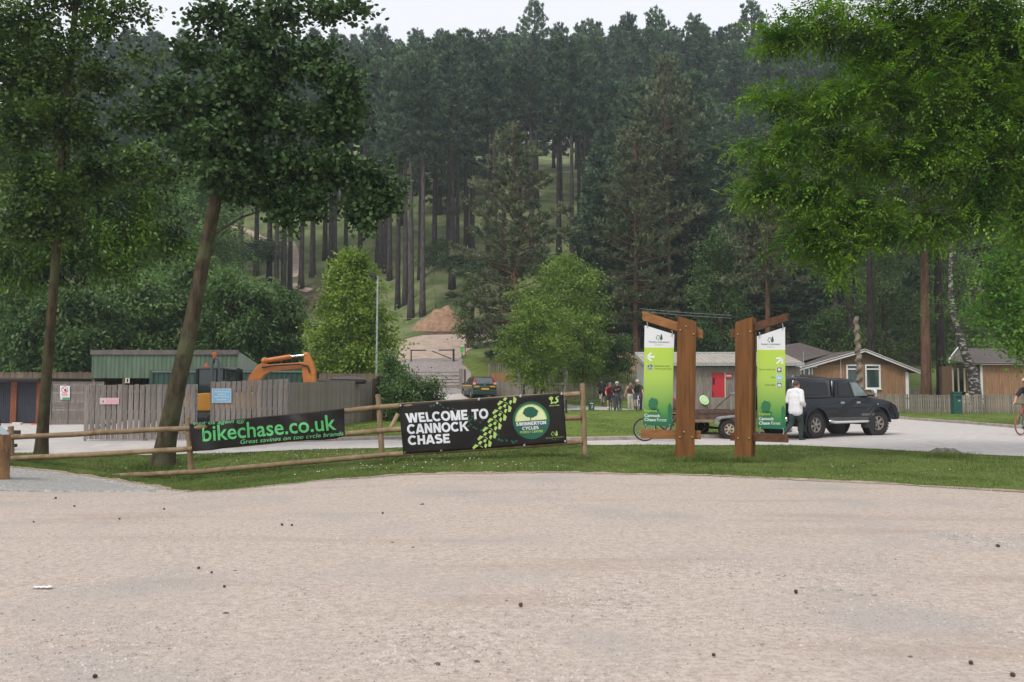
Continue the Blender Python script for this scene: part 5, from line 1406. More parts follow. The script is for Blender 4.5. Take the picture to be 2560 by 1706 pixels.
# ------------------------------------------------------------------ buildings, fences and fixed furniture
def board_mesh(w, t, h, cut=0.0, jag=0.0, seed=0):
    b = MB(); rr = random.Random(seed)
    tz = h + rr.uniform(-jag, jag)
    if cut: prof = [(-w / 2, 0), (w / 2, 0), (w / 2, tz - cut), (0, tz), (-w / 2, tz - cut)]
    else: prof = [(-w / 2, 0), (w / 2, 0), (w / 2, tz + rr.uniform(-jag, jag) * .4), (-w / 2, tz)]
    b.prism(prof, -t / 2, t / 2)
    return b.mesh('board')
def board_fence(name, label, cat, p0, p1, h, bw, gap, mat, t=.022, posts=0, rails=(.35, .8), cut=0, jag=.01, pname='board', flat=False, h1=None, postmat=None, tilt=.006, group=None, posth=0, skip=()):
    p0, p1 = Vector(p0), Vector(p1); d = p1 - p0; L_ = math.hypot(d.x, d.y); ang = math.atan2(d.y, d.x)
    root = thing(name, label, cat, (p0.x, p0.y, Z(p0.x, p0.y)), ang, group)
    ms = [board_mesh(bw, t, h, cut, jag, k) for k in range(4)]
    for m_ in ms: m_.materials.append(mat)
    n = int(L_ / (bw + gap)); ca, sa = math.cos(ang), math.sin(ang)
    for k in range(n):
        if k in skip: continue
        x = (k + .5) * (bw + gap)
        o = bpy.data.objects.new(pname, ms[R.randrange(4)]); COL.objects.link(o); o.parent = root
        zz = 0 if flat else Z(p0.x + ca * x, p0.y + sa * x) - root.location.z
        s = 1 if h1 is None else 1 + (h1 / h - 1) * k / max(1, n - 1)
        o.location = (x, R.uniform(-.004, .004), zz); o.rotation_euler = (0, R.uniform(-tilt, tilt), 0); o.scale = (1, 1, s)
    for f in rails:
        b = MB(); m = 8
        for k in range(m):
            xa, xb = L_ * k / m, L_ * (k + 1) / m
            za = 0 if flat else Z(p0.x + ca * xa, p0.y + sa * xa) - root.location.z; zb = 0 if flat else Z(p0.x + ca * xb, p0.y + sa * xb) - root.location.z
            sa_ = 1 if h1 is None else 1 + (h1 / h - 1) * k / m; sb_ = 1 if h1 is None else 1 + (h1 / h - 1) * (k + 1) / m
            b.beam((xa, t / 2 + .027, za + h * f * sa_), (xb, t / 2 + .027, zb + h * f * sb_), .04, .075)
        b.build('rail', mat, root)
    for k in range(posts):
        x = L_ * k / (posts - 1) if posts > 1 else 0
        zz = 0 if flat else Z(p0.x + ca * x, p0.y + sa * x) - root.location.z
        b = MB(); b.box((x, t / 2 + .10, zz + (h + posth) / 2 - .05), (.10, .10, h + posth + .1)); b.build('post', postmat or mat, root, bevel=.006)
    return root
def sheet_sign(name, label, Yp, px, mat, cat='sign', th=.01, frame=None):
    (x0, y0, x1, y1) = px
    a = W((x0 + x1) / 2, y1, Yp); root = thing(name, label, cat, a)
    def S(x, y, l=0.0): return W(x, y, Yp - l)
    b = MB(); fr = [S(x, y) - a for x, y in ((x0, y1), (x1, y1), (x1, y0), (x0, y0))]
    b.add(fr + [p + Vector((0, th, 0)) for p in fr], [(0, 1, 2, 3), (7, 6, 5, 4)] + [(i, i + 4, (i + 1) % 4 + 4, (i + 1) % 4) for i in range(4)])
    b.build('plate', mat, root)
    return root, Print(S, a, root)
def rectp(x0, y0, x1, y1): return [(x0, y0), (x1, y0), (x1, y1), (x0, y1)]

# --- compound on the left -------------------------------------------------
GY = 26.2
def slat_gate(label, px0, px1, ytop, Yg, seed, topslope=0):
    a = on(px0, Yg); L_ = X(px1, Yg) - a.x
    h = W(px0, ytop, Yg).z - a.z
    root = thing('slatted_gate', label, 'gate', a)
    bw = .142; n = int(round(L_ / .172)); st = L_ / n
    ms = [board_mesh(st - .03, .02, h - .06, 0, .012, seed + k) for k in range(4)]
    for m_ in ms: m_.materials.append(M['greywood'])
    for k in range(n):
        o = bpy.data.objects.new('slat', ms[R.randrange(4)]); COL.objects.link(o); o.parent = root
        o.location = ((k + .5) * st, R.uniform(-.004, .004), .06); o.rotation_euler = (0, R.uniform(-.006, .006), 0); o.scale = (1, 1, 1 + topslope * k / n)
    for f in (.14, .52, .88):
        b = MB(); b.beam((0, .035, h * f), (L_, .035, h * f * (1 + topslope)), .045, .09); b.build('rail', M['greywood'], root)
    b = MB(); b.beam((.08, .06, h * .16), (L_ - .08, .06, h * .50), .04, .09); b.build('brace', M['greywood'], root)
    for x in (.02, L_ - .02):
        b = MB(); b.box((x, .075, h / 2), (.06, .05, h)); b.build('stile', M['galv'] if x > 1 else M['greywood2'], root)
    return root
slat_gate('grey slatted timber gate leaf carrying the small pink notice', 213, 364, 962, GY, 1)
slat_gate('grey slatted timber gate leaf behind the leaning tree trunk', 366, 492, 961, GY, 11)
slat_gate('taller grey slatted gate leaf carrying the blue notice', 527, 722, 955, GY + .5, 21, .05)
board_fence('close_board_fence', 'grey close boarded fence running back from the slatted gates', 'fence', (X(722, 27.3), 27.3, 0), (X(928, 36), 36, 0), 1.83, .098, .004, M['greywood2'], t=.016, posts=0, rails=(.2, .8), flat=False, h1=1.80, jag=.006)
board_fence('close_board_fence', 'brown boarded fence return at the end of the compound', 'fence', (X(929, 36.1), 36.1, 0), (X(961, 39.2), 39.2, 0), 1.86, .11, .004, M['brownwood'], posts=2, rails=(.2, .8), h1=2.15, posth=.1)
board_fence('close_board_fence', 'tall brown board fence at the back of the compound behind the excavator', 'fence', (X(770, 41), 41, 0), (X(962, 41.2), 41.2, 0), 2.22, .12, .006, M['brownwood'], posts=3, rails=(.2, .8))
board_fence('close_board_fence', 'tall brown board fence behind the brick garages', 'fence', (X(-140, 40), 40, 0), (X(236, 40), 40, 0), 2.26, .13, .006, M['brownwood'], posts=5, rails=(.25, .78), posth=-.05, jag=.02)
# horizontal lap panel
LY = 33.8
def lap_panel(label, px0, px1, ytop):
    a = on(px0, LY); L_ = X(px1, LY) - a.x; h = W(px0, ytop, LY).z - a.z
    root = thing('lap_panel', label, 'fence panel', a)
    n = 15; st = h / n
    for k in range(n):
        b = MB(); z0 = k * st; pts = []
        m = 6; V_ = []
        for i in range(m + 1):
            x = L_ * i / m; wv = .012 * noise.noise(Vector((x * 1.5, k * 1.7, px0 * .1)))
            V_ += [(x, -.022, z0 - .01 + wv), (x, .004, z0 + st + .01), (x, .016, z0 + st + .01), (x, -.008, z0 - .01 + wv)]
        b.add(V_, [(i * 4 + j, i * 4 + (j + 1) % 4, i * 4 + 4 + (j + 1) % 4, i * 4 + 4 + j) for i in range(m) for j in range(4)] + [(0, 1, 2, 3), (m * 4 + 3, m * 4 + 2, m * 4 + 1, m * 4)])
        b.build('slat', M['greywood'], root)
    for x in (.02, L_ * .5, L_ - .02):
        b = MB(); b.box((x, -.03, h / 2), (.045, .03, h)); b.build('batten', M['greywood'], root)
    b = MB(); b.box((L_ / 2, -.01, h + .02), (L_ + .02, .07, .03)); b.build('capping', M['greywood2'], root)
    return root
lap_panel('weathered horizontal lap fence panel carrying the no entry notice', 130, 216, 957)
lap_panel('weathered horizontal lap fence panel half hidden by the slatted gate', 217, 262, 957)
# brick garages
gg = thing('brick_garage', 'low flat-roofed brick garages with dark blue doors', 'garage', on(-90, 35.0))
def gxp(px): return X(px, 35.0) - gg.location.x
gh = W(40, 953, 35).z - gg.location.z
def brick_pier(px0, px1, nm):
    x0, x1 = gxp(px0), gxp(px1); b = MB(); b.box(((x0 + x1) / 2, .14, gh / 2), (x1 - x0 - .02, .20, gh)); b.build('pier', M['mortar'], gg)
    b = MB(); nz = int(gh / .078); w = x1 - x0
    for k in range(nz):
        z = (k + .5) * gh / nz
        cuts = [0, w] if k % 2 == 0 and w < .24 else ([0, w * .5, w] if k % 2 == 0 else [0, w * .25, w * .75, w])
        for a, c in zip(cuts[:-1], cuts[1:]): b.box((x0 + (a + c) / 2, .03, z), (c - a - .012, .06, gh / nz - .012))
    b.build('brickwork', M['brick'], gg)['kind'] = 'stuff'
for a, c in ((-24, -10), (29, 44), (93, 106)): brick_pier(a, c, '')
for a, c in ((-80, -24), (-10, 29), (44, 93)):
    x0, x1 = gxp(a), gxp(c); dd = thing('door', None, None); dd.parent = gg
    nl = 2
    for j in range(nl):
        b = MB(); xa, xb = x0 + (x1 - x0) * j / nl, x0 + (x1 - x0) * (j + 1) / nl
        b.box(((xa + xb) / 2, .10, gh / 2 - .02), (xb - xa - .012, .05, gh - .06))
        for q in range(4): b.box((xa + (xb - xa) * (q + .5) / 4, .072, gh / 2 - .02), ((xb - xa) / 4 - .012, .012, gh - .1))
        b.build('leaf', M['bluedoor'], dd)
    b = MB(); b.box(((x0 + x1) / 2 + .08, .06, gh * .48), (.03, .03, .16)); b.build('handle', M['black'], dd)
xa, xb = gxp(-100), gxp(108)
b = MB(); b.box(((xa + xb) / 2, 2.2, gh / 2), (xb - xa - .1, 4.2, gh - .01)); b.build('wall', M['mortar'], gg)
b = MB(); b.box(((xa + xb) / 2, 2.0, gh + .06), (xb - xa + .2, 4.9, .12)); b.build('roof', M['blacksat'], gg, bevel=.02)
b = MB(); b.box(((xa + xb) / 2, 1.9, gh + .125), (xb - xa, 4.6, .02)); b.build('roof_felt', M['mud'], gg)
p = on(48, 34.2); b = MB(); b.box((0, 0, .05), (.36, .16, .10)); o = b.build('concrete_block', M['paleplank'], bevel=.01); o.location = p; tag(o, 'pale block on the ground by the garage doors', 'block')
p = on(91, 34.2); b = MB(); b.box((0, 0, .03), (.22, .12, .06)); o = b.build('plastic_offcut', M['litterred'], bevel=.01); o.location = p; tag(o, 'bit of bright red plastic on the ground by the garage doors', 'litter')
# green corrugated shed
SY = 38.5; sx0, sx1 = X(230, SY), X(594, SY); so = Vector((sx0, SY, Z(sx0, SY)))
sh = thing('corrugated_shed', 'green corrugated open-fronted shed with a brown roof edge', 'shed', so)
zt_ = W(300, 876, SY).z - so.z; zb_ = W(300, 946, SY).z - so.z; Ls = sx1 - sx0
b = MB(); n = 34; V_ = []
for k in range(n * 4 + 1):
    x = Ls * k / (n * 4); y = (-.025, -.025, .0, .0)[k % 4]
    V_ += [(x, y, zb_), (x, y, zt_ - .2)]
b.add(V_, [(2 * k, 2 * k + 2, 2 * k + 3, 2 * k + 1) for k in range(n * 4)]); b.build('front_cladding', M['shedgreen'], sh)
b = MB(); b.box((Ls / 2, -.02, zt_ - .10), (Ls + .1, .14, .22)); b.build('roof_edge', M['shedroof'], sh)
b = MB(); b.add([(0, 0, zt_), (Ls, 0, zt_), (Ls + .02, 5.2, zt_ - .9), (0, 5.2, zt_ - .9)], [(0, 1, 2, 3)]); b.add([(0, 0, zt_ - .03), (Ls, 0, zt_ - .03), (Ls + .02, 5.2, zt_ - .93), (0, 5.2, zt_ - .93)], [(3, 2, 1, 0)]); b.build('roof', M['shedroof'], sh)
b = MB(); b.add([(Ls, 0, 0), (Ls, 5.2, 0), (Ls, 5.2, zt_ - .93), (Ls, 0, zt_ - .03)], [(0, 1, 2, 3)]); SEM = 1; b.build('end_wall', pm('shed_end_mat', (.30, .33, .30), (.38, .40, .37), scale=3, rough=.6), sh)
b = MB(); b.add([(0, 0, 0), (0, 5.2, 0), (0, 5.2, zt_ - .93), (0, 0, zt_ - .03)], [(0, 1, 2, 3)]); b.build('end_wall', M['shedgreen'], sh)
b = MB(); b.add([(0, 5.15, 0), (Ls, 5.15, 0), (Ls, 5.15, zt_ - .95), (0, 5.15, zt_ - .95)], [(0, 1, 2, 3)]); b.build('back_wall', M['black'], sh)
for x in (.05, Ls * .22, Ls * .5, Ls * .75, Ls - .05):
    b = MB(); b.box((x, .10, zb_ / 2), (.14, .14, zb_)); b.build('post', M['brownwood'], sh)
p = W(318, 960, SY - .06); rt, pr_ = sheet_sign('bay_number', 'small white board with a black number 1 on the green shed', SY - .06, (313, 945.5, 324, 958), M['paleplank'])
pr_.text('1', [(316.5, 956.5), (320.5, 956.5), (320.5, 947), (316.5, 947)], M['black'], bold=.05)
# shipping container
KY = 35.0; kx0, kx1 = X(376, KY), X(772, KY); ko = Vector((kx0, KY, Z(kx0, KY)))
ct = thing('shipping_container', 'dark green steel shipping container behind the excavator', 'container', ko)
kh = W(500, 926, KY).z - ko.z; Lk = kx1 - kx0
b = MB(); n = 30; V_ = []
for k in range(n * 4 + 1):
    x = .1 + (Lk - .2) * k / (n * 4); y = (.0, .03, .03, .0)[k % 4]; V_ += [(x, y, .1), (x, y, kh - .1)]
b.add(V_, [(2 * k, 2 * k + 2, 2 * k + 3, 2 * k + 1) for k in range(n * 4)]); b.build('side_panel', M['containergreen'], ct)
b = MB(); b.box((Lk / 2, 1.2, kh - .05), (Lk, 2.44, .10)); b.build('roof', M['containergreen'], ct)
b = MB(); b.box((Lk / 2, 1.23, kh / 2), (Lk - .22, 2.30, kh - .2)); b.build('body', M['containergreen'], ct)
for x in (.06, Lk - .06):
    b = MB(); b.box((x, .03, kh / 2 - .03), (.14, .14, kh - .08)); b.build('corner_post', M['containergreen'], ct)
b = MB(); b.box((Lk / 2, -.025, kh - .06), (Lk - .2, .04, .07)); b.build('top_rail', pm('container_rail_mat', (.12, .16, .14), rough=.5), ct)
# long dark pipe on trestles behind the fence
p = on(790, 33.6); o_ = thing('pipe_stack', 'long dark pipes resting on a trestle behind the close boarded fence', 'pipes', (X(795, 34), 34, Z(X(795, 34), 34)))
L0 = X(912, 34) - o_.location.x; zz = W(850, 950, 34).z - o_.location.z
for k in range(2):
    b = MB(); b.tube([(0, k * .22, zz - .05), (L0, k * .22, zz - .08)], .09, 10); b.build('pipe', M['blacksat'], o_, smooth=True)
for f in (.2, .8):
    b = MB(); b.beam((L0 * f, -.1, 0), (L0 * f, .1, zz - .14), .07, .07); b.beam((L0 * f, .4, 0), (L0 * f, .2, zz - .14), .07, .07); b.box((L0 * f, .12, zz - .16), (.08, .5, .04)); b.build('trestle', M['brownwood'], o_)
b = MB(); b.add([(.5, -.1, zz + .05), (2.0, -.12, zz + .02), (1.9, .4, zz + .08), (.6, .35, zz + .10), (1.2, .1, zz + .16)], [(0, 1, 4), (1, 2, 4), (2, 3, 4), (3, 0, 4)]); b.build('tarpaulin', M['signgrey'] if False else M['cargrey'], o_)
# notices
rt, pr_ = sheet_sign('warning_notice', 'white notice with a red prohibition ring and a green strip on the lap panel', LY - .06, (150, 965, 174.5, 1000), M['panelwhite'])
pr_.polys([[(162 + r_ * math.cos(a), 975 + r_ * math.sin(a)) for r_, a in ((8.6, t0), (8.6, t0 + .33), (7.0, t0 + .33), (7.0, t0))] for t0 in [k * .314 for k in range(20)]], M['signred'], 'prohibition_ring')['kind'] = 'stuff'
pr_.polys(stroke([(156.5, 969.5), (167.5, 980.5)], 1.5), M['signred'], 'prohibition_bar', .004)
pr_.polys([blob(163.5, 976, 3.0, 4, 3, 14, .2)], pm('hand_mark_mat', (.16, .03, .04), rough=.5), 'hand_mark', .003)
pr_.polys([rectp(153.5, 984, 170, 991)], M['signpink'], 'pink_block')
pr_.polys([rectp(150.5, 994, 174, 999.6)], pm('notice_green_mat', (.06, .28, .10), rough=.5), 'green_strip')
pr_.polys([rectp(151.5, 994.8, 156, 999)], M['panelwhite'], 'running_figure_box', .004)
rt, pr_ = sheet_sign('pink_notice', 'small pink and white notice with a hand symbol on the gate', GY - .05, (249.5, 995, 297, 1011), pm('notice_pale_pink_mat', (.68, .52, .55), rough=.5))
pr_.polys([rectp(266, 997, 295, 1009)], M['signpink'], 'pink_block')
for k, s in enumerate(('No unauthorised', 'persons allowed', 'beyond this point')): pr_.rtext(s, 268, 293.5, 998 + k * 3.7, 1000.6 + k * 3.7, M['panelwhite'], lift=.005)
pr_.polys([[(257.5 + r_ * math.cos(a), 1003 + r_ * math.sin(a)) for r_, a in ((5.6, t0), (5.6, t0 + .33), (4.9, t0 + .33), (4.9, t0))] for t0 in [k * .314 for k in range(20)]], M['signpink'], 'ring')['kind'] = 'stuff'
pr_.polys([blob(258, 1004, 1.8, 2.8, 3, 12, .2)], M['signgrey'], 'hand_mark', .003)
rt, pr_ = sheet_sign('blue_notice', 'blue notice telling drivers and visitors to report to reception', GY + .44, (530, 972, 578, 1007), M['panelwhite'])
pr_.polys([rectp(531.3, 973.3, 576.7, 1005.7)], M['signblue2'], 'blue_field')
for k, (s, a, c) in enumerate((('All drivers and', 535.5, 572), ('visitors', 544, 564), ('must report to', 536, 572), ('reception', 541, 566))): pr_.rtext(s, a, c, 977 + k * 6.7, 981.8 + k * 6.7, M['white'], bold=.01, lift=.006)
# lamp column
lp = on(941, 40.5); lt = thing('lamp_post', 'slim galvanised lamp post with a black floodlight by the compound fence', 'lamp post', lp)
hz = W(943, 693, 40.5).z - lp.z
b = MB(); b.tube([(0, 0, 0), (0, 0, 1.1), (0, 0, 1.12), (.03, 0, hz)], [.075, .075, .055, .045], 12); b.build('pole', M['galv'], lt, smooth=True)
b = MB(); b.box((-.22, 0, hz + .05), (.36, .26, .16), Matrix.Rotation(.35, 3, 'Y')); hd = b.build('floodlight', M['black'], lt, bevel=.03)
b = MB(); b.box((-.24, 0, hz - .03), (.28, .2, .02), Matrix.Rotation(.35, 3, 'Y')); b.build('lens', M['glasslight'], hd)
b = MB(); b.box((.0, 0, hz + .03), (.16, .05, .04)); b.build('bracket', M['galv'], lt)
# dark timber bench at the far edge of the frame
bb = on(-10, 22.6); be = thing('timber_bench', 'dark timber bench beyond the fence by the bark covered post', 'bench', bb)
b = MB(); L_ = X(57, 22.6) - bb.x
for y_, z_, nm in ((0, W(40, 1081, 22.6).z - bb.z, 'backrest'), (-.28, W(40, 1113, 22.6).z - bb.z, 'seat')):
    b = MB(); b.box((L_ / 2 - .5, y_, z_), (L_ + 1.0, .05 if nm == 'backrest' else .34, .11 if nm == 'backrest' else .09)); b.build(nm, M['blacksat'], be, bevel=.01)
for x in (-.7, .1):
    b = MB(); b.box((x, -.05, .2), (.09, .4, .42)); b.build('leg', M['blacksat'], be); b = MB(); b.box((x, .05, .45), (.08, .06, .75)); b.build('back_support', M['blacksat'], be)

# --- field gate, swing barrier and signs on the forest road ----------------
fg0, fg1 = on(1040, 62.5), on(1150, 62.5)
fg = thing('field_gate', 'wide five-bar timber field gate across the forest road', 'gate', fg0)
Lg = fg1.x - fg0.x; zb = max(fg0.z, fg1.z) - fg0.z + .12
for z_ in (.12, .34, .58, .84, 1.12):
    b = MB(); b.box((Lg / 2, 0, zb + z_), (Lg, .04, .085)); b.build('bar', M['greywood2'], fg)
for a, c in (((.1, .12), (Lg * .5, 1.12)), ((Lg - .1, .12), (Lg * .5, 1.12)), ((Lg * .5, .12), (Lg - .15, 1.0))):
    b = MB(); b.beam((a[0], -.035, zb + a[1]), (c[0], -.035, zb + c[1]), .03, .085, up=(0, 1, 0)); b.build('brace', M['greywood2'], fg)
for x in (.04, Lg - .04):
    b = MB(); b.box((x, 0, zb + .62), (.07, .05, 1.15)); b.build('stile', M['greywood2'], fg)
p = on(1152, 62.3); b = MB(); b.box((0, 0, .72), (.26, .26, 1.66)); o = b.build('gate_post', M['greywood2'], bevel=.02); o.location = p; tag(o, 'thick square timber gate post beside the green hatchback', 'post')
p = on(1162, 63.5); b = MB(); b.box((0, 0, .6), (.16, .16, 1.4)); o = b.build('gate_post', M['brownwood'], bevel=.02); o.location = p; tag(o, 'thinner brown timber post behind the field gate post', 'post')
sb0 = hit(1028, 905, 66); sbY = sb0.y
sb = thing('swing_barrier', 'black swing barrier with a white strip across the forest road', 'barrier', sb0)
def SBp(px, py): return W(px, py, sbY) - sb0
b = MB(); b.beam(SBp(1026, 876.5), SBp(1137, 875.5), .09, .10); bar_ = b.build('bar', M['blacksat'], sb)
b = MB(); b.beam(SBp(1066, 876) + Vector((0, -.055, 0)), SBp(1097, 875.8) + Vector((0, -.055, 0)), .01, .07); b.build('white_strip', M['white'], bar_)
b = MB(); b.beam(SBp(1028, 906), SBp(1028, 875), .10, .13, up=(0, 1, 0)); b.build('post', M['blacksat'], sb)
b = MB(); b.beam(SBp(1134, 903), SBp(1134, 873), .16, .20, up=(0, 1, 0)); b.build('post', M['blacksat'], sb)
b = MB(); b.beam(SBp(1080, 878), SBp(1128, 897), .06, .08); b.build('brace', M['blacksat'], sb)
p = hit(1155, 897, 66); rt = thing('marker_sign', 'small green and white sign on a post by the swing barrier', 'sign', p)
zz = W(1155, 866, p.y).z - p.z; z3 = W(1155, 882, p.y).z - p.z
b = MB(); b.tube([(0, 0, -.2), (0, 0, z3)], .04, 8); b.build('post', M['bingreen'], rt)
b = MB(); b.box((0, -.02, (zz + z3) / 2), (.30, .03, zz - z3)); b.build('board', pm('marker_green_mat', (.10, .45, .10), rough=.5), rt)
b = MB(); b.box((0, -.02, zz + .03), (.30, .032, .10)); b.build('header', M['white'], rt); b = MB(); b.box((0, -.02, z3 - .03), (.30, .032, .10)); b.build('footer', M['blime'], rt)
p = hit(1163, 890, 66); b = MB(); zz = W(1163, 861, p.y).z - p.z; b.box((0, 0, zz / 2 - .1), (.09, .09, zz + .2)); b.box((0, 0, zz), (.16, .12, .12)); o = b.build('marker_post', M['brownwood']); o.location = p; tag(o, 'slim dark timber post next to the green marker sign', 'post')
# wire strung along the forest edge
for a, c, Yw in (((985, 795), (1078, 797), 92), ((1598, 772), (1830, 789), 58), ((1610, 780), (1830, 796), 58)):
    p0, p1 = W(*a, Yw), W(*c, Yw); b = MB(); b.tube([p0, (p0 + p1) / 2 - Vector((0, 0, .05)), p1], .012, 5); o = b.build('wire', M['galv']); tag(o, 'thin pale wire strung between trees along the forest edge', 'wire', 'wires along the forest edge')

# --- fences and posts in the middle -----------------------------------------
board_fence('close_board_fence', 'grey close boarded fence beside the green hatchback', 'fence', (X(1228, 59), 59, 0), (X(1338, 56.5), 56.5, 0), 1.22, .10, .004, M['greywood2'], rails=(.2, .8), jag=.02, skip=())
board_fence('picket_fence', 'pale picket fence across the far lawn behind the cyclists', 'fence', (X(1335, 57.5), 57.5, 0), (X(1632, 58.5), 58.5, 0), 1.14, .085, .038, M['picketwood'], rails=(.25, .8), cut=.04, pname='picket', posts=5, posth=-.1)
board_fence('picket_fence', 'dark picket fence along the wood edge behind the pale one', 'fence', (X(1222, 66), 66, 0), (X(1640, 67), 67, 0), 1.15, .09, .085, M['picketwood'], rails=(.25, .75), cut=.05, pname='picket', posts=6, posth=0)
board_fence('orange_board_fence', 'short orange brown boarded fence behind the hatchback', 'fence', (X(1226, 63), 63, 0), (X(1290, 63), 63, 0), 1.1, .12, .004, M['orangewood'], rails=(.2, .8))
# tree guard of rough posts and rails round the young tree
tg = thing('tree_guard', 'rough timber guard of leaning posts and rails round the young tree', 'tree guard', on(1350, 52))
def TG(px, py, Y): return W(px, py, Y) - tg.location
for (x0, y0, x1, y1, Yp) in ((1308, 987, 1297, 929, 51), (1340, 985, 1333, 925, 53), (1361, 985, 1362, 928, 53.5), (1407, 984, 1416, 927, 51), (1372, 985, 1373, 930, 51)):
    b = MB(); p0 = TG(x0, y0, Yp); p0.z = Z(p0.x + tg.location.x, Yp) - tg.location.z - .1; b.tube([p0, TG(x1, y1, Yp)], [.11, .10], 9); b.build('post', M['stumpgrey'], tg, smooth=True)
for (x0, y0, x1, y1, Ya, Yb) in ((1300, 957, 1410, 960, 50.9, 50.9), (1300, 959, 1338, 957, 50.9, 52.9), (1338, 927, 1414, 923, 52.9, 50.9), (1338, 958, 1363, 957, 53, 53.5)):
    b = MB(); b.beam(TG(x0, y0, Ya), TG(x1, y1, Yb), .05, .12); b.build('rail', M['stumpgrey'], tg)
b = MB(); p = TG(1310, 990, 51.4); p.z = Z(p.x + tg.location.x, 51.4) - tg.location.z; zz = W(1310, 958, 51.4).z - tg.location.z; b.tube([p, (p.x, p.y, zz)], .06, 10); b.build('green_tube', M['bingreen'], tg)
# green direction board on the lawn
p = on(1478, 45.0); rt = thing('direction_board', 'dark green board reading Out with a white chevron beside the path', 'sign', p)
def SO(x, y, l=0.0): return W(x, y, 45.0 - l)
b = MB(); fr = [SO(x, y) - p for x, y in ((1471, 1034), (1486, 1034), (1486, 1003), (1471, 1003))]
b.add(fr + [q + Vector((0, .08, 0)) for q in fr], [(0, 1, 2, 3), (7, 6, 5, 4)] + [(i, i + 4, (i + 1) % 4 + 4, (i + 1) % 4) for i in range(4)]); b.build('board', pm('direction_green_mat', (.012, .055, .045), rough=.5), rt, bevel=.01)
pr_ = Print(SO, p, rt); pr_.polys(stroke([(1475.5, 1010), (1479, 1007.3), (1483, 1010)], 1.6), M['white'], 'chevron')
pr_.text('Out', [(1482, 1021.5), (1482, 1013), (1478, 1013), (1478, 1021.5)], M['white'], bold=.02)
p = on(1415, 41); b = MB(); b.box((0, 0, .3), (.09, .07, .75)); o = b.build('marker_stake', M['blacksat']); o.location = p + Vector((0, 0, .1)); tag(o, 'short dark stake standing at the lawn edge past the fence end', 'stake')
# log stake lying against the bush
p = on(976, 29.5); b = MB(); b.tube([(0, 0, .05), (.28, .05, .62)], .075, 10); o = b.build('short_log', M['logend'], smooth=True); o.location = p; tag(o, 'short cut log leaning against the clipped bush', 'log')

# --- grey timber hut ------------------------------------------------------------
HY = 49.3
def HX(px): return X(px, HY)
ho = Vector((HX(1613), HY, Z(HX(1613), HY))); hut = thing('timber_hut', 'grey weathered timber hut with a pale metal roof and red door', 'building', ho)
Lh = HX(2000) - ho.x; ez = W(1800, 917, HY).z; rzt = W(1800, 884, HY + 3.2).z
def clad(name, L_, h, bw, mat, parent, loc=(0, 0, 0), rz=0, holes=(), gable=None, batten=False):
    b = MB(); n = int(L_ / bw); st = L_ / n; rr = random.Random(int(L_ * 100))
    for k in range(n):
        x0, x1 = k * st + .004, (k + 1) * st - .004; y = rr.uniform(-.006, .006)
        xm = (x0 + x1) / 2
        hh = h if gable is None else gable(xm)
        segs = [(0, hh)]
        for hx0, hx1, hz0, hz1 in holes:
            if hx0 < xm < hx1:
                segs = [q for a, c in segs for q in ((a, min(c, hz0)), (max(a, hz1), c)) if q[1] - q[0] > .02]
        for a, c in segs: b.box((xm, y, (a + c) / 2), (x1 - x0, .022, c - a))
    o = b.build(name, mat, parent); o['kind'] = 'stuff'; o.location = loc; o.rotation_euler = (0, 0, rz)
    b = MB(); b.box((L_ / 2, .06, h / 2), (L_ - .02, .06, h))
    return o
d0, d1 = HX(1777) - ho.x, HX(1812) - ho.x; dzt = W(1790, 932, HY).z - ho.z
hw = ez - ho.z
b = MB(); b.box((Lh / 2, 1.6, hw / 2 - .3), (Lh - .06, 3.0, hw + .58)); b.build('wall', M['greyclad'], hut)
clad('cladding', Lh, hw, .115, M['greyclad'], hut, (0, .04, 0), 0, [(d0, d1, 0, dzt)])
clad('end_cladding', 3.2, hw + .2, .115, M['paleclad'], hut, (0, 3.25, 0), -math.pi / 2)
dr = thing('door', None, None); dr.parent = hut
b = MB(); b.box(((d0 + d1) / 2, .05, dzt / 2), (d1 - d0 - .06, .05, dzt - .04)); b.build('leaf', M['reddoor'], dr, bevel=.006)
b = MB(); b.box((d0 + .17, .015, dzt * .78), (.11, .02, .42)); b.build('vision_panel', M['glass'], dr)
b = MB(); b.tube([(d0 + .10, -.0, dzt * .53), (d0 + .09, -.05, dzt * .50), (d0 + .09, -.05, dzt * .40), (d0 + .10, 0, dzt * .37)], .014, 8); b.build('handle', M['black'], dr)
for x, m_ in ((d0, M['greyclad']), (d1, M['creamframe'])):
    b = MB(); b.box((x, .02, dzt / 2), (.05, .09, dzt)); b.build('jamb', m_, dr)
b = MB(); b.box(((d0 + d1) / 2, .02, dzt + .025), (d1 - d0 + .05, .09, .05)); b.build('lintel', M['greyclad'], dr)
# roof: standing-seam sheets
ro = W(1800, 908, HY - .35).z - ho.z; rr_ = rzt - ho.z
b = MB(); b.add([(-.12, -.38, ro + .02), (Lh + .1, -.38, ro + .02), (Lh + .1, 3.2, rr_), (-.12, 3.2, rr_), (-.12, -.38, ro - .02), (Lh + .1, -.38, ro - .02), (Lh + .1, 3.2, rr_ - .05), (-.12, 3.2, rr_ - .05)], [(0, 1, 2, 3), (7, 6, 5, 4), (0, 4, 5, 1), (2, 6, 7, 3), (0, 3, 7, 4), (1, 5, 6, 2)]); rf = b.build('roof', M['roofmetal'], hut)
b = MB()
for k in range(32):
    x = -.1 + (Lh + .2) * (k + .5) / 32; b.beam((x, -.38, ro + .035), (x, 3.2, rr_ + .015), .03, .035)
b.build('roof_seams', M['roofmetal'], rf)['kind'] = 'stuff'
b = MB(); b.box((Lh / 2, -.40, ro - .07), (Lh + .25, .06, .20)); b.build('fascia', M['paleclad'], hut)
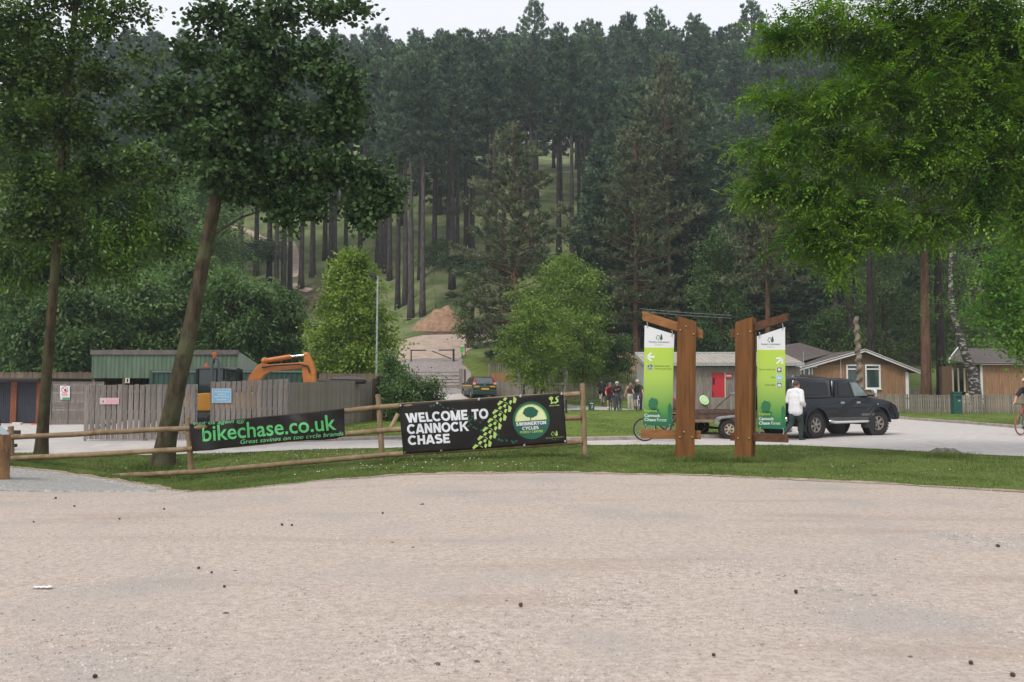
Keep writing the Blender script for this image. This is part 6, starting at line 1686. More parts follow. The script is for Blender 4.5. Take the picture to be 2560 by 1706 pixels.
b = MB(); b.tube([(-.14, 3.2, rr_ + .03), (Lh + .12, 3.2, rr_ + .03)], .06, 8); b.build('ridge_cap', M['galv'], hut)
b = MB(); b.add([(-.14, -.40, ro - .15), (-.14, 3.25, rr_ - .2), (-.14, 3.25, rr_ + .05), (-.14, -.40, ro + .04), (-.06, -.40, ro - .15), (-.06, 3.25, rr_ - .2), (-.06, 3.25, rr_ + .05), (-.06, -.40, ro + .04)], [(0, 1, 2, 3), (7, 6, 5, 4), (0, 4, 5, 1), (1, 5, 6, 2), (2, 6, 7, 3), (3, 7, 4, 0)]); b.build('bargeboard', M['paleclad'], hut)
sgn, pr_ = sheet_sign('door_sign', 'red and white sign on the hut wall beside the red door', HY - .03, (1815, 933, 1828.5, 946.5), M['signred'])
pr_.polys([rectp(1815.5, 938, 1828, 941.8)], M['white'], 'white_band')
pr_.rtext('CLOSED', 1817, 1826.5, 938.8, 941.1, M['signred'], lift=.005)
ln = thing('wall_emblem', 'white outline emblem of two trees fixed to the hut wall by the pickup', 'emblem', W(1972, 958, HY - .03))
pr_ = Print(lambda x, y, l: W(x, y, HY - .03 - l), ln.location, ln)
pr_.polys(decid_outline(1966, 950, 8, 2.2), M['white'], 'tree_outline'); pr_.polys(stroke([(1975, 957), (1981.5, 938), (1989, 957)], 2.6), M['white'], 'conifer_outline', .006)
# board screen in front of the hut and small signpost
board_fence('board_screen', 'low grey board screen in front of the timber hut', 'fence', (X(1700, 47.6), 47.6, 0), (X(1990, 47.6), 47.6, 0), .94, .12, .004, M['greywood2'], rails=(.15, .9), jag=.003)
p = on(1757, 47.0); rt = thing('name_post', 'little olive plate on a thin post before the hut', 'sign', p)
zz = W(1757, 955, 47.0).z - p.z; b = MB(); b.tube([(0, 0, 0), (0, 0, zz)], .03, 8); b.build('post', M['stumpgrey'], rt)
b = MB(); b.box((0, -.02, zz + .07), (.22, .03, .15)); b.build('plate', pm('olive_plate_mat', (.16, .15, .05), rough=.6), rt)
# log plinth with round plate
p = on(1757, 33.0); p.z += .09; rt = thing('trail_marker', 'cut log pillar topped by a slanting round green and cream plate', 'sign', p)
zz = W(1757, 1010, 33).z - p.z; b = MB(); b.tube([(0, 0, -.1), (.01, 0, zz * .5), (0, 0, zz)], [.185, .17, .165], 14); o = b.build('log', M['stumpgrey'], rt, smooth=True)
c = Vector((0, -.16, W(1756, 1000, 33).z - p.z)); rot = Matrix.Rotation(math.radians(62), 3, 'X') @ Matrix.Rotation(.35, 3, 'Z')
for r_, z_, m_, nm in ((.17, 0, M['bcream'], 'plate'), (.135, .012, pm('plate_ring_mat', (.28, .55, .22), rough=.5), 'green_disc'), (.09, .02, pm('plate_pale_mat2', (.42, .60, .40), rough=.5), 'pale_disc')):
    b = MB(); n = 24
    V_ = [rot @ Vector((r_ * math.cos(2 * math.pi * k / n), r_ * 1.25 * math.sin(2 * math.pi * k / n), z_ + dz)) + c for dz in (-.012, 0) for k in range(n)]
    b.add(V_, [tuple(range(n - 1, -1, -1)), tuple(range(n, 2 * n))] + [(k, (k + 1) % n, n + (k + 1) % n, n + k) for k in range(n)]); b.build(nm, m_, rt)

# --- gabled chalet ---------------------------------------------------------------
CY2 = 55.0
def CX(px): return X(px, CY2)
co = Vector((CX(1992), CY2, Z(CX(1992), CY2))); ch = thing('timber_chalet', 'cedar clad chalet with white gable boards and two white windows', 'building', co)
Lc = CX(2268) - co.x; zc = lambda y, Y=CY2: W(2130, y, Y).z - co.z
ehz = zc(931); xr = CX(2157) - co.x; zr = zc(878)
slope_l = (zr - zc(924)) / xr; slope_r = (zr - zc(922)) / (Lc - xr)
gab = lambda x: (zr - (xr - x) * slope_l if x < xr else zr - (x - xr) * slope_r) - .05
wins = [(2115, 2146, 912, 973), (2162, 2200, 912, 973)]
hl = [(CX(a) - co.x, CX(c) - co.x, zc(d), zc(e)) for a, c, e, d in wins]
clad('cladding', Lc, ehz, .115, M['cedar'], ch, (0, 0, 0), 0, hl, gable=lambda x: min(zc(912), gab(x)))
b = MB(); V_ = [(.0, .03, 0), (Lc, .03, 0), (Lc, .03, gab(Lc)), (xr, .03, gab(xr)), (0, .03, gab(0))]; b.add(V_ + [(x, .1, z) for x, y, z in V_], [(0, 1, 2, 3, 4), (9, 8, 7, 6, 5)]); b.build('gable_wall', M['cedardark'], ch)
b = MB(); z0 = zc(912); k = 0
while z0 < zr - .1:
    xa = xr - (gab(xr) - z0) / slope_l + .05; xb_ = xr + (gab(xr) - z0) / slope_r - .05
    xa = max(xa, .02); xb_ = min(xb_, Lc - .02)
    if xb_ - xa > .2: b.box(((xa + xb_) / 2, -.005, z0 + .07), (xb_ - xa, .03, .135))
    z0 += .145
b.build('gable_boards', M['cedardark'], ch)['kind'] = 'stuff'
for (a, c, e, d), hq in zip(wins, hl):
    w_ = thing('window', None, None); w_.parent = ch
    x0, x1, z0, z1 = hq
    b = MB()
    for q in (((x0 + .045), (z0 + z1) / 2, .09, z1 - z0), ((x1 - .045), (z0 + z1) / 2, .09, z1 - z0)): b.box((q[0], -.02, q[1]), (q[2], .07, q[3]))
    for zq, hq_ in ((z0 + .05, .10), (z1 - .045, .09), (z1 - .30, .085)): b.box(((x0 + x1) / 2, -.018, zq), (x1 - x0 - .18, .066, hq_))
    b.build('frame', M['white'], w_)
    b = MB(); b.box(((x0 + x1) / 2, .022, (z0 + z1) / 2), (x1 - x0 - .1, .01, z1 - z0 - .08)); b.build('pane', M['glassg'], w_)
    b = MB(); b.box(((x0 + x1) / 2, -.06, z0 - .02), (x1 - x0 + .08, .12, .045)); b.build('sill', M['white'], w_)
for x in (.06, Lc - .05):
    b = MB(); b.box((x, -.03, ehz / 2), (.20 if x > 1 else .14, .05, ehz)); b.build('corner_board', M['white'], ch)
def barge(x0, z0, x1, z1):
    b = MB(); b.beam((x0, -.42, z0), (x1, -.42, z1), .04, .20, up=(0, 0, 1)); b.build('bargeboard', M['whitetrim'], ch)
ol, orr = .55, .75
barge(-ol, gab(0) - ol * slope_l + .06, xr, zr + .03); barge(xr, zr + .03, Lc + orr, gab(Lc) - orr * slope_r + .06)
D = 7.5
hipx = CX(2005) - co.x
for nm, xe, sl, ov in (('roof_slope', 0, slope_l, -ol), ('roof_slope', Lc, slope_r, orr)):
    ze = gab(xe) - abs(ov) * sl + .12; xx = xe + ov
    b = MB(); V_ = [(xr, -.45, zr + .09), (xx, -.45, ze), (xx, D, ze), (xr, D, zr + .09)]
    b.add(V_ + [(x, y, z - .06) for x, y, z in V_], [(0, 1, 2, 3), (7, 6, 5, 4)] + [(i, i + 4, (i + 1) % 4 + 4, (i + 1) % 4) for i in range(4)]); b.build(nm, M['roofbrown'], ch)
# long wing running back to the left with its own ridge
wzr = W(2003, 857, 60).z - co.z; wx0 = X(1905, 57.5) - co.x; wxr = X(2003, 60) - co.x
wze = W(1990, 918, 56.5).z - co.z
b = MB()
b.add([(wx0 - 3, 2.2, wze + .1), (-.2, 1.2, wze + .12), (xr, 5.0, zr + .08), (wxr, 5.2, wzr), (wx0 - 3, 5.2, wzr - .9), (wxr, 8.5, wzr - 1.2), (xr, 8.5, zr - 1.0), (wx0 - 3, 8.5, wzr - 2)], [(0, 1, 2, 3), (0, 3, 4), (3, 2, 6, 5), (4, 3, 5, 7)]); b.build('wing_roof', M['roofbrown'], ch)
b = MB(); b.box(((wx0 - 3 - .2) / 2, 3.8, wze / 2), (abs(wx0 - 3) + .1, 2.8, wze)); b.build('wing_wall', M['cedar'], ch)
# linking window strip between hut and chalet
lx0, lx1 = CX(1998) - co.x, CX(2032) - co.x
b = MB(); b.box(((lx0 + lx1) / 2 - .05, -.18, zc(918) + .0), (lx1 - lx0 + .4, .3, .07)); b.build('gutter', M['whitetrim'], ch)
w_ = thing('window', None, None); w_.parent = ch
for k, (a, c) in enumerate(((1999, 2002), (2008, 2011), (2019, 2023), (2028, 2030))):
    b = MB(); b.box(((CX(a) + CX(c)) / 2 - co.x, -.07, zc(928)), (CX(c) - CX(a), .06, zc(919) - zc(937))); b.build('mullion', M['white'], w_)
b = MB(); b.box(((lx0 + lx1) / 2, -.045, zc(928)), (lx1 - lx0, .02, zc(920) - zc(937))); b.build('pane', M['glassg'], w_)
b = MB(); b.tube([(CX(2101) - co.x, -.06, zc(952)), (CX(2101) - co.x, -.06, zc(898))], .02, 6); b.build('flue_pipe', M['white'], ch)
b = MB(); b.tube([(CX(1997) - co.x, -.9, zc(935)), (CX(1997) - co.x, -.9, zc(881))], .025, 6); b.build('vent_pipe', M['galv'], ch)

# carved spiral pole
p = on(2152, 46.0); sp2 = thing('carved_pole', 'tall pole carved into a twisted spiral before the chalet', 'carving', p)
hz = W(2142, 792, 46).z - p.z; b = MB(); n = 16; m = 220
for i in range(m + 1):
    t = i / m; z = hz * t; lean = -.22 * t
    for k in range(n):
        a = 2 * math.pi * k / n
        tw = a - z * 11.5
        rr = (.19 - .07 * t) * (1 + .26 * (abs(math.sin(tw / 1.0 * .5)) ** .7 - .6))
        off = .085 * (1 - .4 * t)
        b.v.append((math.cos(a) * rr + off * math.cos(z * 11.5) + lean, math.sin(a) * rr + off * math.sin(z * 11.5), z))
for i in range(m):
    for k in range(n): b.f.append([i * n + k, i * n + (k + 1) % n, (i + 1) * n + (k + 1) % n, (i + 1) * n + k]); b.m.append(0)
b.f.append(list(range(m * n, m * n + n))); b.m.append(0)
o = b.build('shaft', M['totemcarve'], sp2, smooth=False)

# --- cabin on the right ---------------------------------------------------------
NY = 51.0
def NX_(px): return X(px, NY)
no = Vector((NX_(2452), NY, Z(NX_(2452), NY))); cbn = thing('timber_cabin', 'cedar cabin with a brown shingle roof behind the birch', 'building', no)
zn = lambda y, Y=NY: W(2500, y, Y).z - no.z
Ln = NX_(2640) - no.x
eh = zn(912)
clad('cladding', Ln, eh, .12, M['cedar'], cbn, (0, 0, 0), 0)
b = MB(); b.box((Ln / 2, 2.6, eh / 2), (Ln - .1, 5.0, eh - .02)); b.build('wall', M['cedardark'], cbn)
b = MB(); b.box((.0, -.02, eh / 2), (.14, .05, eh)); b.build('corner_board', M['whitetrim'], cbn)
gx_ = NX_(2388) - no.x
b = MB()
for k in range(int(eh / .14)): b.beam((gx_, 1.6, .07 + k * .14), (-.02, .0, .07 + k * .14), .03, .13)
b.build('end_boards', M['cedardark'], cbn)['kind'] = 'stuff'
b = MB(); b.box((Ln / 2 + .1, -.30, eh + .04), (Ln + .5, .12, .10)); b.build('gutter', M['whitetrim'], cbn)
rz_ = W(2500, 871, NY + 3).z - no.z
xl = NX_(2366) - no.x; xq = X(2398, NY + 3) - no.x; zl = zn(902)
b = MB(); V_ = [(xl, -.36, zl), (-.2, -.36, eh + .08), (Ln + .3, -.36, eh + .08), (Ln + .3, 3, rz_), (xq, 3, rz_)]; b.add(V_ + [(x, y, z - .07) for x, y, z in V_], [(0, 1, 4), (1, 2, 3, 4), (9, 6, 5), (9, 8, 7, 6)] + [(i, i + 5, (i + 1) % 5 + 5, (i + 1) % 5) for i in range(5)]); b.build('roof', M['roofbrown'], cbn)
b = MB(); b.beam((xl - .03, -.38, zl - .03), (xq - .05, 3, rz_ - .03), .06, .24); b.build('bargeboard', M['white'], cbn)
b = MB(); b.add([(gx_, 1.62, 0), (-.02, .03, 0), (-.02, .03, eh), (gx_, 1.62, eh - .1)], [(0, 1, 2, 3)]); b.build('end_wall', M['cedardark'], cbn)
w_ = thing('door', None, None); w_.parent = cbn
b = MB()
for px in (2405, 2414, 2424): xd = NX_(px) - no.x; b.box((xd, -.01 + 1.6 * xd / gx_ - .06, zn(950)), (.07, .07, zn(925) - zn(985)))
b.build('frame', M['creamframe'], w_)['kind'] = 'stuff'
b = MB(); xd0, xd1 = NX_(2405) - no.x, NX_(2425) - no.x; yd0, yd1 = 1.6 * xd0 / gx_ - .04, 1.6 * xd1 / gx_ - .04; b.add([(xd0, yd0, .1), (xd1, yd1, .1), (xd1, yd1, zn(926)), (xd0, yd0, zn(926))], [(0, 1, 2, 3)]); b.build('glazing', M['glass'], w_)

# picket fence along the chalets, litter bins
board_fence('picket_fence', 'grey picket fence along the verge before the chalets', 'fence', (X(2195, 47), 47, 0), (X(2600, 45.5), 45.5, 0), 1.10, .088, .034, M['picketwood'], rails=(.22, .78), cut=.0, jag=.02, pname='picket', posts=7, posth=-.05)
board_fence('picket_fence', 'distant dark picket fence between the chalets under the pines', 'fence', (X(2272, 62), 62, 0), (X(2400, 62), 62, 0), 1.25, .10, .05, M['picketwood'], rails=(.2, .8), pname='picket', posts=3)
def bin_(label, px0, px1, ytop, Y):
    p = on((px0 + px1) / 2, Y, .02); w = X(px1, Y) - X(px0, Y); h = W(px0, ytop, Y).z - p.z
    rt = thing('litter_bin', label, 'bin', p)
    b = MB(); b.box((0, 0, h * .47), (w, w * .9, h * .94)); b.build('body', M['bingreen'], rt, bevel=.03)
    b = MB(); b.box((0, 0, h * .97), (w * 1.04, w * .94, h * .06)); b.build('lid', M['bingreen'], rt, bevel=.02)
    b = MB(); b.box((0, -w * .45 - .005, h * .78), (w * .6, .02, h * .10)); b.build('slot', M['black'], rt)
    b = MB(); b.box((w * .1, -w * .45 - .008, h * .62), (w * .25, .012, h * .06)); b.build('label_plate', pm('bin_label_mat', (.25, .4, .2), rough=.6), rt)
bin_('tall dark green litter bin standing against the picket fence', 2378, 2398.5, 980, 44.6)
bin_('smaller teal bin beyond the fence near the far pickets', 2366, 2386, 940, 59)
# ------------------------------------------------------------------ bicycles
def bicycle(label, loc, rz, framemat, tyremat, group=None, steer=0.0, lean=0.0):
    root = thing('bicycle', label, 'bicycle', loc, rz, group)
    root.rotation_euler = (lean, 0, rz)
    r = .335
    for x, nm in ((-.51, 0), (.53, steer)):
        w = thing('wheel', None, None); w.parent = root; w.location = (x, 0, r); w.rotation_euler = (0, 0, nm)
        b = MB(); m = 8
        b.lathe([(r - .022 + .022 * math.cos(2 * math.pi * k / m), .022 * math.sin(2 * math.pi * k / m)) for k in range(m)], 40, axis='Y', closed=True); b.build('tyre', tyremat, w, smooth=True)
        b = MB(); b.lathe([(r - .044, -.012), (r - .060, -.008), (r - .060, .008), (r - .044, .012)], 40, axis='Y', closed=True); b.build('rim', M['galv'], w, smooth=True)
        b = MB()
        for k in range(20):
            a = 2 * math.pi * k / 20; s = .02 if k % 2 else -.02
            b.tube([(math.cos(a + .25) * .02, s, math.sin(a + .25) * .02), (math.cos(a) * (r - .055), 0, math.sin(a) * (r - .055))], .0022, 4, False)
        b.build('spokes', M['steel'], w)['kind'] = 'stuff'
        b = MB(); b.lathe([(.022, -.05), (.022, .05)], 12, axis='Y'); b.build('hub', M['steel'], w)
    BB = Vector((-.06, 0, .30)); ST = Vector((-.22, 0, .80)); HT = Vector((.36, 0, .86)); HB = Vector((.40, 0, .70))
    b = MB(); b.tube([BB, ST], .017, 9); b.tube([ST - Vector((-.02, 0, .06)), HT], .018, 9); b.tube([BB, HB], .021, 9); b.tube([HT + Vector((0, 0, .03)), HB - Vector((0, 0, .03))], .022, 9)
    for s in (-1, 1): b.tube([BB + Vector((0, s * .02, 0)), (-.51, s * .06, r)], .011, 7); b.tube([ST - Vector((-.02, 0, .06)), (-.51, s * .06, r)], .009, 7)
    b.build('frame', framemat, root, smooth=True)
    b = MB(); b.tube([HB, (.41, 0, .66)], .02, 8)
    for s in (-1, 1): b.tube([(.41, s * .03, .68), (.43, s * .055, .62), (.53, s * .055, r)], [.02, .02, .014], 8)
    b.build('fork', M['bikeblack'] if framemat is not M['bikewhite'] else M['bikewhite'], root, smooth=True)
    b = MB(); b.tube([HT, HT + Vector((.0, 0, .12)), (.42, 0, .995)], .014, 8); b.tube([(.38, -.31, 1.02), (.42, -.1, 1.0), (.42, .1, 1.0), (.38, .31, 1.02)], .012, 8)
    hb = b.build('handlebar', M['bikeblack'], root, smooth=True)
    for s in (-1, 1):
        b = MB(); b.tube([(.385, s * .20, 1.015), (.375, s * .32, 1.02)], .018, 8); b.build('grip', M['rubber'], hb)
    b = MB(); b.tube([ST, ST + Vector((-.03, 0, .12))], .013, 8); b.build('seat_post', M['steel'], root)
    b = MB(); b.prism([(-.42, .93), (-.40, .965), (-.28, .955), (-.10, .95), (-.10, .93), (-.25, .915)], -.03, .03); b.ball((-.36, 0, .945), (.08, .075, .025)); b.build('saddle', M['black'], root)
    b = MB(); b.lathe([(.09, -.045), (.09, -.052), (.03, -.055)], 20, axis='Y', c=BB)
    b.tube([BB + Vector((0, -.06, 0)), BB + Vector((.12, -.075, -.12))], .012, 7); b.tube([BB + Vector((0, .06, 0)), BB + Vector((-.12, .075, .12))], .012, 7); b.build('crankset', M['steel'], root)
    for q, s in ((BB + Vector((.12, -.12, -.12)), 1), (BB + Vector((-.12, .12, .12)), 1)):
        b = MB(); b.box(q, (.09, .09, .025)); b.build('pedal', M['black'], root)
    return root

# ------------------------------------------------------------------ people
def remesh(b, vox, it=4):
    me = b.mesh('tmp', True); o = bpy.data.objects.new('tmp', me); COL.objects.link(o)
    m = o.modifiers.new('r', 'REMESH'); m.mode = 'VOXEL'; m.voxel_size = vox
    s = o.modifiers.new('s', 'SMOOTH'); s.iterations = it; s.factor = .5
    dg = bpy.context.evaluated_depsgraph_get()
    out = bpy.data.meshes.new_from_object(o.evaluated_get(dg))
    bpy.data.objects.remove(o); bpy.data.meshes.remove(me)
    out.polygons.foreach_set('use_smooth', np.ones(len(out.polygons), bool))
    return out
def chain(b, pts, rad, d=0.0, n=10):
    pts = [Vector(p) for p in pts]; rad = [r_ + d for r_ in rad]
    b.tube(pts, rad, n)
    for p, r_ in zip(pts, rad): b.ball(p, r_ * .995, 10, 6)
def hand(b, wrist, tip_dir, palm_n, side):
    """palm, four bent fingers of unequal length and a thumb from the side of the palm"""
    f = Vector(tip_dir).normalized(); n = Vector(palm_n); n = (n - f * n.dot(f)).normalized(); s = f.cross(n) * side
    w = Vector(wrist)
    for t in (-.024, -.008, .008, .024): chain(b, [w + f * .01 + s * t * .6, w + f * .085 + s * t], [.015, .014], 0, 7)
    for t, L_ in ((-.027, .064), (-.009, .078), (.009, .074), (.027, .056)):
        p = w + f * .085 + s * t
        chain(b, [p, p + f * L_ * .42 + n * .004, p + f * L_ * .75 + n * .018, p + f * L_ * .9 + n * .034], [.010, .0095, .009, .008], 0, 6)
    p = w + f * .03 - s * .028
    chain(b, [p, p + f * .03 - s * .03 + n * .008, p + f * .065 - s * .038 + n * .02], [.013, .011, .009], 0, 6)
def person(label, loc, rz, J, wear, vox=.013, scale=1.0, group=None, hands=True, turn=0.0):
    root = thing('person', label, 'person', loc, rz, group); root.scale = (scale,) * 3
    V_ = {k: Vector(v) for k, v in J.items()}
    hd = V_['head']; face = V_.get('face', Vector((1, 0, 0))).normalized(); sd = Vector((0, 0, 1)).cross(face).normalized()
    tors = []
    for s in (-1, 1):
        o_ = Vector((0, s, 0)); P, Wt, C, N_ = V_['pelvis'], V_['waist'], V_['chest'], V_['neck']
        tors.append(([P + o_ * .075, Wt + o_ * .065, C + o_ * .085, N_ + o_ * .05], [.105, .092, .10, .055]))
    tors.append(([V_['pelvis'], V_['waist'], V_['chest'], V_['neck']], [.11, .10, .11, .065]))
    arms = {}; legs = {}
    for k in 'LR':
        tors.append(([V_['neck'], V_['sh' + k]], [.055, .058]))
        arms[k] = ([V_['sh' + k], V_['el' + k], V_['wr' + k]], [.056, .042, .029])
        legs[k] = ([V_['hip' + k], (V_['hip' + k] + V_['kn' + k]) / 2, V_['kn' + k], V_['kn' + k] * .6 + V_['an' + k] * .4, V_['an' + k]], [.092, .08, .058, .056, .038])
    def feet(b, d):
        for k in 'LR':
            a, t = V_['an' + k], V_['toe' + k]; dr = (t - a); dr.z = 0; dr = dr.normalized() if dr.length > .01 else Vector((1, 0, 0))
            hl = a - dr * .055 + Vector((0, 0, -.045))
            chain(b, [a, hl, (hl + t) / 2 + Vector((0, 0, .008)), t], [.036, .034, .036, .028], d, 8)
    b = MB()
    for p, r_ in tors: chain(b, p, r_)
    for k in 'LR':
        chain(b, *arms[k]); chain(b, *legs[k])
        if hands:
            fd = (V_['wr' + k] - V_['el' + k]).normalized(); fd = V_.get('hd' + k, fd)
            hand(b, V_['wr' + k], fd, V_.get('pn' + k, Vector((0, -1 if k == 'L' else 1, 0))), 1 if k == 'L' else -1)
    feet(b, 0)
    chain(b, [V_['neck'], hd - Vector((0, 0, .08)) - face * .015], [.055, .052])
    R3 = Matrix((face, sd, Vector((0, 0, 1)))).transposed()
    def hb(off, r_):
        m = MB(); m.ball((0, 0, 0), r_, 14, 9); c = hd + R3 @ Vector(off)
        b.add([R3 @ Vector(p) + c for p in m.v], m.f)
    hb((0, 0, .02), (.098, .077, .105)); hb((.025, 0, -.055), (.07, .058, .062)); hb((.098, 0, -.01), (.022, .014, .022)); hb((.085, 0, -.062), (.016, .026, .012))
    for s in (-1, 1): hb((-.005, s * .08, -.005), (.02, .012, .032))
    link('body', remesh(b, vox, 3), wear.get('skin', M['skin']), root)
    for s in (-1, 1):
        m = MB(); m.ball(hd + R3 @ Vector((.088, s * .032, .012)), .0115, 8, 5); m.build('eye', M['black'], root)
    def garment(name, chs, d, mat, extra=None, it=5):
        g_ = MB()
        for p, r_ in chs: chain(g_, p, r_, d)
        if extra: extra(g_, d)
        return link(name, remesh(g_, vox, it), mat, root)
    def cut(ch, f):                       # shorten a limb chain to a fraction of its length
        p, r_ = ch; L_ = [0]
        for a, c in zip(p[:-1], p[1:]): L_.append(L_[-1] + (c - a).length)
        T = L_[-1] * f; op = [p[0]]; orr = [r_[0]]
        for i in range(1, len(p)):
            if L_[i] < T: op.append(p[i]); orr.append(r_[i])
            else:
                t = (T - L_[i - 1]) / (L_[i] - L_[i - 1]); op.append(p[i - 1].lerp(p[i], t)); orr.append(r_[i - 1] + (r_[i] - r_[i - 1]) * t); break
        return op, orr
    if 'shirt' in wear:
        mat, sl, loose, drop = wear['shirt']
        chs = [(p, r_) for p, r_ in tors[:3]]
        if sl > 0: chs += tors[3:] + [cut(arms[k], sl) for k in 'LR']
        if drop:
            for s in (-1, 0, 1): chs.append(([V_['waist'] + Vector((0, s * .07, 0)), V_['pelvis'] + Vector((-.01, s * .085, -drop))], [.10, .10]))
        garment('shirt', chs, loose, mat)
    if 'trousers' in wear:
        mat, ln, loose = wear['trousers']
        chs = [cut(legs[k], ln) for k in 'LR'] + [([V_['pelvis'] + Vector((0, s * .07, -.02)), V_['pelvis'] + Vector((0, s * .07, .06))], [.11, .10]) for s in (-1, 0, 1)]
        garment('trousers', chs, loose, mat)
    if 'shoes' in wear: garment('shoes', [], .009, wear['shoes'], feet, 2)['kind'] = 'stuff'
    def cap(name, rx, ry, rz_, mat, zc_, back=0.0, cutz=-.02, n=18, m=10):
        c = MB()
        for i in range(m + 1):
            t = math.pi * .62 * i / m
            for k in range(n):
                a = 2 * math.pi * k / n
                x, y, z = rx * math.sin(t) * math.cos(a), ry * math.sin(t) * math.sin(a), rz_ * math.cos(t)
                if z < cutz and x > .02: z = cutz
                c.v.append(tuple(hd + R3 @ Vector((x - back, y, z + zc_))))
        for i in range(m):
            for k in range(n): c.f.append([i * n + k, i * n + (k + 1) % n, (i + 1) * n + (k + 1) % n, (i + 1) * n + k]); c.m.append(0)
        return c.build(name, mat, root, smooth=True)
    if 'hair' in wear:
        cap('hair', .112, .092, .112, wear['hair'], .03, .012, .02)
        if wear.get('long'):
            g_ = MB(); chain(g_, [hd - face * .075, hd - face * .09 - Vector((0, 0, .12)), hd - face * .08 - Vector((0, 0, .22))], [.07, .06, .03]); g_.build('hair', wear['hair'], root, smooth=True)
    if 'helmet' in wear:
        h_ = cap('helmet', .145, .11, .125, wear['helmet'], .055, .005, .0)
        g_ = MB()
        for s in (-.06, -.03, 0, .03, .06):
            pts = [hd + R3 @ Vector((.148 * math.cos(a) - .005, s * (1 + .2 * math.sin(a)), .055 + .128 * math.sin(a) * (1 - abs(s) * 2.2))) for a in (.35, .8, 1.3, 1.8, 2.4)]
            g_.tube(pts, .008, 5)
        g_.build('vents', wear.get('vent', M['black']), h_)['kind'] = 'stuff'
        g_ = MB()
        for s in (-1, 1): g_.tube([hd + R3 @ Vector((.0, s * .085, .03)), hd + R3 @ Vector((.02, s * .05, -.10))], .006, 5)
        g_.build('chin_strap', M['black'], h_)['kind'] = 'stuff'
    if 'pack' in wear:
        g_ = MB(); c_ = (V_['chest'] + V_['waist']) / 2 - Vector((1, 0, 0)) * .20 + Vector((0, 0, .05)); g_.box(c_, (.16, .30, .44)); g_.build('backpack', wear['pack'], root, bevel=.06, seg=3, smooth=True)
    if 'print' in wear:
        pass
    return root
def standing(**k):
    J = dict(pelvis=(0, 0, .94), waist=(0, 0, 1.08), chest=(.01, 0, 1.30), neck=(0, 0, 1.46), head=(.03, 0, 1.63),
             shL=(0, .18, 1.42), shR=(0, -.18, 1.42), elL=(-.03, .25, 1.14), elR=(-.03, -.25, 1.14), wrL=(.06, .25, .90), wrR=(.06, -.25, .90),
             hipL=(0, .09, .90), hipR=(0, -.09, .90), knL=(.02, .10, .50), knR=(.02, -.10, .50), anL=(0, .11, .09), anR=(0, -.11, .09), toeL=(.17, .13, .03), toeR=(.17, -.13, .03))
    J.update(k); return J
def riding(**k):
    J = dict(pelvis=(-.27, 0, 1.04), waist=(-.20, 0, 1.17), chest=(-.03, 0, 1.35), neck=(.10, 0, 1.47), head=(.22, 0, 1.62), face=(1, 0, -.1),
             shL=(.09, .18, 1.42), shR=(.09, -.18, 1.42), elL=(.20, .27, 1.17), elR=(.20, -.27, 1.17), wrL=(.34, .25, 1.05), wrR=(.34, -.25, 1.05),
             hipL=(-.26, .09, 1.0), hipR=(-.26, -.09, 1.0), knL=(.07, .12, .80), knR=(.05, -.12, .62), anL=(-.19, .12, .53), anR=(.04, -.12, .29), toeL=(-.06, .12, .46), toeR=(.17, -.12, .235),
             hdL=(1, -.1, -.2), hdR=(1, .1, -.2), pnL=(0, 0, -1), pnR=(0, 0, -1))
    J.update(k); return J
# man in the white shirt walking round the pickup
p = on(1987, 24.45, .01)
person('man in loose white shirt and dark green trousers walking beside the pickup', p, math.radians(38), standing(head=(.06, 0, 1.62), face=(.9, -.35, 0), chest=(.03, 0, 1.30), neck=(.03, 0, 1.46),
       elR=(-.08, -.27, 1.14), wrR=(.14, -.20, 1.03), elL=(-.02, .26, 1.15), wrL=(.17, .22, 1.02), knR=(.10, -.10, .50), anR=(.07, -.11, .09), toeR=(.24, -.13, .03),
       knL=(-.06, .10, .50), anL=(-.42, .11, .22), toeL=(-.31, .12, .06)),
       dict(skin=M['skinred'], hair=M['hairbrown'], shirt=(M['shirtwhite'], .88, .035, .10), trousers=(M['trousergreen'], .97, .022), shoes=M['black']), .0115)
# rider entering at the right
hd_ = math.radians(210); wp = Vector((X(2546, 26.4), 26.4, 0)); c_ = wp - Vector((math.cos(hd_), math.sin(hd_), 0)) * .53; c_.z = Z(c_.x, c_.y) + .012
bicycle('red mountain bike with orange tyres ridden along the road', c_, hd_, M['bikered'], M['tyreorange'])
person('cyclist in black top and red and white helmet riding along the road', c_, hd_, riding(chest=(-.08, 0, 1.38), neck=(.02, 0, 1.51), head=(.10, 0, 1.67), shL=(.01, .19, 1.46), shR=(.01, -.19, 1.46), elL=(.18, .30, 1.22), elR=(.18, -.30, 1.22)),
       dict(skin=M['skinred'], shirt=(M['clothblack'], .42, .022, .05), trousers=(M['clothnavy'], .5, .03), shoes=M['black'], helmet=M['helmetred'], vent=M['helmetwhite']), .0125)
# rider behind the left totem sign
c_ = Vector((X(1657, 23.45), 23.45, 0)); c_.z = Z(c_.x, c_.y) + .012
bicycle('dark bicycle passing on the road behind the totem sign', c_, math.pi, M['bikeblack'], M['rubber'])
person('cyclist in red and white top passing behind the totem sign', c_, math.pi, riding(), dict(shirt=(M['clothred'], .45, .02, .04), trousers=(M['clothgrey'], .45, .025), shoes=M['clothbrown'], helmet=M['helmetred'], vent=M['black']), .014)
# walker behind the right totem post
person('person in a dark and white top standing behind the totem sign post', on(1853, 30.5, .1), math.radians(200), standing(), dict(hair=M['hairbrown'], shirt=(M['shirtwhite'], .5, .02, .05), trousers=(M['clothblack'], .97, .02), shoes=M['black']), .016)
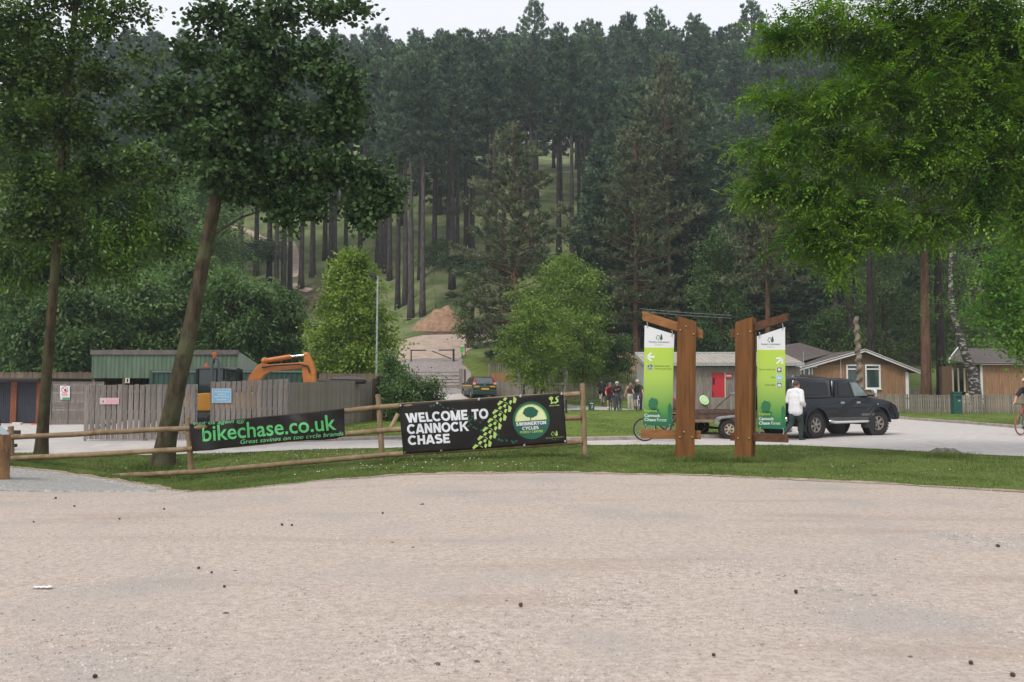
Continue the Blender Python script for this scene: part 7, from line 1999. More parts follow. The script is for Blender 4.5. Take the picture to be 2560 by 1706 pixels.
# group coming up the path
def front(px, Y, deg, fn, label, wear, bike=None, scale=1.0, **k):
    c = on(px, Y, .02); rz = math.radians(deg)
    if bike: bicycle(bike[0], c, rz, bike[1], M['rubber'], steer=.1).scale = (scale,) * 3
    return person(label, c, rz, fn(**k), wear, .02, scale)
front(1524, 46.2, 268, riding, 'child in red top and grey helmet on a bicycle', dict(shirt=(M['clothred'], .35, .02, .05), trousers=(M['clothnavy'], .45, .03), shoes=M['white'], helmet=M['helmetgrey']), ('small bicycle ridden by the child in red', M['bikeblack']), .93)
pp = front(1541, 45.6, 272, standing, 'man in black long-sleeved top and white helmet standing with a bicycle', dict(shirt=(M['clothblack'], .95, .03, .08), trousers=(M['clothgrey'], .97, .035), shoes=M['black'], helmet=M['helmetwhite']), None, .95,
      chest=(.06, 0, 1.28), neck=(.10, 0, 1.44), head=(.16, 0, 1.60), elL=(.10, .30, 1.16), wrL=(.34, .32, 1.02), elR=(.10, -.30, 1.16), wrR=(.30, -.25, 1.05), shL=(.06, .2, 1.40), shR=(.06, -.2, 1.40))
b = MB(); b.add([(.185, .12, 1.36), (.185, -.10, 1.30), (.18, -.13, 1.22), (.19, .05, 1.26), (.185, .14, 1.33)], [(0, 1, 2, 3, 4)]); b.build('shirt_print', M['clothorange'], pp)
cB = on(1549, 45.3, .02); bicycle('dark bicycle held by the man in the black top', cB, math.radians(255), M['bikeblack'], M['rubber'])
front(1576, 46.4, 268, standing, 'woman in brown vest top and cream trousers walking up the path', dict(hair=M['hairbrown'], shirt=(M['clothbrown'], 0, .016, 0), trousers=(M['clothcream'], .97, .025), shoes=M['white']), None, .96, elL=(-.04, .26, 1.14), wrL=(.02, .30, .88), elR=(-.04, -.28, 1.16), wrR=(.0, -.36, .92))
front(1592, 45.8, 270, riding, 'cyclist in khaki shirt and white helmet riding a white bicycle', dict(shirt=(M['clothkhaki'], .42, .025, .05), trousers=(M['clothgrey'], .5, .035), shoes=M['black'], helmet=M['helmetwhite'], vent=M['clothnavy']), ('white bicycle ridden by the man in khaki', M['bikewhite']), 1.0)
front(1597, 47.6, 270, standing, 'dark haired person walking behind the cyclist in khaki', dict(hair=M['hairbrown'], shirt=(M['clothbrown'], .45, .02, .05), trousers=(M['clothblack'], .97, .02), shoes=M['black']), None, 1.0)
front(1504, 54.0, 88, riding, 'cyclist with a black backpack riding away along the path', dict(hair=M['hairbrown'], shirt=(M['clothblack'], .4, .02, .05), trousers=(M['clothblack'], .5, .03), shoes=M['white'], pack=M['black']), ('white bicycle ridden by the backpack wearer', M['bikewhite']), 1.0)
# children behind the picket fence
person('fair haired child standing behind the picket fence near the green bin', on(2421, 48.4), math.radians(250), standing(), dict(hair=M['hairblond'], shirt=(M['clothcream'], .9, .02, .04), trousers=(M['clothcream'], .9, .02), shoes=M['white']), .02, .76)
person('toddler in white beside the older child behind the picket fence', on(2409, 48.6), math.radians(270), standing(), dict(hair=M['hairblond'], shirt=(M['shirtwhite'], .9, .02, .04), trousers=(M['hairblond'], .9, .02), shoes=M['white']), .024, .60)
# ------------------------------------------------------------------ trees
def nrm(v): return v / (np.linalg.norm(v, axis=-1, keepdims=True) + 1e-9)
def seg_arrays(P0, P1, R0, R1, n=4):
    d = nrm(P1 - P0); a = np.where(np.abs(d[:, 2:3]) < .9, np.array([[0, 0, 1.]]), np.array([[1., 0, 0]]))
    s = nrm(np.cross(d, a)); u = np.cross(s, d)
    ang = np.arange(n) * 2 * np.pi / n
    ring = np.cos(ang)[None, :, None] * s[:, None] + np.sin(ang)[None, :, None] * u[:, None]
    V = np.concatenate([P0[:, None] + ring * R0[:, None, None], P1[:, None] + ring * R1[:, None, None]], 1).reshape(-1, 3)
    k = np.arange(n); f = np.stack([k, (k + 1) % n, n + (k + 1) % n, n + k], 1)
    return V, (np.arange(len(P0))[:, None, None] * 2 * n + f[None]).reshape(-1, 4)
SH = {'diamond': [(0, 0), (.42, .5), (1, 0), (.42, -.5)], 'round': [(0, 0), (.25, .48), (.7, .5), (1, .12), (.98, -.12), (.7, -.5), (.25, -.48)], 'tri': [(0, .3), (1, 0), (0, -.3)]}
def leaf_arrays(pos, d, up, L, Wd, shape, fold=.12):
    d = nrm(d); s = nrm(np.cross(d, up)); n = np.cross(s, d)
    T = np.array(SH[shape]); k = len(T)
    V = pos[:, None] + d[:, None] * (T[None, :, 0:1] * L[:, None, None]) + s[:, None] * (T[None, :, 1:2] * Wd[:, None, None]) - n[:, None] * (np.abs(T[None, :, 1:2]) * fold * 2 * L[:, None, None] * .5 + T[None, :, 0:1] ** 2 * .12 * L[:, None, None])
    return V.reshape(-1, 3), np.arange(len(pos) * k).reshape(-1, k)
def join(parts):
    V = []; Fa = []; b = 0
    for v, f in parts: V.append(v); Fa.append(f + b); b += len(v)
    return np.concatenate(V), np.concatenate(Fa)
def broadleaf(name, label, trunk, clumps, leafm, barkm, leaf=(.07, .06), shape='diamond', per=14, spread=.22, droop=.25, density=1.0, seed=1, cat='tree', group=None, limb_r=.45, compound=0, twig=.006, flat=.6, limbs=True, shell=2.4, start=0, zs=.35):
    """trunk: [(point, radius)...]; clumps: [(centre, (rx, ry, rz), sprays)...]; all in metres"""
    rg = np.random.default_rng(seed); rr = random.Random(seed)
    base = Vector(trunk[0][0]); base = Vector((base.x, base.y, Z(base.x, base.y)))
    root = thing(name, label, cat, base, 0, group)
    tp = [Vector(p) - base for p, r_ in trunk]; tr_ = [r_ for p, r_ in trunk]
    # smooth the trunk polyline
    dp = []; dr_ = []
    for i in range(len(tp) - 1):
        for k in range(4):
            t = k / 4; a = tp[max(i - 1, 0)]; b_ = tp[i]; c = tp[i + 1]; e = tp[min(i + 2, len(tp) - 1)]
            dp.append(.5 * ((2 * b_) + (c - a) * t + (2 * a - 5 * b_ + 4 * c - e) * t * t + (3 * b_ - a - 3 * c + e) * t ** 3)); dr_.append(tr_[i] + (tr_[i + 1] - tr_[i]) * t)
    dp.append(tp[-1]); dr_.append(tr_[-1])
    b = MB(); b.tube(dp, [r_ * (1 + .35 * math.exp(-max(0, p.z) / .25)) for p, r_ in zip(dp, dr_)], 14)
    P0 = []; P1 = []; R0 = []; R1 = []; pos = []; dirs = []
    nodes = [(dp[i], dr_[i]) for i in range(start, len(dp))]
    order = sorted(clumps, key=lambda q: min((Vector(q[0]) - base - p).length for p, _ in nodes))
    for c, rad, ns in order:
        c = Vector(c) - base; rad = np.array(rad)
        # limb leaves the trunk, or an earlier limb, below the clump
        a, ra = min(nodes, key=lambda q: (c - q[0]).length + max(0, q[0].z - c.z + .25 * (c - q[0]).length) * 2.5)
        L_ = (c - a).length
        r0 = max(.010, min(ra * .6, .016 * L_ + .012)) if limbs else .01
        jit = lambda q: Vector((rr.uniform(-1, 1), rr.uniform(-1, 1), rr.uniform(-.6, .9))) * L_ * q
        mid = a.lerp(c, .5) + Vector((0, 0, .07 * L_)) + jit(.07)
        pts = [a, a.lerp(mid, .5) + jit(.03), mid, mid.lerp(c, .5) + jit(.05), c]
        if limbs and L_ > .15:
            b.tube(pts, [r0, r0 * .8, r0 * .62, r0 * .45, r0 * .25], 7)
            nodes += [(pts[1], r0 * .8), (mid, r0 * .62), (pts[3], r0 * .45)]
        n = max(3, int(ns * density))
        dd = nrm(rg.normal(size=(n, 3))); q = dd * (rg.uniform(size=(n, 1)) ** (1 / shell)) * rad
        cp = np.array(c) + q
        org = np.array(c)[None] + q * rg.uniform(.35, .6, (n, 1)) - np.array([[0, 0, .05]])
        P0.append(org); P1.append(cp); R0.append(np.full(n, twig * 1.6)); R1.append(np.full(n, twig * .6))
        out = nrm(q / rad + nrm(cp - np.array(a))[:] * .7 + rg.normal(size=(n, 3)) * .35); out[:, 2] -= droop
        out = nrm(out)
        m = per
        t = rg.uniform(-.9, .7, (n, m, 1)) * spread * 1.6
        pp = cp[:, None] + out[:, None] * t + rg.normal(size=(n, m, 3)) * spread * np.array([.55, .55, zs])
        dl = out[:, None] + rg.normal(size=(n, m, 3)) * .75; dl[:, :, 2] -= droop * .8
        pos.append(pp.reshape(-1, 3)); dirs.append(dl.reshape(-1, 3))
    pos = np.concatenate(pos); dirs = nrm(np.concatenate(dirs)); N_ = len(pos)
    v, f = seg_arrays(np.concatenate(P0), np.concatenate(P1), np.concatenate(R0), np.concatenate(R1), 3)
    off = len(b.v); b.v += [tuple(q) for q in v]; b.f += [[int(i) + off for i in q] for q in f]; b.m += [0] * len(f)
    me = bpy.data.meshes.new('trunk'); me.from_pydata(b.v, [], b.f); me.update(); link('trunk', me, barkm, root, smooth=True)
    up = nrm(np.array([[0, 0, 1.]]) + rg.normal(size=(N_, 3)) * flat)
    L_ = leaf[0] * rg.uniform(.7, 1.25, N_); Wd = leaf[1] * rg.uniform(.75, 1.2, N_)
    if compound:
        parts = []
        rl = leaf[0] * 3.2 * rg.uniform(.7, 1.2, N_)
        s = nrm(np.cross(dirs, up))
        for k in range(compound):
            t = .25 + .75 * (k // 2) / max(1, (compound - 1) // 2); sg = 0 if k == compound - 1 else (1 if k % 2 else -1)
            if sg == 0: t = 1.0
            pk_ = pos + dirs * (rl * t)[:, None] - np.array([[0, 0, 1.]]) * (rl * t * t * .18)[:, None]
            dk = dirs * .75 + s * sg * .8 + np.array([[0, 0, -.25]])
            parts.append(leaf_arrays(pk_, dk, up, L_, Wd, shape))
        v, f = join(parts)
    else: v, f = leaf_arrays(pos, dirs, up, L_, Wd, shape)
    link('crown', np_mesh('crown', v, f), leafm, root)
    return root
def C(px, py, Y, rx, ry, n, rd=None, dy=0.0):
    c = W(px, py, Y + dy); k = (Y + dy) / F
    return (c, (rx * k, rd if rd else max(rx, ry) * k * .8, ry * k), n)
def T(px, py, Y, wpx): return (W(px, py, Y), wpx * Y / F / 2)

# --- foreground trees ---------------------------------------------------------
YA = 19.4
broadleaf('alder_tree', 'slender dark-leaved tree with a straight thin trunk behind the fence', [T(100, 1172, YA, 30), T(108, 1060, YA, 27), T(122, 870, YA, 23), T(140, 640, YA, 20), T(152, 440, YA, 19), T(172, 200, YA, 17), T(188, 20, YA, 14), T(196, -140, YA, 9)],
    [C(60, 60, YA, 90, 70, 70), C(170, -20, YA, 90, 60, 60), C(240, 60, YA, 70, 60, 40), C(330, 20, YA, 60, 35, 14), C(110, 190, YA, 90, 60, 64), C(250, 200, YA, 70, 50, 34), C(370, 150, YA, 60, 30, 10), C(60, 320, YA, 80, 70, 60), C(200, 320, YA, 80, 60, 54), C(320, 300, YA, 60, 40, 16), C(390, 235, YA, 45, 18, 7),
     C(100, 450, YA, 80, 60, 60), C(230, 440, YA, 80, 55, 52), C(340, 420, YA, 60, 50, 26), C(420, 440, YA, 40, 30, 12), C(150, 570, YA, 70, 45, 40), C(60, 560, YA, 60, 50, 40), C(20, 180, YA, 60, 90, 50), C(150, 120, YA, 60, 50, 26, None, -.7), C(135, 300, YA, 55, 50, 26, None, -.7), C(150, 480, YA, 60, 50, 26, None, -.7)],
    M['darkleaf'], M['barkdark'], leaf=(.092, .078), shape='round', per=16, spread=.23, seed=3, density=1.6, start=8, twig=.004)
YB = 19.5
broadleaf('alder_tree', 'leaning tree with a bare grey-brown trunk and round dark leaves behind the fence', [T(402, 1196, YB, 54), T(418, 1090, YB, 47), T(444, 960, YB, 42), T(470, 850, YB, 38), T(505, 670, YB, 33), T(535, 520, YB, 31), T(566, 380, YB, 26), T(596, 230, YB, 22), T(622, 110, YB, 17), T(668, 30, YB, 12), T(700, -80, YB, 8)],
    [C(555, 50, YB, 90, 45, 40), C(700, 30, YB, 100, 50, 46), C(830, 25, YB, 60, 35, 22), C(895, 15, YB, 28, 22, 8), C(480, 130, YB, 60, 45, 26), C(620, 165, YB, 100, 60, 54), C(770, 150, YB, 100, 60, 54), C(860, 230, YB, 50, 65, 40), C(440, 245, YB, 70, 45, 38), C(555, 270, YB, 90, 55, 60), C(690, 290, YB, 100, 60, 66),
     C(820, 310, YB, 75, 60, 56), C(870, 290, YB, 40, 40, 22), C(400, 300, YB, 45, 35, 18), C(490, 370, YB, 65, 45, 44), C(600, 395, YB, 80, 50, 52), C(720, 415, YB, 90, 50, 60), C(850, 425, YB, 80, 42, 54), C(935, 450, YB, 55, 42, 40), C(965, 500, YB, 42, 35, 26), C(900, 520, YB, 32, 38, 22), C(780, 500, YB, 60, 38, 34), C(705, 520, YB, 45, 36, 24), C(640, 480, YB, 50, 36, 26), C(555, 470, YB, 36, 32, 14), C(905, 560, YB, 18, 22, 7), C(715, 560, YB, 18, 14, 5), C(590, 200, YB, 60, 55, 30, None, -.8), C(560, 330, YB, 70, 50, 34, None, -.8), C(545, 430, YB, 60, 40, 28, None, -.8), C(640, 90, YB, 60, 40, 22, None, -.7)],
    M['alder'], M['bark'], leaf=(.108, .105), shape='round', per=16, spread=.22, seed=5, droop=.3, density=1.55, start=16, twig=.004)
YC = 25.0
broadleaf('chestnut_tree', 'broad dark tree with long drooping leaves behind the slender trunk', [T(-160, 1120, YC, 40), T(-150, 800, YC, 34), T(-120, 500, YC, 26), T(-90, 200, YC, 16), T(-70, -60, YC, 10)],
    [C(20, 100, YC, 110, 120, 70), C(10, 330, YC, 110, 120, 90), C(130, 260, YC, 90, 110, 60), C(90, 480, YC, 130, 90, 100), C(240, 500, YC, 120, 80, 84), C(370, 500, YC, 80, 60, 44), C(330, 590, YC, 110, 60, 70), C(430, 600, YC, 55, 40, 30), C(470, 615, YC, 22, 18, 8), C(180, 620, YC, 120, 70, 84), C(40, 620, YC, 100, 80, 80), C(290, 670, YC, 80, 35, 34), C(120, 685, YC, 90, 35, 40), C(0, 700, YC, 60, 30, 24), C(330, 390, YC, 80, 50, 24)],
    M['chestnut'], M['barkdark'], leaf=(.18, .065), per=16, spread=.36, seed=7, droop=.45, density=1.9, start=8, twig=.005)
YD = 16.5
broadleaf('ash_tree', 'tree with bright feathery yellow-green leaves reaching in over the road', [(Vector((X(2790, YD), YD + 1, 0)), .24), (W(2780, 800, YD + 1), .20), (W(2750, 500, YD + 1), .17), (W(2700, 250, YD + 1), .13), (W(2640, 60, YD + 1), .09), (W(2600, -140, YD + 1), .05)],
    [C(1955, 95, YD, 55, 38, 30), C(2060, 55, YD, 85, 45, 52), C(2180, 95, YD, 105, 60, 70), C(2330, 105, YD, 115, 80, 84), C(2480, 110, YD, 110, 95, 90), C(2400, 20, YD, 130, 50, 60), C(2240, 10, YD, 90, 35, 30), C(1925, 245, YD, 60, 16, 20), C(2050, 262, YD, 85, 50, 50), C(2190, 235, YD, 110, 70, 80), C(2350, 255, YD, 115, 80, 90), C(2500, 290, YD, 95, 100, 90),
     C(1895, 378, YD, 48, 13, 16), C(1985, 345, YD, 65, 42, 34), C(2105, 385, YD, 95, 55, 60), C(2245, 390, YD, 105, 62, 74), C(2395, 410, YD, 105, 75, 80), C(2530, 440, YD, 75, 90, 64), C(1915, 462, YD, 52, 32, 22), C(2015, 470, YD, 75, 50, 48), C(2135, 510, YD, 85, 52, 52), C(2015, 570, YD, 50, 38, 26), C(1978, 618, YD, 32, 12, 7), C(2085, 615, YD, 52, 45, 32), C(2108, 668, YD, 22, 28, 10), C(2200, 570, YD, 65, 40, 34), C(2310, 550, YD, 65, 45, 36), C(2358, 585, YD, 32, 24, 11), C(2430, 520, YD, 60, 45, 34), C(1885, 495, YD, 36, 12, 10), C(2300, 330, YD, 160, 90, 60, None, 1.2), C(2450, 200, YD, 140, 90, 60, None, 1.2), C(2570, 150, YD, 90, 110, 60), C(2590, 330, YD, 80, 100, 56), C(2570, 540, YD, 60, 60, 34), C(2500, 30, YD, 120, 60, 50)],
    M['ash'], M['barkdark'], leaf=(.100, .043), per=10, spread=.24, seed=9, droop=.22, compound=7, density=1.05, start=4, flat=.28, twig=.003, zs=.13)
YO = 31.0
broadleaf('oak_tree', 'bright green oak leaning in beside the right-hand cabin', [(Vector((X(2680, YO), YO, 0)), .22), (W(2670, 850, YO), .18), (W(2640, 650, YO), .13), (W(2620, 480, YO), .07)],
    [C(2550, 610, YO, 60, 70, 60), C(2520, 680, YO, 60, 55, 54), C(2490, 730, YO, 48, 40, 34), C(2550, 760, YO, 55, 55, 54), C(2470, 800, YO, 40, 35, 26), C(2530, 830, YO, 55, 45, 40), C(2560, 880, YO, 40, 36, 26), C(2440, 770, YO, 25, 20, 8), C(2580, 500, YO, 50, 60, 36)],
    M['oak'], M['bark'], leaf=(.14, .10), per=16, spread=.32, seed=12, droop=.2, start=2, density=1.5)

# --- mid-distance broadleaved trees ---------------------------------------------
def round_tree(name, label, px, Y, ytop, ybot, wpx, leafm, seed, n=26, leaf=(.22, .15), per=16, cone=0.0, spread=.45, barkm=None, trunkw=16, group=None, droop=.25, sprays=26, fill=1.0, egg=.5):
    """crown built of overlapping leaf masses filling a given outline"""
    rr = random.Random(seed); g = on(px, Y)
    tk = [(g + Vector((0, 0, -.1)), trunkw * Y / F / 2), (W(px, (ybot + ytop * .3) / 1.3, Y), trunkw * Y / F / 2.4), (W(px + rr.uniform(-8, 8), (ytop + ybot) / 2, Y), trunkw * Y / F / 3.6), (W(px, ytop + (ybot - ytop) * .12, Y), trunkw * Y / F / 9)]
    if tk[1][0].z < g.z + .3: tk[1] = (g + Vector((0, 0, .5)), tk[1][1])
    cl = []
    for k in range(n):
        t = (k + rr.uniform(.1, .9)) / n                      # 0 bottom, 1 top
        env = (1 - t) ** (.55 + cone * .5) if cone else math.sin(math.pi * min(1, max(.04, t * .93 + .07))) ** egg
        if cone: env *= min(1, .55 + t * 2.5)
        a = rr.uniform(0, 2 * math.pi); q = math.sqrt(rr.uniform(.15, 1)) * env
        x = px + math.cos(a) * q * wpx / 2 * .78; dy = math.sin(a) * q * wpx / 2 * Y / F * .78
        y = ybot + (ytop - ybot) * t
        rx = wpx * .16 * (.6 + .6 * env); ry = min((ybot - ytop) * .11, rx * .8)
        y = min(max(y, ytop + ry * .7), ybot - ry * .6)
        cl.append(C(x, y, Y, rx, ry, int(sprays * fill), None, dy))
    return broadleaf(name, label, tk, cl, leafm, barkm or M['bark'], leaf=leaf, per=per, spread=spread, seed=seed, droop=droop, group=group, start=3, twig=.012, shell=2.8)
round_tree('lime_tree', 'pointed fresh yellow-green tree beside the lamp post', 880, 47, 640, 945, 300, M['lime'], 31, 64, (.20, .14), 17, cone=.05, spread=.34, sprays=26)
for k, (px, Y, yt_, yb_, w, lb, m_) in enumerate(((330, 50, 690, 900, 240, 'dark green chestnut behind the left end of the green shed', 'bush'), (470, 53, 655, 900, 250, 'tall dark green chestnut above the green shed roof', 'bush'), (590, 50, 690, 905, 210, 'dark green chestnut rising behind the excavator cab', 'bush'), (690, 52, 720, 920, 170, 'smaller dark green chestnut beside the pointed yellow-green tree', 'bush'), (180, 47, 720, 930, 240, 'deep green bushy tree behind the lap fence panels', 'bush'), (40, 48, 690, 940, 260, 'deep green bushy tree behind the brick garages', 'bush'))):
    round_tree('chestnut_tree', lb, px, Y, yt_, yb_, w, M['hornbeam'], 41 + k, 34, (.30, .15), 16, spread=.42, sprays=26, droop=.4, egg=.35)
round_tree('beech_tree', 'pale green tree on the lower hillside behind the leaning trunk', 490, 74, 430, 760, 300, M['hornbeam'], 52, 36, (.30, .20), 16, spread=.6, sprays=26)
round_tree('beech_tree', 'mid green tree behind the slender trunk on the lower slope', 300, 70, 560, 800, 260, M['hornbeam'], 53, 30, (.30, .20), 16, spread=.6, sprays=24)
round_tree('birch_tree', 'soft pale green tree rising behind the young guarded tree', 1400, 61, 645, 900, 260, M['young'], 54, 38, (.22, .15), 16, spread=.5, sprays=24, droop=.45)
round_tree('young_tree', 'young bright green tree inside the rough timber guard', 1355, 52.2, 750, 965, 230, M['young'], 55, 34, (.16, .12), 16, spread=.34, sprays=24, trunkw=9)
round_tree('young_tree', 'young bright green tree to the right of the guarded one', 1455, 55, 790, 950, 130, M['young'], 56, 22, (.18, .13), 15, spread=.36, sprays=20, trunkw=9)
round_tree('birch_tree', 'grey-green drooping birch behind the timber chalet', 2215, 66, 600, 900, 270, M['birchleaf'], 57, 34, (.20, .12), 16, spread=.5, sprays=24, droop=.8)
round_tree('birch_tree', 'soft green birch in the dark wood above the timber hut', 1800, 70, 570, 860, 170, M['hornbeam'], 58, 30, (.22, .14), 16, spread=.5, sprays=22, droop=.6)
round_tree('birch_tree', 'pale birch foliage hanging beside the red pine trunk', 2400, 63, 640, 930, 200, M['birchleaf'], 59, 30, (.20, .12), 16, spread=.5, sprays=22, droop=.8)
round_tree('hawthorn_tree', 'small green tree tucked between chalet and forest', 2065, 64, 780, 900, 150, M['bush'], 60, 20, (.2, .14), 15, spread=.4, sprays=18)
round_tree('hawthorn_tree', 'leafy green thicket in the gap behind the hut roof', 1770, 60, 830, 960, 130, M['undergrowth'], 61, 18, (.2, .14), 15, spread=.4, sprays=18)
round_tree('birch_tree', 'thin birch sapling with pale leaves beside the big warm-toned pine', 1175, 80, 690, 880, 70, M['birchleaf'], 62, 16, (.24, .16), 14, spread=.5, sprays=16)
# birch in front of the right cabin
YH = 48.3
broadleaf('birch_tree', 'old birch with cracked black and white bark before the cabin', [(on(2437, YH) - Vector((0, 0, .1)), .40), T(2433, 940, YH, 26), T(2415, 890, YH, 20), T(2398, 840, YH, 16), T(2385, 790, YH, 14), T(2376, 720, YH, 12), T(2380, 600, YH, 8)],
    [C(2400, 700, YH, 60, 40, 20), C(2350, 760, YH, 50, 40, 16), C(2440, 640, YH, 60, 50, 22), C(2375, 905, YH, 28, 14, 6), C(2450, 850, YH, 30, 30, 8)], M['oak'], M['birchbark'], leaf=(.12, .09), per=14, spread=.35, seed=63, start=10)
def bush(name, label, px, Y, ytop, ybot, wpx, leafm, seed, leaf=(.12, .07), sprays=26, n=22, spread=.24, group=None, per=16):
    rr = random.Random(seed); g = on(px, Y); cl = []
    for k in range(n):
        a = rr.uniform(0, 2 * math.pi); e = rr.uniform(0, 1); q = math.sqrt(rr.uniform(.1, 1))
        x = px + math.cos(a) * q * wpx / 2 * .8; dy = math.sin(a) * q * wpx / 2 * Y / F * .7
        y = ybot + (ytop - ybot) * e * math.sqrt(max(.05, 1 - (q * .92) ** 2))
        rx = wpx * .17; ry = (ybot - ytop) * .2
        cl.append(C(x, min(max(y, ytop + ry * .6), ybot - ry * .4), Y, rx, ry, sprays, None, dy))
    return broadleaf(name, label, [(g - Vector((0, 0, .1)), .06), (g + Vector((0, 0, .3)), .05), (g + Vector((.05, 0, .6)), .03)], cl, leafm, M['bark'], leaf=leaf, per=per, spread=spread, seed=seed, cat='bush', group=group, start=2, twig=.008)
bush('laurel_bush', 'big rounded glossy green bush at the corner of the compound fence', 1030, 35.5, 925, 1042, 165, M['bush'], 71, sprays=30, n=34)
bush('hawthorn_bush', 'green shrub before the reddish soil heap left of the hut', 1540, 64, 835, 930, 120, M['hornbeam'], 73, leaf=(.2, .13), sprays=18, n=20, spread=.35)
bush('laurel_bush', 'looser green shrub growing above the big rounded bush', 985, 37.5, 885, 1000, 100, M['hornbeam'], 72, sprays=20, n=20)
# shrubs along the wood edge share a few shapes
protos = []
for k in range(3):
    o = bush('shrub', 'low dark green shrub on the forest floor', 1280, 90, 640, 700, 130, M['undergrowth'], 80 + k, leaf=(.30, .18), sprays=14, n=16, spread=.5, group='shrubs along the forest floor', per=12)
    z0 = o.location.copy(); protos.append(o)
    # geometry was made for that spot; drop it to its own foot
    mn = min(v.co.z for v in o.children[1].data.vertices)
    for ch_ in o.children:
        for v in ch_.data.vertices: v.co.z -= mn - .1
spots = [(1090, 770, .8), (1150, 770, 1.0), (1215, 830, 1.2), (1085, 690, .8), (1480, 780, 1.3), (1530, 820, 1.2), (1600, 790, 1.2), (1720, 800, 1.3), (1850, 800, 1.2), (1460, 850, 1.2), (1560, 850, 1.1), (1950, 790, 1.3), (2040, 800, 1.2), (2130, 790, 1.3), (2300, 830, 1.2), (2450, 840, 1.3), (660, 760, 1.2), (560, 780, 1.2), (430, 780, 1.3), (1250, 790, 1.2), (1340, 800, 1.2), (1640, 740, 1.2), (1780, 730, 1.3), (1900, 720, 1.2)]
for k, (px, py, s) in enumerate(spots):
    o = protos[k] if k < 3 else copy_tree(protos[k % 3])
    o.location = hit(px, py, 66); o.rotation_euler = (0, 0, k * 1.9); o.scale = (s, s, s * R.uniform(.7, 1.2))

# --- pines --------------------------------------------------------------------------
def pine_meshes(seed, h, crown0, rad, tufts=2300, leaf=.42, trunk_r=.30, top='round', needles=9, ragged=.25):
    """bare mast with whorls of branches carrying needle tufts; returns (trunk mesh, crown mesh)"""
    rg = np.random.default_rng(seed); rr = random.Random(seed)
    b = MB(); bend = (rr.uniform(-.4, .4), rr.uniform(-.4, .4))
    ax = lambda t: np.array((bend[0] * t * t, bend[1] * t * t, h * t))
    b.tube([ax(t) for t in np.linspace(-.015, 1, 12)], [trunk_r * (1 - .86 * max(0, t)) * (1.25 if t < .01 else 1) for t in np.linspace(-.015, 1, 12)], 9)
    P0 = []; P1 = []; tp = []; td = []
    z = crown0
    wh = []
    while z < .985: wh.append(z); z += rr.uniform(.024, .040)
    for z in wh:
        u = (z - crown0) / (1 - crown0)
        if top == 'cone': env = (1 - u ** 2.0) ** .95 * min(1, .62 + u * 3) + .04
        else: env = (math.sin(math.pi * min(1, .18 + u * .80)) ** .8) * (1 - .25 * u) + .04
        nb = rr.randint(5, 7); a0 = rr.uniform(0, 6.28)
        for k in range(nb):
            L_ = rad * env * rr.uniform(1 - ragged, 1 + ragged * .6); a = a0 + k * 6.283 / nb + rr.uniform(-.3, .3)
            up = .10 + .55 * u + rr.uniform(-.12, .12) - (.22 if u < .25 else 0)
            d = np.array((math.cos(a), math.sin(a), up)); d /= np.linalg.norm(d); o = ax(z)
            e = o + d * L_ + np.array((0, 0, .05 * L_))
            P0.append(o); P1.append(e)
            n = max(3, int(L_ * 5.2))
            for q in range(n):
                t = 1.06 - .66 * rr.uniform(0, 1) ** 1.7; s = np.array((-d[1], d[0], 0)) * rr.uniform(-.34, .34) * (.5 + .22 * L_)
                tp.append(o + (e - o) * t + s + np.array((0, 0, rr.uniform(-.05, .16)))); td.append(d * .8 + s * .6 / max(L_, .3) + np.array((0, 0, .55)))
    for z in (np.linspace(.28, crown0, 7)[:-1] if crown0 > .4 else []):   # dead snags
        a = rr.uniform(0, 6.28); o = ax(z); P0.append(o); P1.append(o + np.array((math.cos(a), math.sin(a), -.15)) * rr.uniform(.5, 1.6))
    P0, P1 = np.array(P0), np.array(P1)
    L_ = np.linalg.norm(P1 - P0, axis=1)
    v, f = seg_arrays(P0, P1, .012 + .014 * L_, np.full(len(L_), .008), 4)
    off = len(b.v); b.v += [tuple(q) for q in v]; b.f += [[int(i) + off for i in q] for q in f]; b.m += [0] * len(f)
    tm = bpy.data.meshes.new('trunk'); tm.from_pydata(b.v, [], b.f); tm.update(); tm.polygons.foreach_set('use_smooth', np.ones(len(tm.polygons), bool))
    tp, td = np.array(tp), nrm(np.array(td))
    n = len(tp)
    pos = np.repeat(tp, needles, 0) + rg.normal(size=(n * needles, 3)) * .05
    dr = nrm(np.repeat(td, needles, 0) + rg.normal(size=(n * needles, 3)) * .62)
    up = rg.normal(size=(n * needles, 3))
    v, f = leaf_arrays(pos, dr, up, leaf * rg.uniform(.7, 1.3, n * needles), leaf * .34 * rg.uniform(.7, 1.2, n * needles), 'diamond', 0.0)
    return tm, np_mesh('crown', v, f)
def pine_kind(seed, bark, needle, **k):
    tm, cm_ = pine_meshes(seed, **k); tm.materials.append(bark); cm_.materials.append(needle); return tm, cm_
TALL = [pine_kind(s, M['pinebark'], M['pine'], h=28, crown0=c0, rad=r_, trunk_r=.42, leaf=.52, ragged=.3) for s, c0, r_ in ((1, .56, 3.4), (2, .60, 3.1), (3, .52, 3.6), (4, .58, 3.0), (5, .48, 3.3))]
FULL = [pine_kind(s, M['pinebark'], M['pine'], h=24, crown0=c0, rad=r_, trunk_r=.30, leaf=.52, top='cone', ragged=.35) for s, c0, r_ in ((11, .22, 3.4), (12, .12, 3.2), (13, .32, 3.0))]
WARM = [pine_kind(s, M['pinebarkred'], M['pinewarm'], h=20, crown0=c0, rad=r_, trunk_r=.28, leaf=.40, top='cone', ragged=.55, needles=10) for s, c0, r_ in ((21, .06, 4.6), (22, .20, 4.2), (23, .42, 3.4))]
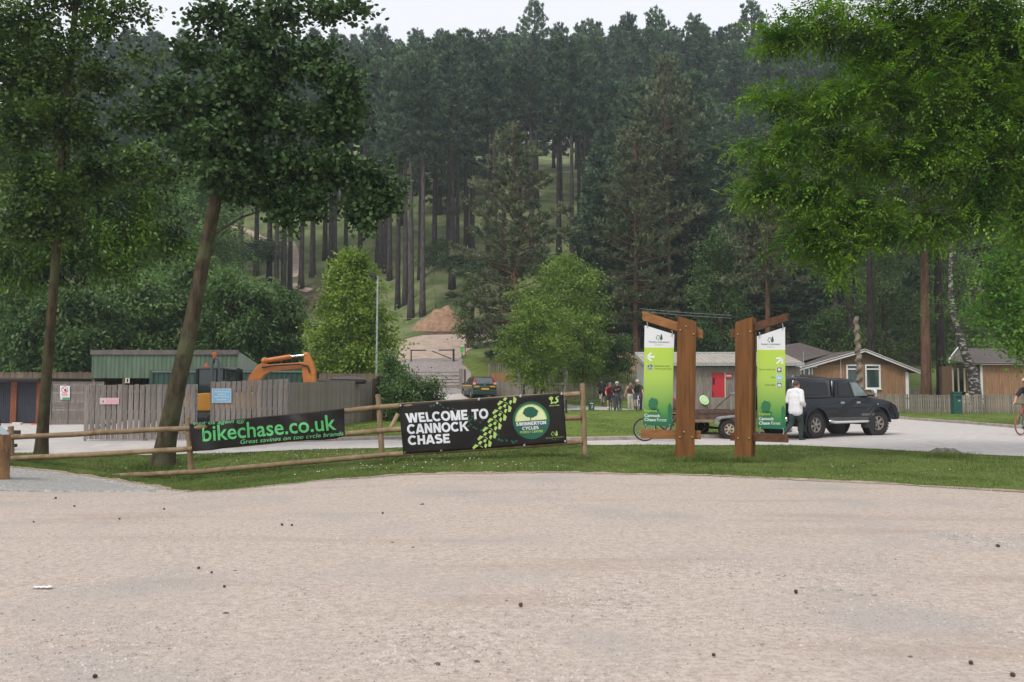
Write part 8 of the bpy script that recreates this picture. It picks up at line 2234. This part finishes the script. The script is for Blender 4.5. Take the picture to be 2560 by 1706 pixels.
SLOPE = [pine_kind(s, M['pinebark'], M['pine'], h=28, crown0=c0, rad=r_, trunk_r=.40, leaf=.52, ragged=.4) for s, c0, r_ in ((31, .60, 3.3), (32, .64, 3.0), (33, .56, 3.5), (34, .61, 2.8))]
def pine(kind, p, s, label, group=None, rz=None, red=False):
    root = thing('pine_tree', label, 'tree', p, R.uniform(0, 6.28) if rz is None else rz, group); root.scale = (s[0], s[0], s[1])
    link('trunk', kind[0], None, root); link('crown', kind[1], None, root)
    return root
# standing stems whose feet show on the slope: (px of stem, py of foot, photo row of tip)
stems = [(672, 752, 170), (690, 770, 190), (708, 762, 160), (724, 752, 200), (753, 722, 150), (781, 692, 180), (812, 650, 170), (826, 690, 150), (837, 672, 190), (864, 652, 140), (900, 658, 110), (945, 655, 130), (952, 668, 150), (963, 682, 170), (973, 700, 190), (994, 772, 120), (1013, 762, 90), (1027, 797, 140), (1050, 698, 110), (1056, 790, 150), (1086, 655, 100), (1120, 662, 90), (1130, 722, 130), (1143, 672, 110), (1166, 640, 70), (1180, 655, 100), (1397, 655, 90), (1430, 668, 120), (1448, 662, 80), (1463, 645, 100), (1489, 620, 90), (1260, 640, 100), (1220, 650, 120), (1330, 640, 110), (600, 720, 190), (560, 700, 150), (520, 720, 200), (470, 690, 160), (640, 690, 170), (420, 700, 170), (370, 720, 190), (330, 690, 150), (1300, 600, 110)]
for k, (px, py, yt_) in enumerate(stems):
    p = hit(px, py, 75); h = W(px, yt_, p.y).z - p.z; h = max(22, min(33, h))
    pine(SLOPE[k % 4], p - Vector((0, 0, .1)), (R.uniform(.85, 1.15), h / 28), 'tall bare-stemmed pine standing on the cleared slope', 'tall pines on the cleared slope')
# crest of the hill
crest = 0
rr_ = random.Random(17)
for row, (Y, x0, x1, st) in enumerate(((142, 180, 2600, 76), (158, 100, 2660, 62), (176, 60, 2700, 58), (196, 40, 2720, 56))):
    px = x0
    while px < x1:
        Yj = Y + rr_.uniform(-8, 8); x = X(px, Yj); zz = Z(x, Yj)
        ytip = {0: 120, 1: 95, 2: 80, 3: 90}[row] + rr_.uniform(-28, 34)
        if 1450 < px < 1960: ytip -= 30
        if px > 1960: ytip -= 40
        h = W(px, ytip, Yj).z - zz; h = max(17, min(34, h))
        fk = row == 3 or crest % 6 == 5
        pine(FULL[crest % 2] if fk else TALL[crest % 5], Vector((x, Yj, zz - .2)), (rr_.uniform(.95, 1.25) * (1.3 if fk else 1), h / (24 if fk else 28)), 'dark pine in the dense stand crowning the hill', 'pines crowning the hill'); crest += 1
        px += st * rr_.uniform(.75, 1.3)
for px, ytip, Y in ((1335, 2, 172), (1895, 4, 150), (1652, 25, 150), (1750, 40, 150), (1570, 40, 150), (940, 70, 150)):
    x = X(px, Y); zz = Z(x, Y); h = W(px, ytip, Y).z - zz; pine(TALL[2] if px in (1335, 1895) else TALL[0], Vector((x, Y, zz)), (1.1, h / 28), 'pine standing a head above the crest of the forest', 'pines rising above the forest crest')
# dark wood on the right
k = 0
for row, (Y, x0, x1, st) in enumerate(((84, 1500, 2700, 75), (97, 1480, 2750, 66), (112, 1470, 2800, 62), (125, 1480, 2800, 66))):
    px = x0 + row * 17
    while px < x1:
        Yj = Y + rr_.uniform(-5, 5); x = X(px, Yj); zz = Z(x, Yj)
        kind = (FULL + TALL[:2])[k % 5]; h = rr_.uniform(20, 28) if row else rr_.uniform(15, 23)
        pine(kind, Vector((x, Yj, zz - .2)), (rr_.uniform(.85, 1.1), h / (24 if k % 5 < 3 else 28)), 'dark pine in the thick wood behind the chalets', 'pines in the wood behind the chalets'); k += 1
        px += st * rr_.uniform(.7, 1.35)
# same wood closing the left side
for row, (Y, x0, x1, st) in enumerate(((96, -60, 480, 70), (115, -120, 520, 64))):
    px = x0
    while px < x1:
        Yj = Y + rr_.uniform(-6, 6); x = X(px, Yj); zz = Z(x, Yj)
        pine(TALL[k % 5], Vector((x, Yj, zz - .2)), (rr_.uniform(.9, 1.1), rr_.uniform(22, 29) / 28), 'dark pine on the shaded slope behind the compound', 'pines behind the compound'); k += 1
        px += st * rr_.uniform(.75, 1.3)
# warm-toned nearer pines
def near_pine(label, kind, px, Y, ytip, wpx, hk=20, rk=4.6, rz=None):
    x = X(px, Y); zz = Z(x, Y); h = W(px, ytip, Y).z - zz
    return pine(kind, Vector((x, Y, zz - .1)), (wpx / 2 * Y / F / rk, h / hk), label, None, rz)
near_pine('big olive-green pine feathered to the ground beside the forest road', WARM[0], 1290, 70, 306, 265, 20, 4.4, .5)
near_pine('olive-green pine with drooping boughs above the timber hut', WARM[1], 1590, 74, 298, 215, 20, 4.0, 1.7)
near_pine('tall brownish pine standing behind the olive-green ones', WARM[2], 1675, 82, 138, 190, 20, 3.2, 2.9)
near_pine('pine with a bare orange trunk behind the totem signs', WARM[2], 1920, 62, 330, 190, 20, 3.2, 4.2)
near_pine('large pine with a thick reddish trunk behind the picket fence', WARM[2], 2314, 52.5, 60, 300, 20, 3.2, 5.1)
near_pine('thinner pine trunk standing just right of the thick reddish one', TALL[1], 2352, 57, 80, 170, 28, 3.0, .9)
near_pine('slim grey pine trunk behind the chalet roof', TALL[2], 2178, 62, 120, 170, 28, 3.4, 2.2)
near_pine('grey pine trunk behind the carved pole', TALL[0], 2128, 66, 140, 180, 28, 3.2, 3.3)
near_pine('slim dark pine between the olive-green pines above the hut', TALL[3], 1612, 90, 200, 150, 28, 3.0, 1.1)
near_pine('straight dark pine right of the olive-green pines', TALL[4], 1735, 88, 180, 160, 28, 3.2, 5.6)
# ------------------------------------------------------------------ damp summer air
b = MB(); b.box((0, 420, 56), (880, 1000, 116))
o = b.build('haze', None); o['kind'] = 'stuff'; tag(o, 'thin pale summer haze filling the valley', 'haze')
hm = bpy.data.materials.new('haze_mat'); hm.use_nodes = True
N = hm.node_tree.nodes; L = hm.node_tree.links
for n in list(N):
    if n.type == 'BSDF_PRINCIPLED': N.remove(n)
pv = N.new('ShaderNodeVolumePrincipled'); pv.inputs['Color'].default_value = (.78, .86, .96, 1); pv.inputs['Density'].default_value = .0005; pv.inputs['Anisotropy'].default_value = .2
L.new(pv.outputs[0], N['Material Output'].inputs['Volume'])
o.data.materials.append(hm)
